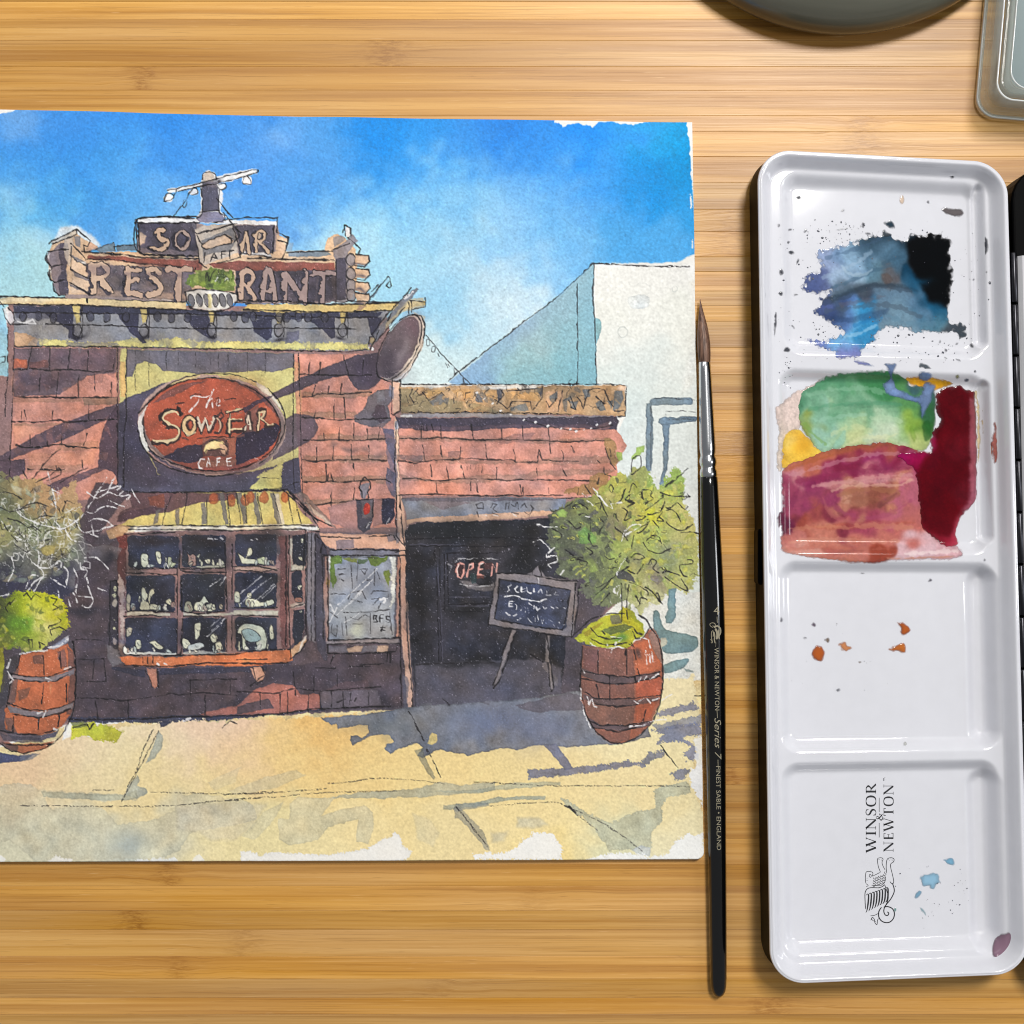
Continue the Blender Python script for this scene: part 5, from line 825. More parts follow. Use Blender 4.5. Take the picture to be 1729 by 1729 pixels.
w((130,134,118), "700 1268 715 1262 716 1276 726 1296 736 1312 732 1316 722 1308 712 1290", .6, edge=.18)
k("690 1200 700 1220 716 1250/722 1266 734 1290 744 1312", 1.5, .8, skip=.1)
w((116,118,142), "890 1298 905 1300 960 1296 1010 1292 1060 1284 1090 1290 1040 1298 1000 1304 950 1310 895 1314", .9, dry=2, edge=.1); w((112,114,140), "918 1258 940 1256 960 1285 966 1298 955 1300 940 1284", .92)
w((120,122,146), "1110 1255 1120 1240 1100 1232 1130 1225 1180 1220 1186 1240 1150 1245 1176 1262 1178 1280 1160 1284 1150 1276 1165 1260 1140 1250", .88, dry=3, edge=.1); w((120,122,146), "1110 1205 1130 1195 1170 1186 1178 1196 1140 1205 1118 1212", .85, dry=2.5); w((116,120,142), "1094 1270 1120 1268 1122 1276 1100 1282 1084 1296 1080 1292", .85, dry=2.5); w((116,120,142), "1132 1305 1150 1295 1165 1300 1156 1315 1136 1318", .9, dry=2.5); w((120,124,150), "1100 1225 1140 1215 1186 1205 1190 1220 1150 1228 1110 1232", .7, dry=2)
k("1116 1258 1128 1276 1144 1296/1172 1174 1190 1174", 1.3, .75)
T(800, 1250, 3.842)
w((164,170,150), "-300 330 0 320 300 270 560 270 560 290 300 310 100 330 0 345", .6); w((168,174,154), "-200 420 0 400 150 370 300 362 470 362 460 385 250 385 100 410 0 430 -200 450", .8, edge=.14); w((172,176,152), "555 370 590 372 700 450 830 510 900 540 1000 480 1180 440 1170 330 1250 290 1390 260 1410 340 1250 370 1220 430 1220 520 1150 600 1150 690 1000 700 880 710 820 640 780 560 640 450", .75, edge=.12, dry=2); w((170,182,200), "1020 700 1080 680 1150 690 1140 740 1080 740", .6); w((190,184,160), "280 500 420 500 480 540 380 570 280 560", .6, soft=4); w((194,188,164), "110 600 220 590 200 650 120 650", .5, soft=4)
w((236,236,236), var=.004, gran=.012, pts="0 740 180 720 280 690 300 640 370 620 390 590 500 600 570 680 575 765 0 765", a=.92, dry=3, edge=.04); w((236,238,240), var=.004, gran=.012, pts="820 740 1000 720 1150 745 1240 740 1300 660 1380 600 1440 620 1490 600 1495 770 820 770", a=.9, dry=3, edge=.04); w((238,238,240), var=.004, gran=.012, pts="1390 230 1420 180 1490 130 1490 390 1420 330 1400 290", a=.9, dry=3, edge=.03)
k("0 272 300 285 560 298 900 295 1150 295 1490 298", 1.3, .65, skip=.38); k("100 425 370 405 550 400 620 440 800 580/560 405 700 470 850 540 1000 640 1090 710", 1.2, .6, skip=.4); k("620 430 660 465", 2.2, .8); k("1210 30 1280 120 1320 175", 1.3, .75)
w((238,238,236), var=.004, gran=.012, pts="820 740 700 772 1500 790 1500 760 1300 765", a=.9, dry=3, edge=.03)
w((238,238,238), var=.004, gran=.012, pts="1430 -10 1500 -60 1500 420 1480 420 1440 330 1400 300 1400 220 1440 160", a=.8, dry=3, edge=.03)
w((128,132,128), "-110 410 -130 440 -110 460 0 440 100 420 90 400", .6, edge=.14); w((122,126,124), "-125 430 -90 430 60 590 110 700 70 690 -10 590 -80 520 -120 500", .55, edge=.16, dry=1); k("-110 430 -20 540 90 680", 1.4, .7, skip=.3)
# ---- right barrel
T(900, 1000, 4.94)
w((164,92,70), "410 440 480 450 750 470 900 390 960 310 1010 300 1060 400 1085 560 1085 800 1050 950 980 1100 880 1200 760 1260 640 1255 530 1180 450 1050 400 900 390 800 400 600", edge=.12)
w((132,84,74), "415 450 760 470 830 480 850 700 845 1000 800 1240 640 1250 520 1170 440 1020 400 850 400 600", .8); w((110,70,74), "415 460 540 480 540 700 420 640", .6, soft=3); w((196,98,62), "830 440 980 380 1050 520 1075 640 860 690 850 600", .9); w((192,88,60), "860 750 1070 690 1070 860 860 890", .9); w((184,88,58), "850 930 1040 890 980 1060 850 1090", .9); w((150,120,112), "960 340 1010 300 1070 460 1075 600 1000 500", .8); w((128,90,76), "440 900 800 960 840 960 800 1130 560 1100 460 1040", .5, soft=3)
w((92,76,82), "400 630 540 680 750 710 1060 660 1060 700 850 750 700 770 520 740 400 690", .85); w((92,76,82), "420 850 560 890 860 900 1050 870 1050 900 850 950 600 950 420 890", .7); w((88,74,84), "460 1050 560 1100 800 1120 1000 1070 980 1110 800 1150 620 1160 500 1130", .85)
blob((60,44,48), 870, 510, 26, 30, .8)
k("400 650 540 680 800 710 1060 660/410 720 600 760 800 765 1060 700/430 830 520 890 800 890 1060 860/520 930 700 955 870 940/460 1070 560 1110 780 1110 960 1080/500 1130 700 1165 860 1130/410 450 400 620 395 820 440 1020 520 1160 640 1250 760 1260 890 1200 1000 1080 1060 930 1085 750 1080 530 1040 380 980 290/540 480 540 680/780 490 780 690/640 700 640 900/530 770 550 880/840 480 860 560/870 640 890 700/940 980 920 1070/850 700 860 760", 1.7, .85)
g("400 800 400 880 430 1020 480 1130/450 870 470 940 490 890 510 950 545 960/940 490 950 600/970 520 980 590/900 360 960 400 980 460/990 500 1000 580/940 520 1000 540/880 750 900 710/930 730 950 700/980 720 1050 680/840 910 880 930/880 910 920 890/950 890 980 920/1000 900 1050 880/400 630 430 670/810 1120 920 1110 1000 1070 1110 1060/650 500 660 470/1080 900 1160 850", 1.7, .85)
w((178,182,40), "350 380 430 300 560 220 700 180 740 130 810 140 850 190 920 270 930 340 860 400 780 470 700 450 560 460 450 430", edge=.08, warp=1.6); w((206,198,30), "740 120 790 130 800 200 900 260 920 330 830 330 780 260 740 230", .85, warp=1.5); w((96,112,56), "560 320 640 290 760 270 840 290 760 330 640 350", .85); w((110,112,96), "640 200 720 190 740 260 660 270", .85); w((150,124,36), "420 340 540 260 600 240 520 310 450 370", .6); blob((70,140,60), 720, 380, 60, 30, .8); w((200,196,36), "480 400 560 420 700 430 720 450 560 455", .7)
k("480 220 620 185 760 175/480 300 540 370 640 390 740 380/470 380 560 430 700 440 780 420/570 320 600 350/840 300 870 340 910 350/740 130 740 240/780 150 790 220/340 350 430 270 480 220/880 190 950 230 975 290 920 370/830 330 860 390 890 380/780 480 770 530/820 420 840 460/800 430 830 450", 1.6, .82); g("650 370 740 380 720 410/480 420 500 440/620 430 625 450/690 440 700 420", 1.5, .75)
# ---- left: shrub, bush, barrel
T(0, 850, 4.3225)
LV = [(-300,-200,120,96,96),(-100,-100,96,100,84),(100,-50,120,118,80),(0,40,86,98,72),(200,-40,168,138,88),(330,-30,196,150,100),(430,0,190,150,104),(150,120,110,128,96),(60,180,150,148,84),(300,120,150,146,86),(430,120,180,160,96),(30,270,170,164,96),(160,260,140,140,98),(260,280,104,110,104),(350,330,196,176,86),(420,220,168,156,100),(520,200,176,166,110),(540,320,130,156,116),(100,360,90,98,92),(220,380,112,112,104),(-100,250,120,120,96),(40,460,52,52,66),(160,520,48,50,84),(300,440,96,96,84),(430,440,62,62,86),(560,420,108,104,112),(400,560,50,52,80),(-150,450,70,72,76),(620,320,92,82,96),(250,600,56,52,74)]
field(LV, 90, "-600 -250 0 -240 80 -190 200 -190 340 -160 420 -60 560 -170 560 -60 620 100 620 250 660 330 640 420 560 500 560 600 480 700 300 650 100 640 0 700 -600 720", warp=2.4, dry=4, wob=12, soft=1.2, gran=.05, a=.95)
dabs(170, "-300 -200 200 -180 420 -60 560 60 600 280 560 480 300 560 -300 600", [(128,138,114),(160,170,144),(200,186,124),(182,166,120),(84,88,90),(166,174,144),(120,118,118),(130,144,130),(196,196,170)], 2, 6, 24, .75)
scrib(95, "0 -60 300 -40 560 60 600 280 540 440 0 420", 27, 10, (232,230,226), 1.3, .8)
scrib(55, "-300 -220 200 -200 420 -60 560 60 600 280 540 440 -300 500", 25, 9)
w((74,60,74), "620 40 700 -150 830 -150 960 -60 860 30 760 180 680 300 620 260 580 130", .9, soft=1.5); w((196,176,92), "290 340 340 300 410 310 400 370 340 390", .8); w((206,160,112), "780 200 880 150 960 170 900 240 800 260", .8); w((108,104,112), "640 320 780 300 900 330 860 400 760 420 660 400", .6); blob((36,34,48), 800, 400, 60, 40, .8)
k("20 -90 120 -60 160 -30/0 30 80 60 160 40 220 20/160 40 200 10 280 -5 350 20/60 110 140 130 190 170/80 230 130 280/250 110 330 90 400 100/330 270 380 260/200 180 250 170 300 210/110 300 180 350 230 340/190 -200 170 -240 200 -180/240 -180 320 -280 380 -350 440 -400/260 -150 360 -200 430 -260 440 -210 340 -170/480 -10 460 60/520 60 530 110/430 40 440 80/560 160 600 190/300 150 260 200/30 150 60 200", 1.4, .75, sm=True); k("440 -150 560 -220 640 -260", 1.4, .7)
g("350 -230 380 -110 430 -80/380 -120 410 20 400 80/400 130 440 170 450 190 520 160 560 130/450 190 380 170 280 150 180 100 120 60/560 130 620 70 700 -60 780 -190/700 -80 780 -100 880 -130 860 -100/840 -200 780 -70/640 -80 700 -40 760 -60 800 -80 860 -60 900 -90/620 60 680 70 740 30 800 20 860 40/800 -20 860 10 910 25/650 130 700 110 760 120 820 150/660 120 690 230/600 210 700 200 830 160/560 130 600 200 720 240/960 -100 1020 0/870 -50 950 -60 930 -20/480 190 520 260 560 280/110 240 220 300/130 250 190 280", 1.7, .85, sm=True)
g("240 430 300 470 370 460 440 420 450 460 420 490/300 470 320 530 250 580 180 680 140 770 170 780 240 660 320 540 400 560 480 610/190 620 230 530 280 530/540 470 570 550 560 660 620 680 680 690 660 760 600 740/640 540 660 640 680 690/590 430 600 480 640 490 620 540/430 640 440 700 470 730/500 700 520 750/540 650 570 720/620 400 700 390 760 440 800 480/720 620 780 640/0 680 70 660/280 350 290 400 280 460/90 400 100 490 60 570/470 460 500 500 490 600", 1.7, .85, sm=True); g("620 420 660 430 660 470 610 470", 2.5, .7)
field([(0,760,60,66,40),(40,700,90,104,30),(100,720,150,176,20),(200,700,186,196,30),(160,850,104,164,36),(260,760,206,206,70),(300,820,228,218,130),(400,700,196,198,20),(440,800,204,196,20),(330,880,222,214,120),(100,900,90,138,30),(200,960,140,170,30),(300,960,196,196,80),(430,950,150,156,90),(20,900,80,90,40),(480,860,190,186,20),(180,1050,120,130,60),(-100,900,120,130,40),(30,1010,110,120,40),(-100,1200,150,150,30)],
 75, "-500 700 40 690 120 650 260 640 420 680 470 730 510 830 510 900 470 930 380 1000 300 1070 200 1090 120 1040 30 1050 -500 1120", warp=2.0, dry=3, wob=8, soft=1)
dabs(50, "-100 720 260 650 470 740 490 880 200 1070 -100 1040", [(150,176,30),(204,204,60),(96,140,36),(70,90,36),(190,194,20),(224,214,110)], 2, 5, 26, .6)
k("180 670 200 650 230 700 260 660 300 690/380 690 420 700 390 740 430 760 390 780/420 830 450 850 420 880 370 890 360 910/380 960 370 920 440 900 490 930/220 1060 210 990 240 990 240 1050/300 1050 290 1010 330 1030/60 790 40 760 80 720/110 690 80 740", 1.5, .82)
w((160,160,30), "-500 1080 20 1050 40 1200 20 1380 -500 1420", .85, warp=1.8); w((64,60,70), "40 1150 130 1100 120 1250 60 1450 0 1500 -500 1500 -500 1400 0 1390", .85)
w((190,98,62), "150 1110 220 1090 400 1060 500 1020 540 1080 550 1200 555 1400 520 1540 460 1620 400 1660 300 1690 130 1695 40 1640 40 1500 100 1300", edge=.1); w((196,190,196), "350 1050 420 1030 500 960 510 1000 440 1050 370 1070", .9); w((134,142,166), "380 1040 480 980 500 1010 420 1050", .7)
w((120,76,66), "240 1110 320 1100 320 1170 250 1170", .8); w((128,84,80), "420 1080 480 1060 500 1190 450 1190", .8); w((110,72,70), "500 1040 550 1100 560 1380 520 1540 490 1540 510 1300", .8); w((108,80,78), "80 1250 140 1200 130 1300 110 1450 40 1500", .8); w((120,78,66), "130 1370 230 1340 200 1420 140 1440", .7); w((212,128,84), "360 1320 390 1320 380 1400", .8); w((96,72,72), "40 1560 90 1560 130 1690 60 1660", .7)
MB_ = (128,116,122)
w(MB_, "60 1240 200 1270 350 1265 460 1240 545 1200 545 1240 460 1280 340 1305 200 1300 60 1280", edge=.1); w(MB_, "60 1470 200 1510 330 1520 440 1490 540 1450 530 1500 440 1525 310 1560 200 1550 80 1520", edge=.1); w((96,88,104), "20 1650 120 1670 300 1690 420 1655 440 1640 410 1690 300 1729 100 1720", edge=.1)
T(0, 1150, 4.3225)
w((176,90,60), "20 440 130 460 300 450 400 430 360 480 250 520 140 525 60 490", .9); w((70,68,88), "0 380 130 400 300 410 320 440 150 450 20 430", .7); w((96,72,72), "0 440 130 470 130 520 50 490", .8)
k("60 160 200 210 330 215 440 190 540 150/90 240 290 265 440 235 520 200/10 360 130 385 280 385 420 350/50 460 200 470 380 455/0 450 80 510 180 525 300 500 400 450 480 360 530 250 560 100/100 260 100 370/290 270 285 350/440 250 430 330/320 20 310 160/490 20 490 150", 1.7, .85)
T(0, 850, 4.3225)
k("60 1235 200 1265 350 1265 450 1230 550 1190/100 1280 250 1300 400 1300 500 1250/540 1010 555 1130 560 1280 550 1450/320 1110 325 1250/440 1080 450 1200/150 1110 130 1200/90 1250 50 1480", 1.7, .85); g("340 1270 380 1290 340 1310/280 1530 340 1510 320 1560/60 1200 80 1140/60 1230 100 1290/350 1050 440 1040 500 990/150 1100 250 1080 350 1070/470 1210 520 1190/70 1310 90 1300/500 1620 480 1700/400 1640 420 1650", 2., .75)
# ---- pigment grain, paper tooth
lum = CAN.mean(2)
dark = np.clip((.62 - lum) / .5, 0, 1)
speck = np.clip((fnoise(1.3, 31) * .75 + fnoise(2.6, 32) * .35) - 1.25, 0, 1.2)
mid = np.clip(1 - np.abs(lum - .55) / .3, 0, 1) * np.clip((CAN[..., 0] - CAN[..., 2]) * 3, 0, 1)
CAN += (speck * (dark * .30 + mid * .14))[..., None] * np.array([1, .97, 1.02], np.float32)
sat = np.clip(1.0 - lum, 0, 1)
CAN *= 1 + ((.005 + .020 * sat) * fnoise(1.5, 33) + (.003 + .009 * sat) * fnoise(3.4, 34))[..., None]
grey = CAN.mean(2, keepdims=True); blue = np.clip((CAN[..., 2:] - CAN[..., :1]) * 3, 0, 1) * np.clip((grey - .38) * 6, 0, 1)
dk = np.clip((.45 - grey) * 4, 0, 1)
CAN = grey + (CAN - grey) * (.86 + .16 * blue) * (1 - .25 * dk); CAN = CAN * .95 + .042
def soft_copy(A):
    B = A.copy()
    for ax in (0, 1): B = (np.roll(B, 2, ax) + np.roll(B, -2, ax) + 2 * np.roll(B, 1, ax) + 2 * np.roll(B, -1, ax) + 2 * B) / 8
    return B
CAN = CAN + .55 * (CAN - soft_copy(CAN))          # crisp pen and pigment edges
np.clip(CAN, .02, .985, out=CAN)
# ------------------------------------------------------------------ the sheet of watercolour paper
def sample(C, px, py):
    x = np.clip(px - PX0, 0, PW - 1.001); y = np.clip(py - PY0, 0, PH - 1.001)
    i, j = x.astype(int), y.astype(int); fx, fy = (x - i)[..., None], (y - j)[..., None]
    return (C[j, i] * (1 - fx) + C[j, i + 1] * fx) * (1 - fy) + (C[j + 1, i] * (1 - fx) + C[j + 1, i + 1] * fx) * fy
PAPER_K = .93
def make_sheet():
    nx, ny = 960, 920
    u = np.linspace(0, 1, nx)[None, :]; v = np.linspace(0, 1, ny)[:, None]
    xr = 1168.5 + 19 * v + 0 * u; x = -118 + (xr + 118) * u
    top = np.interp(x, [-118, 0, 510, 1170], [183, 185, 197, 207]); bot = 1452.5 - 4.5 * (x / 1187)
    y = top + (bot - top) * v
    # rounded lower right corner
    rc = 13.; cx, cy = xr - rc, bot - rc; dx, dy = x - cx, y - cy; cor = (dx > 0) & (dy > 0); d = np.hypot(dx, dy) + 1e-9; mx = np.maximum(dx, dy)
    sc_ = np.where(cor, mx / d, 1.); x = np.where(cor, cx + dx * sc_, x); y = np.where(cor, cy + dy * sc_, y)
    col = lin(sample(CAN, x, y)) * PAPER_K
    tooth = sample(GRAIN[..., None], x, y)[..., 0] * .000012 + sample(N4[..., None], x, y)[..., 0] * .000010
    edge_b = np.clip((y - 1320) / 132, 0, 1); edge_r = np.clip((x - 1080) / 100, 0, 1)
    z = .00055 + tooth + .0021 * edge_b ** 2 + .0006 * edge_r ** 2 * np.clip(1 - edge_b, 0, 1)
    buck = sample(N50[..., None], (x - 40) * .35 + 60, (y - 170) * .35 + 200)[..., 0]
    z = z + .00028 * np.clip(buck + .6, 0, 2.2) * (1 - .6 * edge_b)
    X, Y = Wp(x, y, 0.0006)
    z[0, :] -= .0001; z[-1, :] -= .0001
    return grid_obj("watercolour_painting", X, Y, z, pigment_mat("painted paper", .82, spec=.25), col=col, skirt=.0001,
        label="watercolour of a brick cafe front, ink-lined, on white paper lying on the bamboo table", category="painting")
make_sheet()
# ------------------------------------------------------------------ brush
def lathe(name, prof, axis, mat, parent, n=40, ridge=None, cap0=True, cap1=True):
    """prof: list of (px, py, radius) along the brush; round section resting at height zc"""
    V, F = [], []; prof = np.array(prof, float)
    for i, (px, py, r) in enumerate(prof):
        zc = axis(py); x, y = Wp(px, py, zc); R = r * U
        for j in range(n):
            a = 2 * math.pi * j / n; rr = R * (1 + (ridge(a, i / len(prof)) if ridge else 0))
            V.append((x + rr * math.cos(a), y, zc + rr * math.sin(a)))
    m = len(prof)
    for i in range(m - 1):
        for j in range(n): F.append((i * n + j, i * n + (j + 1) % n, (i + 1) * n + (j + 1) % n, (i + 1) * n + j))
    if cap0: F.append(tuple(range(n - 1, -1, -1)))
    if cap1: F.append(tuple((m - 1) * n + j for j in range(n)))
    return obj(name, V, F, mat, parent)
def bz(py): return np.interp(py, [500, 612, 765, 1050, 1683], [.00285, .00285, .00290, .00300, .00232])
brush = empty("paintbrush", (0, 0, 0), label="round sable paintbrush with black lacquered handle lying along the paper edge", category="paintbrush")
def hair_mat():
    m, nt, b = nmat("sable hair"); tc = nt.nodes.new("ShaderNodeTexCoord"); mp = nt.nodes.new("ShaderNodeMapping"); mp.inputs["Scale"].default_value = (4500, 90, 4500)
    n = nt.nodes.new("ShaderNodeTexNoise"); n.inputs["Scale"].default_value = 1; n.inputs["Detail"].default_value = 3; r = nt.nodes.new("ShaderNodeValToRGB")
    r.color_ramp.elements[0].position = .32; r.color_ramp.elements[0].color = (.055, .026, .018, 1); r.color_ramp.elements[1].position = .72; r.color_ramp.elements[1].color = (.34, .19, .13, 1)
    nt.links.new(tc.outputs["Object"], mp.inputs[0]); nt.links.new(mp.outputs[0], n.inputs["Vector"]); nt.links.new(n.outputs["Fac"], r.inputs[0]); nt.links.new(r.outputs[0], b.inputs["Base Color"])
    b.inputs["Roughness"].default_value = .45; bp = nt.nodes.new("ShaderNodeBump"); bp.inputs["Strength"].default_value = .6; bp.inputs["Distance"].default_value = .0001
    nt.links.new(n.outputs["Fac"], bp.inputs["Height"]); nt.links.new(bp.outputs["Normal"], b.inputs["Normal"]); return m
HAIR = hair_mat()
rr_ = np.random.default_rng(3); ph = rr_.uniform(0, 6.28, 6)
tuft = lathe("hair_tuft", [(1179.2, 505, .4), (1179.6, 512, 1.3), (1180.6, 524, 3.2), (1182, 538, 5.6), (1183.2, 552, 7.8), (1184.2, 568, 9.6), (1185, 582, 10.4), (1185.8, 597, 10.2), (1186.4, 608, 9.4), (1186.8, 616, 8.8)],
      lambda py: bz(py) * np.interp(py, [505, 560, 600], [.62, .9, 1]), HAIR, brush, 72, lambda a, t: .035 * sum(math.sin(a * q + ph[i]) for i, q in enumerate((7, 11, 17, 23))) * (1 - .4 * t))
def hair_strands():
    V, F = [], []; r = np.random.default_rng(9)
    ys = np.array([616, 600, 580, 560, 540, 520, 508]); R = np.array([9.0, 10.3, 10.6, 8.9, 6.0, 2.7, .7]); CX = np.array([1186.8, 1186, 1185, 1183.8, 1182.2, 1180.4, 1179.3])
    for k_ in range(150):
        a = r.uniform(0, math.pi); s = r.uniform(.93, 1.03); e = int(r.integers(5, 8)); wv = r.normal(0, .06); b0 = len(V); da = .012
        for i in range(e):
            zc = bz(ys[i]) * np.interp(ys[i], [505, 560, 600], [.62, .9, 1]); x, y = Wp(CX[i], ys[i], zc); q = R[i] * s * U + .00002
            for d_ in (-da, da):
                t = a + wv * i / 5 + d_ * (1 if i < e - 1 else .1); V.append((x + q * math.cos(t), y, zc + q * math.sin(t)))
            if i: F.append((b0 + 2 * i - 2, b0 + 2 * i - 1, b0 + 2 * i + 1, b0 + 2 * i))
    return obj("hair_strands", V, F, HAIR, brush, kind="stuff")
hair_strands()
STEEL = simple("nickel ferrule", (216, 218, 222), .20, 1.0, bump=.05, bscale=3000, vary=.06)
ferr = lathe("ferrule", [(1186.6, 611, 9.0), (1186.7, 612, 9.9), (1187.4, 630, 10.4), (1188.8, 670, 11.4), (1190.2, 710, 12.6), (1191.4, 745, 13.4), (1191.8, 757, 13.6), (1192.0, 764, 13.0), (1192.1, 768, 12.2), (1192.2, 771, 12.6),
      (1192.4, 775, 14.0), (1192.6, 780, 14.5), (1192.8, 785, 13.8), (1192.9, 788, 12.6), (1193, 791, 12.8), (1193.2, 795, 14.3), (1193.4, 800, 14.7), (1193.6, 804, 14.3), (1193.7, 806, 13.6)], bz, STEEL, brush, 48)
LACQ = simple("black lacquer", (9, 9, 10), .16, 0., coat=.6, vary=.1)
hp = [(1193.7, 804, 13.2), (1193.8, 806, 14.6), (1194.3, 820, 15.0), (1196, 870, 16.2), (1198.4, 940, 17.8), (1201, 1010, 18.7), (1202.4, 1060, 18.8), (1203.8, 1130, 18.2), (1205.2, 1220, 17.2), (1206.4, 1320, 16.2), (1207.6, 1420, 15.4), (1208.8, 1520, 14.8), (1209.6, 1600, 14.3), (1210, 1650, 13.9), (1210.2, 1664, 13.2), (1210.4, 1673, 11.4), (1210.5, 1679, 8.4), (1210.5, 1683, 4.0), (1210.5, 1684, .6)]
handle = lathe("handle", hp, bz, LACQ, brush, 48)
HP = np.array(hp)
GOLD = simple("cream print", (150, 143, 120), .5, vary=.15, bscale=4000)
def on_handle(name, P2, F, parent, lift=.00002):
    """flat print (across, along) in sheet units wrapped on the handle"""
    V = []
    for px, py in P2:
        cx = np.interp(py, HP[:, 1], HP[:, 0]); r = np.interp(py, HP[:, 1], HP[:, 2]); zc = float(bz(py)); x0, y0 = Wp(cx, py, zc)
        q = max(-.95, min(.95, (px - cx) / r)); a = math.acos(q); R = r * U + lift
        V.append((x0 + R * math.cos(a), y0, zc + R * math.sin(a)))
    return obj(name, V, F, GOLD, parent, False)
def text_mesh(s, shear=0., res=3):
    cu = bpy.data.curves.new("print", 'FONT'); cu.body = s; cu.size = 1.0; cu.resolution_u = res; cu.shear = shear
    o = bpy.data.objects.new("print", cu); sc.collection.objects.link(o); dg = bpy.context.evaluated_depsgraph_get(); dg.update()
    me = bpy.data.meshes.new_from_object(o.evaluated_get(dg)); bpy.data.objects.remove(o)
    bm = bmesh.new(); bm.from_mesh(me); bmesh.ops.triangulate(bm, faces=bm.faces[:]); bmesh.ops.subdivide_edges(bm, edges=[e for e in bm.edges if e.calc_length() > .3], cuts=2, use_grid_fill=False); bmesh.ops.triangulate(bm, faces=bm.faces[:])
    V = np.array([v.co[:2] for v in bm.verts]); F = [tuple(v.index for v in f.verts) for f in bm.faces]; bm.free()
    V -= V.min(0); return V / V.max(0), F
def handle_text(s, y0, y1, xc, h, shear=0.):
    V, F = text_mesh(s, shear); dx = (HP[-1, 0] - HP[3, 0]) / (1684 - 870)
    Q = [(xc - h / 2 + h * b + dx * (y0 + (y1 - y0) * a - y0) * .6, y0 + (y1 - y0) * a) for a, b in V]
    return on_handle("lettering", Q, F, handle)
V4, F4 = text_mesh("4"); on_handle("lettering", [(1199.5 + 9.5 * a, 1036.5 - 14 * b) for a, b in V4], F4, handle)
handle_text("WINSOR & NEWTON", 1092, 1197, 1204.5, 7.6); handle_text("Series 7", 1210, 1280, 1206.6, 11, .35); handle_text("FINEST SABLE \u2022 ENGLAND", 1291, 1432, 1207.4, 7.2)
def ribbon2(pts, wd, n=5, taper=True):
    """2-D ribbon (points, faces) along a smooth line"""
    p = spl(np.array(pts, float).reshape(-1, 2), n); t = np.gradient(p, axis=0); t /= np.linalg.norm(t, axis=1, keepdims=True) + 1e-9
    nn = np.stack([-t[:, 1], t[:, 0]], 1); wv = np.full(len(p), wd * .5) if np.isscalar(wd) else np.interp(np.linspace(0, 1, len(p)), np.linspace(0, 1, len(wd)), wd) * .5
    if taper: wv = wv * np.clip(np.minimum(np.arange(len(p)), np.arange(len(p))[::-1]) * .5 + .35, 0, 1)
    V = np.concatenate([p + nn * wv[:, None], p - nn * wv[:, None]]); m = len(p)
    return V, [(i, i + 1, m + i + 1, m + i) for i in range(m - 1)]
def join2(items):
    V, F, o = [], [], 0
    for v, f in items: V += [tuple(q) for q in v]; F += [tuple(i + o for i in q) for q in f]; o += len(v)
    return V, F
# small griffin on the handle
T(1150, 1000, 7.2)
gr = [ribbon2(P(a), wd) for a, wd in (("350 420 320 400 315 375 340 362 370 370 375 395 360 405 345 395", 1.1), ("335 460 330 510 335 560 345 600", 1.2), ("360 420 400 400 435 430 440 480 420 520", 2.6), ("375 430 395 470 400 520 390 560", 3.4), ("420 440 415 500 425 560", 2.4), ("360 470 370 520 365 560 375 610", 1.8), ("345 450 355 490 350 530", 1.4), ("385 600 380 650", 1.2), ("320 560 335 580 340 605 325 600", 1.0))]
V, F = join2(gr); on_handle("griffin_emblem", V, F, handle)
for a in ("1205.6 1050 1205 1040", "1205.2 1197 1206 1210", "1207.0 1280 1207.2 1291"):
    T(0, 0); V, F = ribbon2(P(a), .9, taper=False); on_handle("lettering", V, F, handle)

brush.location.x = 3.0 * U
# ------------------------------------------------------------------ enamelled paint tin, lid open as a palette
ZR, ZL, ZW, ZT = .0140, .0096, .0068, .0043           # heights: rim, ledge, well floor, trough floor
QC = [np.array(Wp(*c, ZR)) for c in ((1281, 253), (1699, 276), (1736, 1643), (1303, 1661))]   # TL TR BR BL of the rim
LW, LL = .0648, .2125                                    # lid size
def q2w(s, t):
    s, t = np.asarray(s, float)[..., None], np.asarray(t, float)[..., None]
    return QC[0] * (1 - s) * (1 - t) + QC[1] * s * (1 - t) + QC[2] * s * t + QC[3] * (1 - s) * t
def w2q(x, y):
    x, y = np.asarray(x, float), np.asarray(y, float); s = np.full(x.shape, .5); t = np.full(x.shape, .5)
    for _ in range(6):
        p = q2w(s, t); ds = (QC[1] - QC[0]) * (1 - t[..., None]) + (QC[2] - QC[3]) * t[..., None]; dt = (QC[3] - QC[0]) * (1 - s[..., None]) + (QC[2] - QC[1]) * s[..., None]
        ex, ey = x - p[..., 0], y - p[..., 1]; de = ds[..., 0] * dt[..., 1] - ds[..., 1] * dt[..., 0]
        s = s + (ex * dt[..., 1] - ey * dt[..., 0]) / de; t = t + (ds[..., 0] * ey - ds[..., 1] * ex) / de
    return s, t
def local(px, py, z): s, t = w2q(*Wp(px, py, z)); return s * LW, t * LL
def rbox(a, b, x0, y0, x1, y1, r):
    qx = np.abs(a - (x0 + x1) / 2) - (x1 - x0) / 2 + r; qy = np.abs(b - (y0 + y1) / 2) - (y1 - y0) / 2 + r
    return -(np.hypot(np.maximum(qx, 0), np.maximum(qy, 0)) + np.minimum(np.maximum(qx, qy), 0) - r)      # positive inside
def ss(t): t = np.clip(t, 0, 1); return t * t * (3 - 2 * t)
def rect(x0, y0, x1, y1, z):
    a0, b0 = local(x0, y0, z); a1, b1 = local(x1, y1, z); return float(a0), float(b0), float(a1), float(b1)
WELLS = [rect(1318, 296, 1658, 606, ZW + .001), rect(1313, 624, 1668, 934, ZW + .001), rect(1314, 948, 1684, 1262, ZW + .001), rect(1318, 1288, 1688, 1596, ZW + .001)]
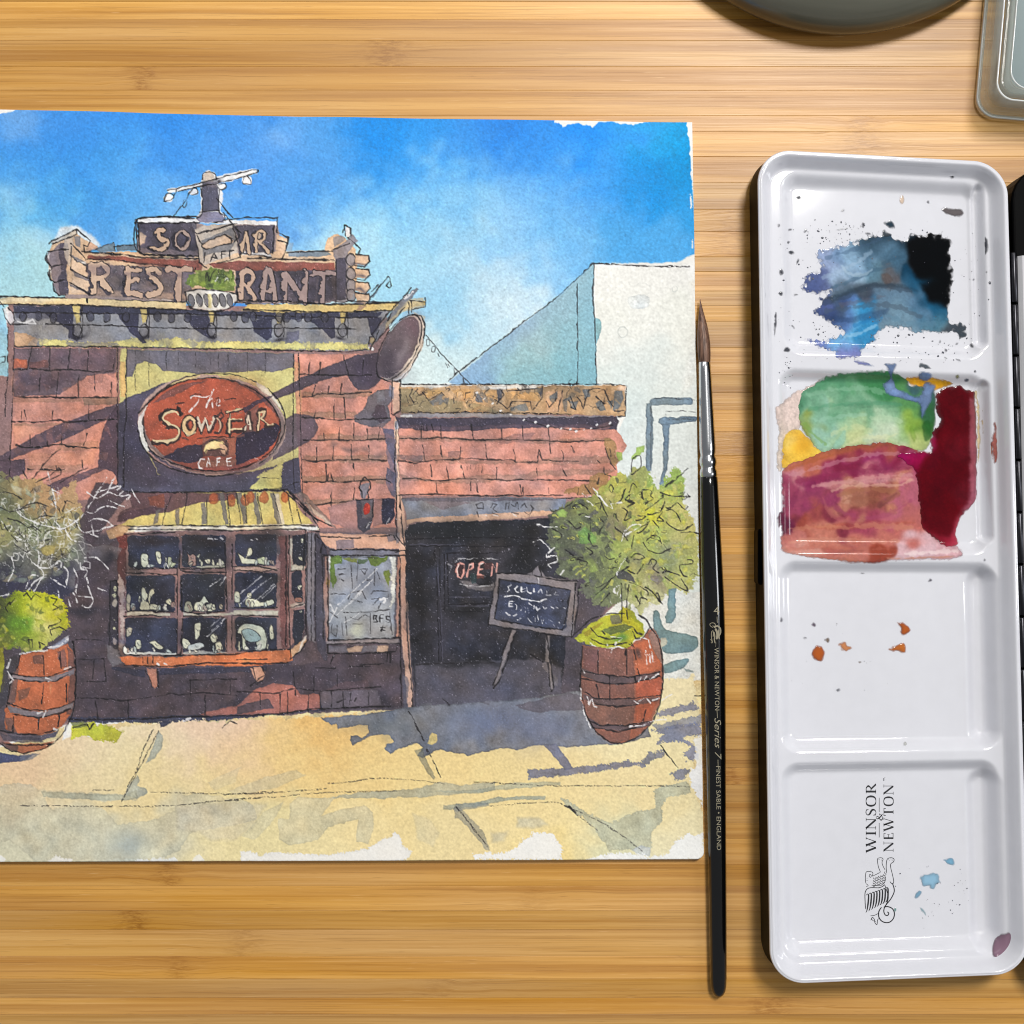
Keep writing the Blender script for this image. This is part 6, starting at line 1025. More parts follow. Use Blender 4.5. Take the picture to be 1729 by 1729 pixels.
TROUGH = [rect(1633, 318, 1656, 590, ZT), rect(1640, 645, 1666, 915, ZT), rect(1624, 958, 1682, 1254, ZT), rect(1626, 1296, 1688, 1600, ZT)]
RC = .0085
def tin_z(a, b):
    d = rbox(a, b, 0, 0, LW, LL, RC)
    z = ZL + (ZR - .0003 - ZL) * (1 - ss((d - .0007) / .0030))
    bead = np.clip(1 - ((d - .00055) / .00062) ** 2, 0, 1); z = z + .00040 * np.sqrt(bead) - .0002 * (d < .0002)
    for w_ in WELLS: z = z - (ZL - ZW) * ss((rbox(a, b, *w_, .0044) + .0006) / .0036)
    for i, t_ in enumerate(TROUGH): z = z - (ZW - ZT) * ss((rbox(a, b, *t_, .0042 if i > 1 else .0018) + .0006) / (.0036 if i > 1 else .0018))
    return z
tin = empty("paint_tin", (float(QC[0][0]), float(QC[0][1]), 0), label="white enamelled metal watercolour tin, open lid used as mixing palette with wet paint", category="paint tin")
tin.location = (0, 0, 0)
ENAMEL = simple("white enamel", (214, 215, 222), .07, 0., coat=.5, bump=.02, bscale=260, vary=.07)
BLACK = simple("black enamel", (7, 7, 8), .45, 0., bump=.02, bscale=900, vary=.2); BLACK.node_tree.nodes["Principled BSDF"].inputs["Specular IOR Level"].default_value = .03
def make_lid():
    na, nb = 230, 720
    a = np.linspace(0, 1, na)[None, :] * np.ones((nb, 1)); b = np.linspace(0, 1, nb)[:, None] * np.ones((1, na))
    # squeeze the square grid into the rounded outline
    A, B = a * LW, b * LL
    cx = np.where(A < RC, RC, np.where(A > LW - RC, LW - RC, A)); cy = np.where(B < RC, RC, np.where(B > LL - RC, LL - RC, B))
    dx, dy = A - cx, B - cy; d = np.hypot(dx, dy) + 1e-12; mx = np.maximum(np.abs(dx), np.abs(dy)); cor = (np.abs(dx) > 0) & (np.abs(dy) > 0)
    f = np.where(cor, mx / d, 1.); A = cx + dx * f; B = cy + dy * f
    p = q2w(A / LW, B / LL); return grid_obj("palette_tray", p[..., 0], p[..., 1], tin_z(A, B), ENAMEL, tin)
tray = make_lid()
def outline(off, n=14):
    pts = []
    for (cx, cy, a0) in ((RC, RC, math.pi), (LW - RC, RC, 1.5 * math.pi), (LW - RC, LL - RC, 0), (RC, LL - RC, .5 * math.pi)):
        for i in range(n + 1):
            t = a0 + .5 * math.pi * i / n; pts.append((cx + (RC + off) * math.cos(t), cy + (RC + off) * math.sin(t)))
    return np.array(pts)
def make_shell():
    V, F = [], []; prof = [(-.0001, ZR - .0003), (.00016, ZR - .0006), (.00020, ZR - .0011), (.00030, .0098), (.0008, .0040), (.0006, .0018), (-.0016, .0004), (-.0035, .0001)]
    for off, z in prof:
        o_ = outline(off); p = q2w(o_[:, 0] / LW, o_[:, 1] / LL); V += [(x, y, z) for x, y in p]
    m = len(outline(0))
    for i in range(len(prof) - 1):
        for j in range(m): F.append((i * m + j, i * m + (j + 1) % m, (i + 1) * m + (j + 1) % m, (i + 1) * m + j)[::-1])
    F.append(tuple((len(prof) - 1) * m + j for j in range(m))); return obj("outer_shell", V, F, BLACK, tin)
make_shell()
def rim_lip():                                          # the shell's white rolled edge
    V, F = [], []; prof = [(-.0004, ZR - .0001), (.0, ZR + .00002), (.00026, ZR - .0002), (.00034, ZR - .0007), (.00024, ZR - .0012)]
    for off, z in prof:
        o_ = outline(off); p = q2w(o_[:, 0] / LW, o_[:, 1] / LL); V += [(x, y, z) for x, y in p]
    m = len(outline(0))
    for i in range(len(prof) - 1):
        for j in range(m): F.append((i * m + j, i * m + (j + 1) % m, (i + 1) * m + (j + 1) % m, (i + 1) * m + j)[::-1])
    return obj("rolled_rim", V, F, ENAMEL, tin)
rim_lip()
def rbox_mesh(name, x0, x1, y0, y1, z0, z1, mat, parent, bev=.0006, r=0.0):
    bm = bmesh.new(); bmesh.ops.create_cube(bm, size=1)
    for v in bm.verts: v.co = ((x0 + x1) / 2 + v.co.x * (x1 - x0), (y0 + y1) / 2 + v.co.y * (y1 - y0), (z0 + z1) / 2 + v.co.z * (z1 - z0))
    if r: bmesh.ops.bevel(bm, geom=[e for e in bm.edges if abs(e.verts[0].co.z - e.verts[1].co.z) > 1e-6], offset=r, segments=6, affect='EDGES', profile=.5)
    if bev: bmesh.ops.bevel(bm, geom=[e for e in bm.edges if abs(e.verts[0].co.z - e.verts[1].co.z) < 1e-6], offset=bev, segments=3, affect='EDGES', profile=.5)
    me = bpy.data.meshes.new(name); bm.to_mesh(me); bm.free(); return link(name, me, mat, parent, False)
x_, y_ = Wp(1296, 940, .009); tab = rbox_mesh("thumb_catch", float(x_) - .0026, float(x_) + .0006, float(y_) - .0072, float(y_) + .0072, .0030, .0098, BLACK, tin, .0006, .0009)
# base half of the tin, mostly outside the picture to the right
bx0, by0 = Wp(1706, 283, .012); bx1, by1 = Wp(2130, 1668, .012)
def lean(o, x0, y0, f=.027):
    for v in o.data.vertices: v.co.x += (y0 - v.co.y) * f
base = rbox_mesh("base_box", float(bx0), float(bx1), float(by1), float(by0), .0002, .0125, BLACK, tin, .0008, .0085); lean(base, bx0, float(by0))
lx0, ly0 = Wp(1719, 432, .0135); lx1, ly1 = Wp(1990, 1500, .0135)
GREY = simple("grey enamel leaf", (196, 196, 200), .18, coat=.3, vary=.06, bscale=300)
leaf = obj("folding_leaf", [(lx0, ly0, .0130), (lx0 + .0009, ly0, .0140), (lx1, ly0, .0140), (lx0 + .0034, ly1, .0130), (lx0 + .0043, ly1, .0140), (lx1, ly1, .0140), (lx0, ly0, .0127), (lx1, ly0, .0127), (lx0 + .0034, ly1, .0127), (lx1, ly1, .0127)],
           [(0, 3, 4, 1), (1, 4, 5, 2), (6, 8, 3, 0), (6, 0, 1, 2, 7), (8, 9, 5, 4, 3), (6, 7, 9, 8), (2, 5, 9, 7)], GREY, tin, False)
DSTEEL = simple("dark steel hinge", (62, 62, 66), .32, 1.0, vary=.3, bscale=1500)
def cyl(name, p0, p1, r, mat, parent, n=20, bev=.12):
    p0, p1 = np.array(p0), np.array(p1); t = (p1 - p0) / np.linalg.norm(p1 - p0); u_ = np.cross(t, [0, 0, 1]); u_ /= np.linalg.norm(u_); v_ = np.cross(u_, t); V, F = [], []
    for f_, q in ((0, .8), (bev * r / np.linalg.norm(p1 - p0) * 3, 1), (1 - bev * r / np.linalg.norm(p1 - p0) * 3, 1), (1, .8)):
        for j in range(n): a = 2 * math.pi * j / n; V.append(p0 + (p1 - p0) * f_ + (u_ * math.cos(a) + v_ * math.sin(a)) * r * q)
    for i in range(3):
        for j in range(n): F.append((i * n + j, i * n + (j + 1) % n, (i + 1) * n + (j + 1) % n, (i + 1) * n + j))
    F += [tuple(range(n - 1, -1, -1)), tuple(3 * n + j for j in range(n))]; return obj(name, V, F, mat, parent)
for i in range(10):
    y0, y1 = 426 + i * 88, 426 + (i + 1) * 88 - 3; f0 = .0232; c0 = 1711 + (y0 - 426) * f0; c1 = 1711 + (y1 - 426) * f0
    a0, b0 = Wp(c0, y0, .0128); a1, b1 = Wp(c1, y1, .0128)
    kn_ = cyl("hinge_knuckle", (a0, b0, .0128), (a1, b1, .0128), .00085, DSTEEL, tin)
    if i % 2:
        pl = obj("hinge_plate", [(a0 - .0020, b0, .0126), (a0, b0, .0136), (a1, b1, .0136), (a1 - .0020, b1, .0126), (a0 - .0022, b0, .0118), (a0, b0, .0118), (a1, b1, .0118), (a1 - .0022, b1, .0118)],
                 [(0, 3, 2, 1), (4, 5, 6, 7), (0, 1, 5, 4), (1, 2, 6, 5), (2, 3, 7, 6), (3, 0, 4, 7)], BLACK, tin, False)
# ---- paint in the wells: pigment painted on a second grid, then poured as thin puddles
PX0, PY0 = 1250, 230
PGY, PGX = np.mgrid[PY0:PY0 + PH, PX0:PX0 + PW].astype(np.float32)
CAN = np.empty((PH, PW, 3), np.float32); CAN[:] = .86
WET = pigment_mat("wet watercolour", .07, spec=.26, film=True)
Z1 = (1250, 220, 3.6096); Z2 = (1250, 600, 3.6096); Z3 = (1250, 950, 3.6096); Z4 = (1250, 1270, 3.6096)
def pour(name, poly, thick=.00004, warp=1.4, step=1.25, lab=None, base=.00003, sm=True, colour=None, fade=3.4, rag=.5):
    p = P(poly) if isinstance(poly, str) else poly
    if sm: p = spl(p, 4, True)
    lo, hi = p.min(0) - 5, p.max(0) + 5
    gx, gy = np.meshgrid(np.arange(lo[0], hi[0], step), np.arange(lo[1], hi[1], step))
    ii = np.clip(gx - PX0, 0, PW - 1).astype(int); jj = np.clip(gy - PY0, 0, PH - 1).astype(int)
    wx = sample(WX[..., None], gx, gy)[..., 0] * warp; wy = sample(WY[..., None], gx, gy)[..., 0] * warp
    d = sdf(p, (gx + wx).astype(np.float32), (gy + wy).astype(np.float32)).astype(float)
    if rag: d = d + rag * (.8 * sample(N4[..., None], gx, gy)[..., 0] + .9 * sample(M8[..., None], gx, gy)[..., 0])
    # pull the outermost ring of points onto the shore line
    ddy, ddx = np.gradient(d, step); gl = np.hypot(ddx, ddy) + 1e-6; out = d < 0; mv = np.where(out & (d > -2.2 * step), -d, 0)
    gx = gx + ddx / gl * mv; gy = gy + ddy / gl * mv; d = np.where(out & (d > -2.2 * step), 0, d)
    keep = d >= 0; fm = keep[:-1, :-1] & keep[1:, :-1] & keep[:-1, 1:] & keep[1:, 1:]
    z = np.full(gx.shape, ZW)
    for _ in range(4): a, b = local(gx, gy, z); z = tin_z(a, b)
    X, Y = Wp(gx, gy, z)
    zz = z + base + thick * (1 - np.exp(-np.clip(d, 0, None) / 3.0))
    col = lin(sample(CAN, gx, gy)) * .82 if colour is None else lin(np.array(colour) / 255) * np.clip(.80 + d / 18, 0, 1.15)[..., None]
    rim_ = .80 + .20 * np.clip(d / 6, 0, 1)                     # pigment gathers at the shore
    col = np.concatenate([col * (rim_[..., None] if colour is None else 1), np.clip(.12 + d / fade, 0, 1)[..., None] * (.80 + .20 * np.clip(d / 9, 0, 1))[..., None]], -1)
    pr = {"label": lab} if lab else {}
    return grid_obj(name, X, Y, zz, WET, tray, col=col, mask=fm, **pr)
T(*Z1)
BLUE = "640 700 720 670 850 630 900 640 990 655 1040 645 1160 640 1270 650 1280 760 1290 850 1300 900 1290 1000 1270 1090 1262 1130 1300 1170 1340 1180 1380 1240 1340 1268 1300 1222 1250 1230 1060 1230 1000 1210 880 1200 835 1240 820 1290 760 1310 720 1380 600 1390 580 1350 480 1330 420 1280 440 1265 500 1295 560 1270 620 1250 610 1210 560 1180 460 1120 480 1080 480 1020 560 1000 530 980 440 1000 390 980 380 900 470 860 480 800 480 740"
field([(550,820,150,168,205),(650,760,118,148,185),(740,740,150,185,215),(450,940,100,112,154),(430,960,76,92,146),(600,930,160,185,215),(700,880,152,182,207),(820,700,66,96,120),(880,640,40,60,75),(900,760,88,122,148),(850,880,88,128,150),(900,900,94,88,92),(960,800,66,102,128),(1020,700,30,50,65),(1140,800,4,7,10),(1220,700,3,5,7),(1220,950,3,7,12),(1100,960,14,58,86),(600,1030,78,97,112),(750,990,72,86,100),(760,1070,66,70,86),(900,1060,100,130,155),(1050,1050,93,128,158),(1000,1150,115,147,168),(1180,1080,26,84,120),(1200,1160,110,147,162),(1320,1210,66,76,86),(560,1110,60,78,124),(650,1150,92,128,184),(760,1150,56,145,202),(700,1240,112,182,226),(600,1290,120,176,226),(800,1260,56,140,192),(500,1300,108,138,200),(640,1370,124,132,192),(460,1330,128,130,190)],
      62, "300 560 1450 560 1450 1450 300 1450", wob=14, gran=.03)
for t, c, a in (("480 1030 600 1000 700 960 850 930 1000 940 1080 980 1000 960 850 950 720 980 600 1020", (44,62,78), .5), ("540 870 560 950 640 930 740 880 800 850 740 900 640 960 560 980", (96,120,150), .35), ("780 720 800 800 830 840 790 850 770 760", (90,124,150), .5), ("640 860 660 900 720 900 790 850 700 860", (120,150,180), .5), ("560 1130 660 1140 780 1110 900 1080 860 1130 700 1170 560 1160", (42,66,104), .4), ("700 1220 800 1170 860 1150 780 1240 700 1280", (52,134,190), .5), ("860 880 900 875 930 910 900 940 870 920", (98,88,88), .8)): w(c, t, a, soft=2.5, sm=True, edge=.1)
w((4,6,9), "1010 690 1050 660 1160 650 1270 660 1280 760 1295 860 1300 950 1280 1050 1250 1080 1160 1060 1120 980 1080 920 1040 830 1020 760", 1, soft=6, sm=True, edge=0)
blob((20,90,130), 1090, 940, 60, 30, .5); blob((30,100,140), 1190, 1075, 60, 25, .6)
for t, c, wd_, a in (("500 900 600 860 720 800 800 740", (176,200,224), 5, .4), ("520 780 640 740 760 700 860 660", (66,92,120), 6, .45), ("560 960 680 910 800 860 900 830 1000 800", (66,98,122), 5, .5), ("480 1060 620 1020 760 960 900 950 1040 980", (52,66,82), 8, .5), ("520 1100 680 1080 820 1060 960 1080 1100 1130", (70,84,100), 7, .45), ("620 1060 760 1040 880 1010", (96,92,104), 6, .4), ("900 1130 1040 1180 1180 1180", (96,134,158), 7, .5), ("700 1190 780 1160 860 1140", (40,120,180), 5, .5), ("640 1260 740 1230 830 1190", (160,206,236), 4, .6), ("620 830 660 870 740 880 800 850", (180,204,222), 4, .5), ("860 820 940 780 1010 770", (58,90,114), 5, .5), ("700 1290 780 1260", (70,140,190), 4, .5)): line(c, spl(P(t), 6), wd_, a, 0, .4)
CAN[:] = CAN * .985 + soft_copy(CAN) * .015
pour("paint_puddle", BLUE, rag=1.8, warp=2.0, thick=.00003, fade=4., lab="blue grey wash of paint with thick black pool at its right end")
pour("paint_puddle", "880 555 930 560 945 600 915 600 885 575", .00003); pour("paint_puddle", "690 1400 740 1410 800 1430 810 1440 740 1435 700 1420", .00003)
T(*Z2)
field([(0,0,226,222,224)], 50, "150 20 1600 20 1600 1330 150 1330", wob=2)
# pale residue, yellow
field([(300,300,226,206,198),(230,600,226,210,196)], 90, "150 20 560 20 560 700 150 760", wob=4)
pour("paint_film", "212 330 240 300 300 240 350 215 470 150 500 140 400 260 370 440 300 470 270 560 256 690 225 705 218 600 236 500", .00003)
w((236,192,76), "230 440 560 440 560 700 230 720", soft=4); blob((226,160,40), 380, 560, 60, 50, .5); blob((240,214,130), 290, 520, 40, 50, .5)
pour("paint_puddle", "262 470 330 450 385 470 450 540 520 600 420 640 255 690 250 600", .00003)
w((234,172,34), "980 110 1330 110 1330 240 980 240", soft=4); pour("paint_puddle", "1000 150 1060 132 1200 140 1295 165 1230 200 1180 215 1060 190", .00003)
field([(400,280,78,148,108),(520,200,86,162,116),(700,160,92,168,116),(850,130,66,148,90),(950,150,56,138,76),(600,260,124,184,144),(750,230,118,180,138),(450,350,130,190,155),(700,320,108,173,132),(900,340,110,175,130),(500,450,152,207,192),(600,430,170,212,160),(840,360,182,217,177),(720,460,207,217,147),(830,450,207,227,202),(950,440,160,200,130),(600,530,140,195,160),(800,520,222,222,162),(1050,440,150,190,60),(1130,470,46,118,46),(1080,530,192,207,122),(1000,290,88,158,86),(1150,250,60,104,110),(430,490,150,165,60),(500,560,172,182,70),(1180,350,50,110,70)],
      62, "300 60 1260 60 1260 620 300 620", wob=16, gran=.02)
for t, c, a in (("600 300 750 290 900 280 1000 300 900 320 750 320", (84,150,110), .4), ("700 110 850 110 980 150 940 140 820 125", (50,132,78), .6), ("560 560 600 500 640 450 640 520 600 560", (130,200,190), .4), ("1040 430 1070 480 1060 530 1040 500", (120,170,50), .5), ("1110 420 1150 400 1160 500 1120 520", (34,100,40), .6)): w(c, t, a, soft=2, sm=True)
s_ = psl(P("300 60 1260 620"), 2); gm = CAN[s_].mean(2, keepdims=True); CAN[s_] = gm * .18 + CAN[s_] * .82 - .01
for t, c, wd_, a in (("420 240 560 210 740 200 880 220", (150,196,166), 7, .4), ("420 330 600 300 780 290 980 300", (78,146,110), 6, .4), ("460 400 620 370 760 360", (160,206,180), 6, .45), ("560 480 640 440 720 430 800 460", (214,222,170), 7, .4), ("640 560 740 500 860 500 960 480", (222,224,176), 6, .4), ("400 420 440 480 520 540", (120,160,80), 5, .5), ("800 380 900 380 980 400", (196,222,186), 6, .4), ("500 160 680 120 860 112 960 150", (60,132,88), 4, .5)): line(c, spl(P(t), 6), wd_, a, 0, .4)
pour("paint_puddle", "345 330 360 230 430 180 520 130 640 105 800 92 920 95 1000 140 1050 185 1150 190 1195 220 1195 330 1185 430 1130 575 1000 570 850 535 700 555 560 580 505 595 420 520 370 440", lab="green and pale yellow wash of wet paint")
w((116,140,182), "860 40 1200 40 1200 400 860 400", soft=3); blob((92,116,160), 1110, 330, 60, 60, .6); blob((90,112,164), 900, 130, 40, 40, .5)
pour("paint_puddle", "872 52 948 55 930 110 940 150 985 215 1090 245 1120 170 1190 185 1180 235 1145 330 1105 385 1095 300 970 262 895 232 868 185 902 140 900 95", .00004, base=.00010, fade=4)
pour("paint_puddle", ell(1122, 130, 44, 36), .00004, base=.00010, fade=4)
field([(300,670,190,114,88),(500,590,202,120,90),(800,530,175,93,72),(1000,550,180,98,80),(350,720,217,152,152),(550,690,163,66,98),(800,590,158,56,113),(900,650,143,42,73),(700,660,138,42,73),(1000,700,170,68,110),(450,770,148,56,98),(800,720,207,132,137),(950,740,197,120,127),(330,860,163,76,103),(500,850,158,72,103),(700,840,192,132,107),(850,870,146,84,70),(650,880,202,137,112),(960,800,202,142,102),(1020,900,192,110,127),(900,950,197,110,122),(600,950,136,56,73),(400,1010,163,82,68),(500,980,180,98,84),(800,1000,168,76,98),(1050,1000,192,115,107),(300,1100,202,130,117),(500,1100,207,135,112),(800,1090,207,130,112),(1000,1110,202,120,107),(600,1190,202,130,112),(740,1220,163,78,58),(400,1200,217,162,142),(1000,1210,230,204,204),(1200,1200,226,190,190),(245,990,106,38,68)],
      58, "150 480 1360 480 1360 1320 150 1320", wob=18, gran=.02)
for t, c, a in (("330 760 450 730 700 700 950 680 1050 690 900 715 700 735 480 775 380 800", (140,44,84), .5), ("480 780 700 760 860 750 1040 740 1050 770 900 770 700 790 560 820", (226,178,170), .5), ("620 850 700 810 850 800 980 830 900 870 780 910 700 920", (150,98,72), .4), ("600 820 680 850 660 900 620 890", (232,190,150), .4), ("840 900 960 840 920 880 850 930", (120,70,66), .6), ("420 1040 560 1030 800 1010 1060 1020 900 1040 700 1060 520 1060", (190,96,66), .35), ("260 680 420 620 620 560 850 525 1000 545 860 550 640 590 440 650 290 710", (184,104,66), .5), ("500 1175 620 1180 760 1190 600 1210 520 1205", (176,92,82), .5), ("560 880 620 940 640 980 600 970", (128,50,72), .5), ("300 880 360 800 340 880 320 930", (150,60,96), .5)): w(c, t, a, soft=2.5, sm=True, edge=.08)
s_ = psl(P("150 480 1360 1320"), 2); CAN[s_] = CAN[s_] * np.array([.95, .90, .94], np.float32)
for t, c, wd_, a in (("300 730 460 690 640 640 820 600 960 600", (206,150,160), 6, .45), ("360 770 520 740 720 700 940 670 1040 680", (136,44,78), 9, .45), ("440 800 640 770 840 740 1040 730", (216,160,156), 6, .5), ("560 830 640 800 800 790 960 790 1040 760", (226,182,160), 5, .5), ("600 850 700 820 840 815 960 830", (170,112,84), 7, .5), ("640 880 760 870 880 890 960 850", (150,92,74), 6, .5), ("560 860 580 920 660 970 780 990 920 960 1030 890", (160,74,104), 6, .45), ("500 870 540 950 640 1010 800 1030 960 1010", (184,104,104), 6, .4), ("290 1060 460 1040 640 1050 820 1040 1040 1050", (206,140,112), 7, .45), ("300 1140 500 1120 720 1130 960 1130", (214,152,130), 6, .45), ("280 1180 480 1170 700 1180 900 1180", (188,108,92), 5, .4), ("320 900 400 850 480 850 460 920 380 940", (140,60,92), 5, .4), ("300 690 440 640 600 600", (176,96,62), 5, .5), ("1000 1210 1150 1200 1320 1190", (240,222,220), 6, .6), ("900 1240 1100 1235 1300 1225", (206,140,116), 2.5, .7), ("420 1230 600 1245 760 1255", (196,120,96), 3, .6)): line(c, spl(P(t), 6), wd_, a, 0, .4)
pour("paint_puddle", "258 690 400 615 560 565 750 535 900 522 1000 545 1100 585 1180 590 1180 800 1180 1100 1330 1165 1335 1238 1000 1250 780 1270 600 1255 300 1212 252 1170 250 1050 228 1042 232 965 260 915", lab="pink and terracotta wash of wet paint")
field([(1300,400,78,3,14),(1300,700,88,4,18),(1250,950,98,5,20),(1300,220,108,20,30),(1100,640,150,14,68),(1000,610,162,20,92),(1150,800,106,5,28),(1425,600,140,66,76),(1415,850,172,92,112),(1280,1130,192,62,86),(1200,1100,120,14,32),(1430,330,120,50,50)], 75, "900 150 1500 150 1500 1250 900 1250", wob=8, gran=.015)
w((84,4,16), "1215 240 1300 200 1395 250 1395 700 1390 880 1320 990 1280 1100 1200 1090 1120 1030 1095 880 1085 720 1130 620 1190 560 1200 480 1240 400 1225 320", .85, soft=6, sm=True)
w((172,96,112), "1395 260 1430 270 1440 500 1435 820 1405 900 1395 700", .55, soft=2)
pour("paint_puddle", "1200 235 1260 190 1330 180 1400 215 1432 260 1442 500 1442 780 1422 900 1350 980 1322 1050 1312 1100 1330 1152 1260 1172 1195 1130 1110 1050 1085 900 1070 720 1000 650 955 602 1050 590 1150 582 1170 480 1218 400 1195 330", .00010, base=.00012, fade=1.5, lab="thick dark crimson pool of paint")
w((232,206,160), "1420 200 1540 200 1540 700 1420 700", soft=3); pour("paint_film", "1430 230 1450 240 1462 400 1462 620 1445 640 1446 400", .00003); pour("paint_film", "1480 310 1515 330 1520 380 1500 450 1480 480 1478 400", .00003)
w((166,96,88), "1490 380 1620 380 1620 700 1490 700", soft=3); pour("paint_drop", "1540 415 1560 405 1566 430 1560 480 1572 560 1570 640 1556 658 1540 640 1534 520 1545 460", .0003); w((206,140,110), "1495 540 1545 540 1545 620 1495 620", 1); pour("paint_film", "1505 550 1538 545 1538 605 1508 608", .00003)
w((150,120,126), "1480 670 1540 670 1540 790 1480 790", 1); pour("paint_film", "1495 680 1512 700 1525 740 1518 775 1505 730", .00004)
# drops, one by one
def drop(zt, col, cx, cy, rx, ry, ang=0., th=.00005, pts=None):
    T(*zt); p = P(pts) if pts else ell(cx, cy, rx, ry, 14, ang)
    pour("paint_drop", p, th, warp=.9, step=.8, colour=col)
DK = (66, 68, 76)
for a in ((358,408,20,19),(1290,283,12,15,.3),(1497,705,14,54),(213,1185,11,75,.05),(285,1335,20,18),(290,683,14,13),(312,745,16,11,.3),(250,865,13,20,-.4),(335,1000,15,9),(248,993,12,14),(1408,1313,12,19,-.5),(1215,1285,8,13),(1320,1300,14,8,-.5),(305,602,12,9),(232,580,9,12),(350,800,7,18,.2),(1147,440,9,11),(395,615,9,13,.3),(620,603,36,7,-.1),(748,578,10,14),(1497,862,9,8),(1420,908,8,9),(1429,1467,11,12),(1250,1340,12,12),(1330,1400,20,8,.5),(1255,1385,14,8,.4),(325,1195,8,18,-.5),(775,630,16,8,.2),(625,490,12,8,-.3),(505,1373,9,8)): drop(Z1, DK, *a)
drop(Z1, (92, 86, 88), 0, 0, 0, 0, pts="1225 485 1245 470 1300 475 1350 490 1365 510 1340 530 1290 525 1250 510"); drop(Z1, (206, 184, 164), 985, 425, 16, 25); drop(Z1, (76, 84, 92), 0, 0, 0, 0, pts="1085 1425 1110 1418 1150 1435 1175 1452 1140 1456 1105 1445 1090 1455"); drop(Z1, (60, 68, 76), 0, 0, 0, 0, pts="865 610 880 600 890 620 920 635 900 650 860 640", th=.0001)
drop(Z2, (140, 140, 100), 1322, 126, 16, 18); drop(Z2, (90, 96, 110), 1378, 150, 14, 13); drop(Z2, DK, 1487, 1245, 9, 8)
OR = (158, 80, 34)
drop(Z3, OR, 0, 0, 0, 0, pts="435 550 450 515 485 500 515 530 518 570 495 602 455 590", th=.00022); drop(Z3, (186, 122, 80), 0, 0, 0, 0, pts="602 495 640 480 655 500 685 512 670 530 640 540 612 525"); drop(Z3, OR, 0, 0, 0, 0, pts="955 362 985 365 1020 385 1040 410 1020 435 990 445 970 430 972 400", th=.00022); drop(Z3, (172, 96, 40), 0, 0, 0, 0, pts="900 525 940 500 985 490 1008 510 1005 545 990 552 960 540 920 540", th=.00022)
for c, a in (((96,82,98),(450,376,15,15)),((110,110,112),(392,461,12,9)),((120,104,92),(533,472,14,14)),((90,86,98),(1159,106,13,12)),((110,112,118),(743,64,12,7)),((150,140,130),(732,603,10,8)),((120,120,128),(250,352,9,13)),((188,190,186),(1005,1105,13,13)),((120,122,130),(598,776,11,9))): drop(Z3, c, *a)
BL = (128, 166, 190)
drop(Z4, BL, 0, 0, 0, 0, pts="1100 770 1125 745 1165 738 1205 742 1215 775 1218 795 1195 810 1180 840 1155 835 1145 820 1110 815 1098 795", th=.00016); drop(Z4, (112, 160, 188), 0, 0, 0, 0, pts="1238 660 1270 645 1300 650 1308 675 1295 692 1265 685"); drop(Z4, (116, 156, 182), 0, 0, 0, 0, pts="1062 870 1075 852 1100 850 1098 875 1082 892 1068 890"); drop(Z4, (128, 166, 176), 0, 0, 0, 0, pts="1090 945 1112 950 1130 975 1132 994 1115 980"); drop(Z4, (70, 140, 132), 948, 962, 12, 15)
drop(Z4, (124, 98, 114), 0, 0, 0, 0, pts="1530 1190 1550 1135 1600 1102 1650 1100 1662 1140 1650 1200 1610 1250 1560 1260 1535 1240", th=.00035)
def spatter():
    """the finest flecks, too small to pick apart"""
    r = np.random.default_rng(12); V, F = [], []
    spots = [(Z1, 120, 230, 1420, 540, 1440, .9), (Z1, 60, 400, 760, 560, 700, .9), (Z1, 60, 760, 1420, 1230, 1420, 1.0), (Z1, 40, 440, 640, 1170, 1330, .9), (Z1, 25, 1360, 1540, 700, 1300, .9), (Z4, 34, 1130, 1400, 690, 1000, .8), (Z4, 8, 940, 1200, 600, 1080, .8), (Z3, 12, 260, 900, 360, 800, .8), (Z2, 18, 230, 330, 0, 200, .8)]
    for zt, n, x0, x1, y0, y1, s in spots:
        T(*zt)
        for _ in range(n):
            q = P([r.uniform(x0, x1), r.uniform(y0, y1)])[0]; rx = s * r.lognormal(-.25, .55); ry = rx * r.uniform(.5, 1); th = r.uniform(0, 6.28); b0 = len(V)
            for k_, (f_, zo) in enumerate(((1, .00004), (.6, .00011), (0, .00014))):
                for j in range(6 if f_ else 1):
                    t = 6.28 * j / 6; ex, ey = rx * f_ * math.cos(t), ry * f_ * math.sin(t)
                    px, py = q[0] + ex * math.cos(th) - ey * math.sin(th), q[1] + ex * math.sin(th) + ey * math.cos(th)
                    z = ZW
                    for _i in range(2): a, b = local(np.array(px), np.array(py), z); z = float(tin_z(a, b))
                    X, Y = Wp(px, py, z); V.append((float(X), float(Y), z + zo))
            for j in range(6): F += [(b0 + (j + 1) % 6, b0 + j, b0 + 6 + j, b0 + 6 + (j + 1) % 6), (b0 + 6 + (j + 1) % 6, b0 + 6 + j, b0 + 12)]
    return obj("paint_spatter", V, F, simple("dried flecks", (84, 86, 98), .35, vary=.6, bscale=900), tray, kind="stuff")
spatter()
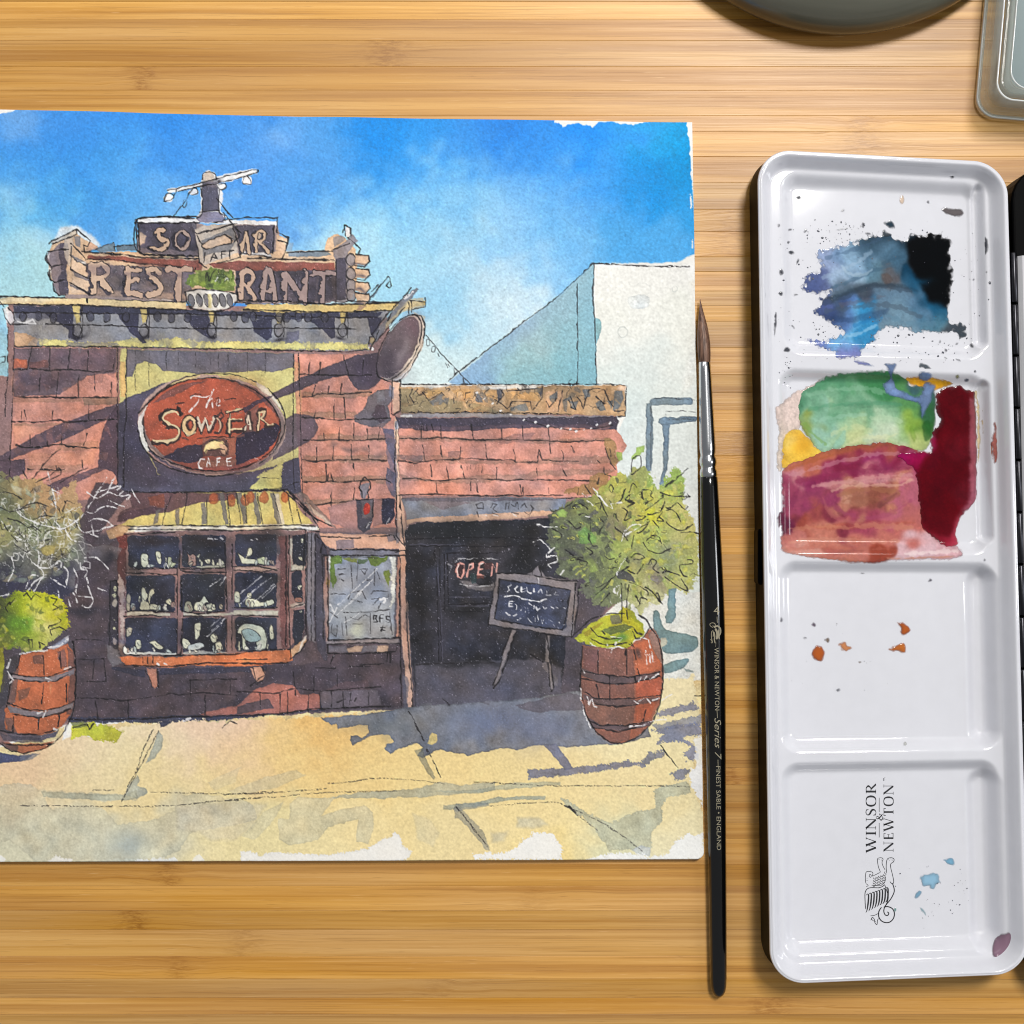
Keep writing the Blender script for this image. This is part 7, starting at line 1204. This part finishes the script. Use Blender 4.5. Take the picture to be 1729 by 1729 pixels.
# ---- printed maker's mark in the last well: WINSOR & NEWTON with a griffin
PRINT = simple("black print", (34, 35, 40), .45, vary=.2, bscale=3000)
def print_on_tray(name, V, F, label=None):
    Q = []
    for px, py in V:
        z = ZW
        for _ in range(3): a, b = local(np.array(px), np.array(py), z); z = float(tin_z(a, b))
        X, Y = Wp(px, py, z); Q.append((float(X), float(Y), z + .00003))
    o = obj(name, Q, F, PRINT, tray, False)
    if label: o["label"] = label
    return o
def bar(x0, y0, x1, y1, wd): d = np.array([y0 - y1, x1 - x0], float); d /= np.linalg.norm(d); d *= wd / 2; return [(x0 + d[0], y0 + d[1]), (x1 + d[0], y1 + d[1]), (x1 - d[0], y1 - d[1]), (x0 - d[0], y0 - d[1])], [(0, 1, 2, 3)]
TK, TN = .17, .055
def serif(x, y, wd=.30): return bar(x - wd / 2, y, x + wd / 2, y, .05)
GL = {  # Roman capitals, unit height, (width, shapes)
 'W': (1.35, [bar(.08, 1, .42, 0, TK), bar(.42, 0, .70, .98, TN), bar(.62, 1, .95, 0, TK), bar(.95, 0, 1.25, 1, TN), serif(.08, .98), serif(.62, .98), serif(1.25, .98, .24)]),
 'I': (.36, [bar(.18, 0, .18, 1, TK), serif(.18, .02, .36), serif(.18, .98, .36)]),
 'N': (1.05, [bar(.16, 0, .16, 1, TN), bar(.12, 1, .86, .02, TK), bar(.88, 0, .88, 1, TN), serif(.16, .02), serif(.10, .98, .24), serif(.88, .98)]),
 'S': (.66, [ribbon2([.56, .80, .50, .95, .34, 1.0, .15, .93, .10, .76, .22, .60, .42, .48, .55, .33, .52, .12, .34, .0, .15, .05, .08, .22], [TN, TN, .08, TN, .10, .17, .18, .17, .10, TN, .08, TN], taper=False), bar(.56, .74, .56, .97, .05), bar(.08, .03, .08, .28, .05)]),
 'O': (1.02, [ribbon2([.51, 1.0, .20, .88, .10, .5, .20, .12, .51, .0, .82, .12, .92, .5, .82, .88, .51, 1.0], [TN, .13, .18, .13, TN, .13, .18, .13, TN], taper=False)]),
 'R': (.86, [bar(.18, 0, .18, 1, TK), ribbon2([.18, .96, .48, .97, .66, .76, .48, .52, .18, .50], [TN, .08, .17, .08, TN], taper=False), bar(.40, .50, .80, .02, .15), serif(.18, .02, .36), serif(.14, .98, .24), serif(.80, .02, .16)]),
 'E': (.74, [bar(.18, 0, .18, 1, TK), bar(.10, .97, .64, .97, .06), bar(.18, .51, .54, .51, .05), bar(.10, .03, .68, .03, .06), bar(.63, .80, .63, 1, .06), bar(.67, 0, .67, .22, .06), bar(.53, .40, .53, .62, .05)]),
 'T': (.84, [bar(.42, 0, .42, 1, TK), bar(.05, .97, .79, .97, .06), bar(.07, .78, .07, 1, .06), bar(.77, .78, .77, 1, .06), serif(.42, .02, .36)]),
 '&': (.95, [ribbon2([.88, .50, .76, .25, .52, .03, .26, .03, .12, .22, .24, .44, .50, .62, .60, .82, .46, 1.0, .28, .86, .36, .60, .60, .28, .90, .02], [TN, .08, TN, .13, .16, .10, .08, .10, TN, .10, .16, .16, .10], taper=False), bar(.72, .50, .98, .50, .05)])}
def word(s, x_top, x_bot, y_start, y_end, gap=.14):
    """letters read upwards: tops to the left (x_top), bottoms at x_bot, from y_start (low) to y_end (high)"""
    tot = sum(GL[c][0] + gap for c in s) - gap; items = []; cur = 0.
    for c in s:
        wd, shapes = GL[c]
        for v, f in shapes: items.append(([(x_bot + (x_top - x_bot) * b, y_start + (y_end - y_start) * ((cur + a) / tot)) for a, b in np.asarray(v, float)], f))
        cur += wd + gap
    return join2(items)
zx = lambda x: 1400 + x / 5.7615
zy = lambda y: 1280 + y / 5.763
print_on_tray("lettering", *word("WINSOR", zx(358), zx(455), zy(918), zy(250)), label="black serif word running up the white well")
print_on_tray("lettering", *word("NEWTON", zx(530), zx(625), zy(912), zy(255)), label="black serif word running up beside the first")
print_on_tray("lettering", *word("&", zx(458), zx(520), zy(612), zy(540)))
print_on_tray("lettering", *join2([bar(zx(487), zy(772), zx(487), zy(630), .9), bar(zx(487), zy(525), zx(487), zy(385), .9), bar(zx(530), zy(222), zx(530), zy(205), .8), bar(zx(526), zy(213), zx(545), zy(213), .8), bar(zx(526), zy(200), zx(545), zy(190), .8)]))
T(1400, 1280, 5.763)
gl_ = []
for a, wd in (("500 1110 480 1060 470 1000 475 975 510 970 525 985 515 1010 520 1040 545 1090", 1.0), ("475 990 495 985/510 985 512 1000", .8), ("560 1120 555 1060 560 1000 575 975 610 970 632 985 625 1010 600 1030 600 1070 615 1130 628 1200 615 1225 590 1200", 1.1), ("575 985 590 1000/600 975 605 995/620 985 615 1000", .8),
              ("615 1215 632 1270 630 1310 600 1370 560 1420 540 1450 532 1490 545 1525 570 1530 580 1510 565 1495", 1.7), ("530 1450 570 1445 615 1465 635 1510 625 1560 590 1595 545 1600 505 1580 482 1540 485 1490 510 1450", 1.8),
              ("545 1100 540 1120 560 1130", .9), ("500 1110 440 1140 420 1150", 1.0), ("420 1150 425 1115 400 1105 365 1105 355 1130 352 1180 358 1220", 1.0), ("395 1130 410 1140 405 1160 390 1150 395 1130", .9), ("365 1170 380 1165/362 1190 378 1190", 1.1), ("405 1090 410 1110", 1.0), ("358 1220 380 1240 360 1250", .9),
              ("355 1470 350 1400 350 1310 375 1270 420 1260 480 1262 520 1248 540 1230", 1.3), ("540 1230 560 1290 575 1340 570 1390 550 1430", 1.2), ("540 1140 550 1180 530 1220 500 1240 450 1240 410 1235", .9),
              ("400 1535 440 1530 480 1510", 1.0), ("405 1580 420 1550 440 1570 445 1600 465 1620 470 1580 480 1560", 1.1), ("410 1560 425 1580 455 1590", .9)):
    for q in a.split('/'): gl_.append(ribbon2(P(q), wd))
for i in range(8):      # wing feathers
    x = 372 + i * 27; y0 = 1330 - i * 9; gl_.append(ribbon2(P(f"{x-12} {y0+6} {x} {y0-8} {x+12} {y0+10} {x+6+i*.5} {y0+90} {x-4} {y0+150-i*3} {x-16} {y0+175-i*6}"), [.6, 1.2, 2.4, 2.6, 1.6, .5]))
for i in range(5):      # mane scales
    for j in range(4):
        x, y = 440 + i * 24 - j * 2, 1150 + j * 24 - i * 8 + 12; gl_.append(ribbon2(P(f"{x-10} {y} {x-4} {y+13} {x+6} {y+14} {x+11} {y+2}"), 1.0))
print_on_tray("griffin_emblem", *join2(gl_), label="black line drawing of a seated winged griffin with curled tail")
# ------------------------------------------------------------------ glazed bowl and square glass jar at the upper edge
def bowl():
    cx, cy = Wp(1425, -310, .0062); cx, cy = float(cx), float(cy); R = .0562
    root = empty("glazed_bowl", (cx, cy, 0), label="low rounded grey olive glazed bowl cut off by the top edge", category="bowl")
    m, nt, b = nmat("olive grey glaze"); tc = nt.nodes.new("ShaderNodeTexCoord"); mp = nt.nodes.new("ShaderNodeMapping"); mp.inputs["Scale"].default_value = (8, 8, 160)
    n = nt.nodes.new("ShaderNodeTexNoise"); n.inputs["Scale"].default_value = 1; n.inputs["Detail"].default_value = 4; r = nt.nodes.new("ShaderNodeValToRGB"); e = r.color_ramp.elements
    e[0].position = .3; e[0].color = (.062, .062, .046, 1); e[1].position = .7; e[1].color = (.150, .150, .118, 1)
    nt.links.new(tc.outputs["Object"], mp.inputs[0]); nt.links.new(mp.outputs[0], n.inputs["Vector"]); nt.links.new(n.outputs["Fac"], r.inputs[0]); nt.links.new(r.outputs[0], b.inputs["Base Color"])
    b.inputs["Roughness"].default_value = .24; b.inputs["Coat Weight"].default_value = .25
    def rev(name, prof, mat, n_=120, smooth=True):
        V, F = [], []
        for r_, z in prof:
            for j in range(n_): a = 2 * math.pi * j / n_; V.append((r_ * math.cos(a), r_ * math.sin(a), z))
        for i in range(len(prof) - 1):
            for j in range(n_): F.append((i * n_ + j, i * n_ + (j + 1) % n_, (i + 1) * n_ + (j + 1) % n_, (i + 1) * n_ + j))
        F.append(tuple(range(n_ - 1, -1, -1))); return obj(name, V, F, mat, root, smooth)
    dome = [(R * math.cos(math.radians(t)) ** .75, .0062 + .019 * math.sin(math.radians(t)) ** 1.1) for t in range(4, 62, 4)]
    rev("bowl_body", [(.042, .0), (.0495, .0003), (.0536, .0016), (.0556, .0036), (R, .0062)] + dome + [(.0318, .0234), (.0310, .0230), (.0312, .0216), (.0360, .0180), (.041, .0120), (.038, .0060), (.02, .0040), (.0, .0040)], m)
    rev("water", [(.0, .0150), (.0385, .0150)][::-1], simple("murky rinse water", (70, 84, 82), .03, trans=.3, ior=1.33, vary=.2, bscale=60))
bowl()
def glass_jar():
    # lower left corner of a small square jar; base corner and rim corner
    bx, by = Wp(1662, 210, .002); rx, ry = Wp(1686, 168, .024)
    bx, by, rx, ry = map(float, (bx, by, rx, ry)); size = .052; cx, cy = bx + size / 2, by + size / 2
    root = empty("glass_jar", (cx, cy, 0), label="square clear glass jar with thick walls at the upper right corner", category="jar")
    root.rotation_euler = (0, 0, math.radians(-5))
    def glass(name, body, tint, fac):
        g0 = simple(name, body, .05, coat=.3, bump=.05, bscale=120, vary=.12); nt = g0.node_tree; out = nt.nodes["Material Output"]
        tr = nt.nodes.new("ShaderNodeBsdfTransparent"); tr.inputs[0].default_value = tint + (1,); mx = nt.nodes.new("ShaderNodeMixShader"); mx.inputs[0].default_value = fac
        nt.links.new(tr.outputs[0], mx.inputs[1]); nt.links.new(nt.nodes["Principled BSDF"].outputs[0], mx.inputs[2]); nt.links.new(mx.outputs[0], out.inputs[0]); return g0
    G = glass("pale glass", (214, 226, 228), (.95, .98, .98), .36); G3 = glass("painted edge glint", (240, 244, 244), (1., 1., 1.), .75); G2 = glass("clear rim glass", (206, 196, 180), (.97, .96, .93), .12); WTR = glass("rinse water", (206, 218, 220), (.92, .96, .97), .40)  # the near-white material paints highlights onto the glass edges
    def sq(h, r, n=8):
        p = []
        for (sx, sy, a0) in ((1, 1, 0), (-1, 1, .5), (-1, -1, 1), (1, -1, 1.5)):
            for i in range(n + 1): a = (a0 + .5 * i / n) * math.pi; p.append((sx * (h - r) + r * math.cos(a), sy * (h - r) + r * math.sin(a)))
        return p
    def loft(name, rings, mat, cap=True, wrap=False):
        V, F = [], []
        for hh, r, z in rings: V += [(x, y, z) for x, y in sq(hh, r)]
        m = len(sq(1, .1)); k_ = len(rings)
        for i in range(k_ - 1 + wrap):
            i2 = (i + 1) % k_
            for j in range(m): F.append((i * m + j, i * m + (j + 1) % m, i2 * m + (j + 1) % m, i2 * m + j))
        if cap: F += [tuple(range(m - 1, -1, -1)), tuple((k_ - 1) * m + j for j in range(m))]
        return obj(name, V, F, mat, root)
    h = size / 2; zt = .0150
    loft("outer_wall", [(h - .0012, .0046, .0002), (h - .0003, .0050, .0008), (h, .0052, .0020), (h - .0003, .0050, .0080), (h - .0008, .0046, zt), (h - .0011, .0044, zt), (h - .0007, .0046, .0080), (h - .0006, .0048, .0020)], G, cap=False, wrap=True)
    loft("inner_wall", [(h - .0037, .0036, zt), (h - .0041, .0034, .0090), (h - .0050, .0030, .0030), (h - .0053, .0028, .0030), (h - .0044, .0032, .0090), (h - .0040, .0034, zt)], G, cap=False, wrap=True)
    loft("rim", [(h - .0007, .0047, zt + .0001), (h - .0005, .0048, zt + .0006), (h - .0008, .0046, zt + .0010), (h - .0016, .0042, zt + .0012), (h - .0030, .0039, zt + .0012), (h - .0037, .0036, zt + .0010), (h - .0040, .0034, zt + .0006), (h - .0038, .0035, zt + .0001)], G2, cap=False)
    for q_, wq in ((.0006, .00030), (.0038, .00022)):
        loft("edge_glint", [(h - q_ - wq, .0044, zt + .0010), (h - q_ - wq * .3, .0046, zt + .0014), (h - q_ + wq * .6, .0046, zt + .0012), (h - q_ + wq * .4, .0046, zt + .0007), (h - q_ - wq * .6, .0044, zt + .0006)], G3, cap=False, wrap=True)  # near-white rings added as painted highlights along the rim's edges
    loft("foot_glint", [(h - .0001, .0052, .0012), (h + .0003, .0053, .0016), (h + .0002, .0053, .0022), (h - .0001, .0052, .0022)], G3, cap=False, wrap=True)  # another white ring, painting the bright glint round the base
    loft("floor", [(h - .0055, .0028, .0020), (h - .0054, .0028, .0028)], G)
    loft("water", [(h - .0055, .0028, .0032), (h - .0047, .0031, .0088)], WTR)
glass_jar()
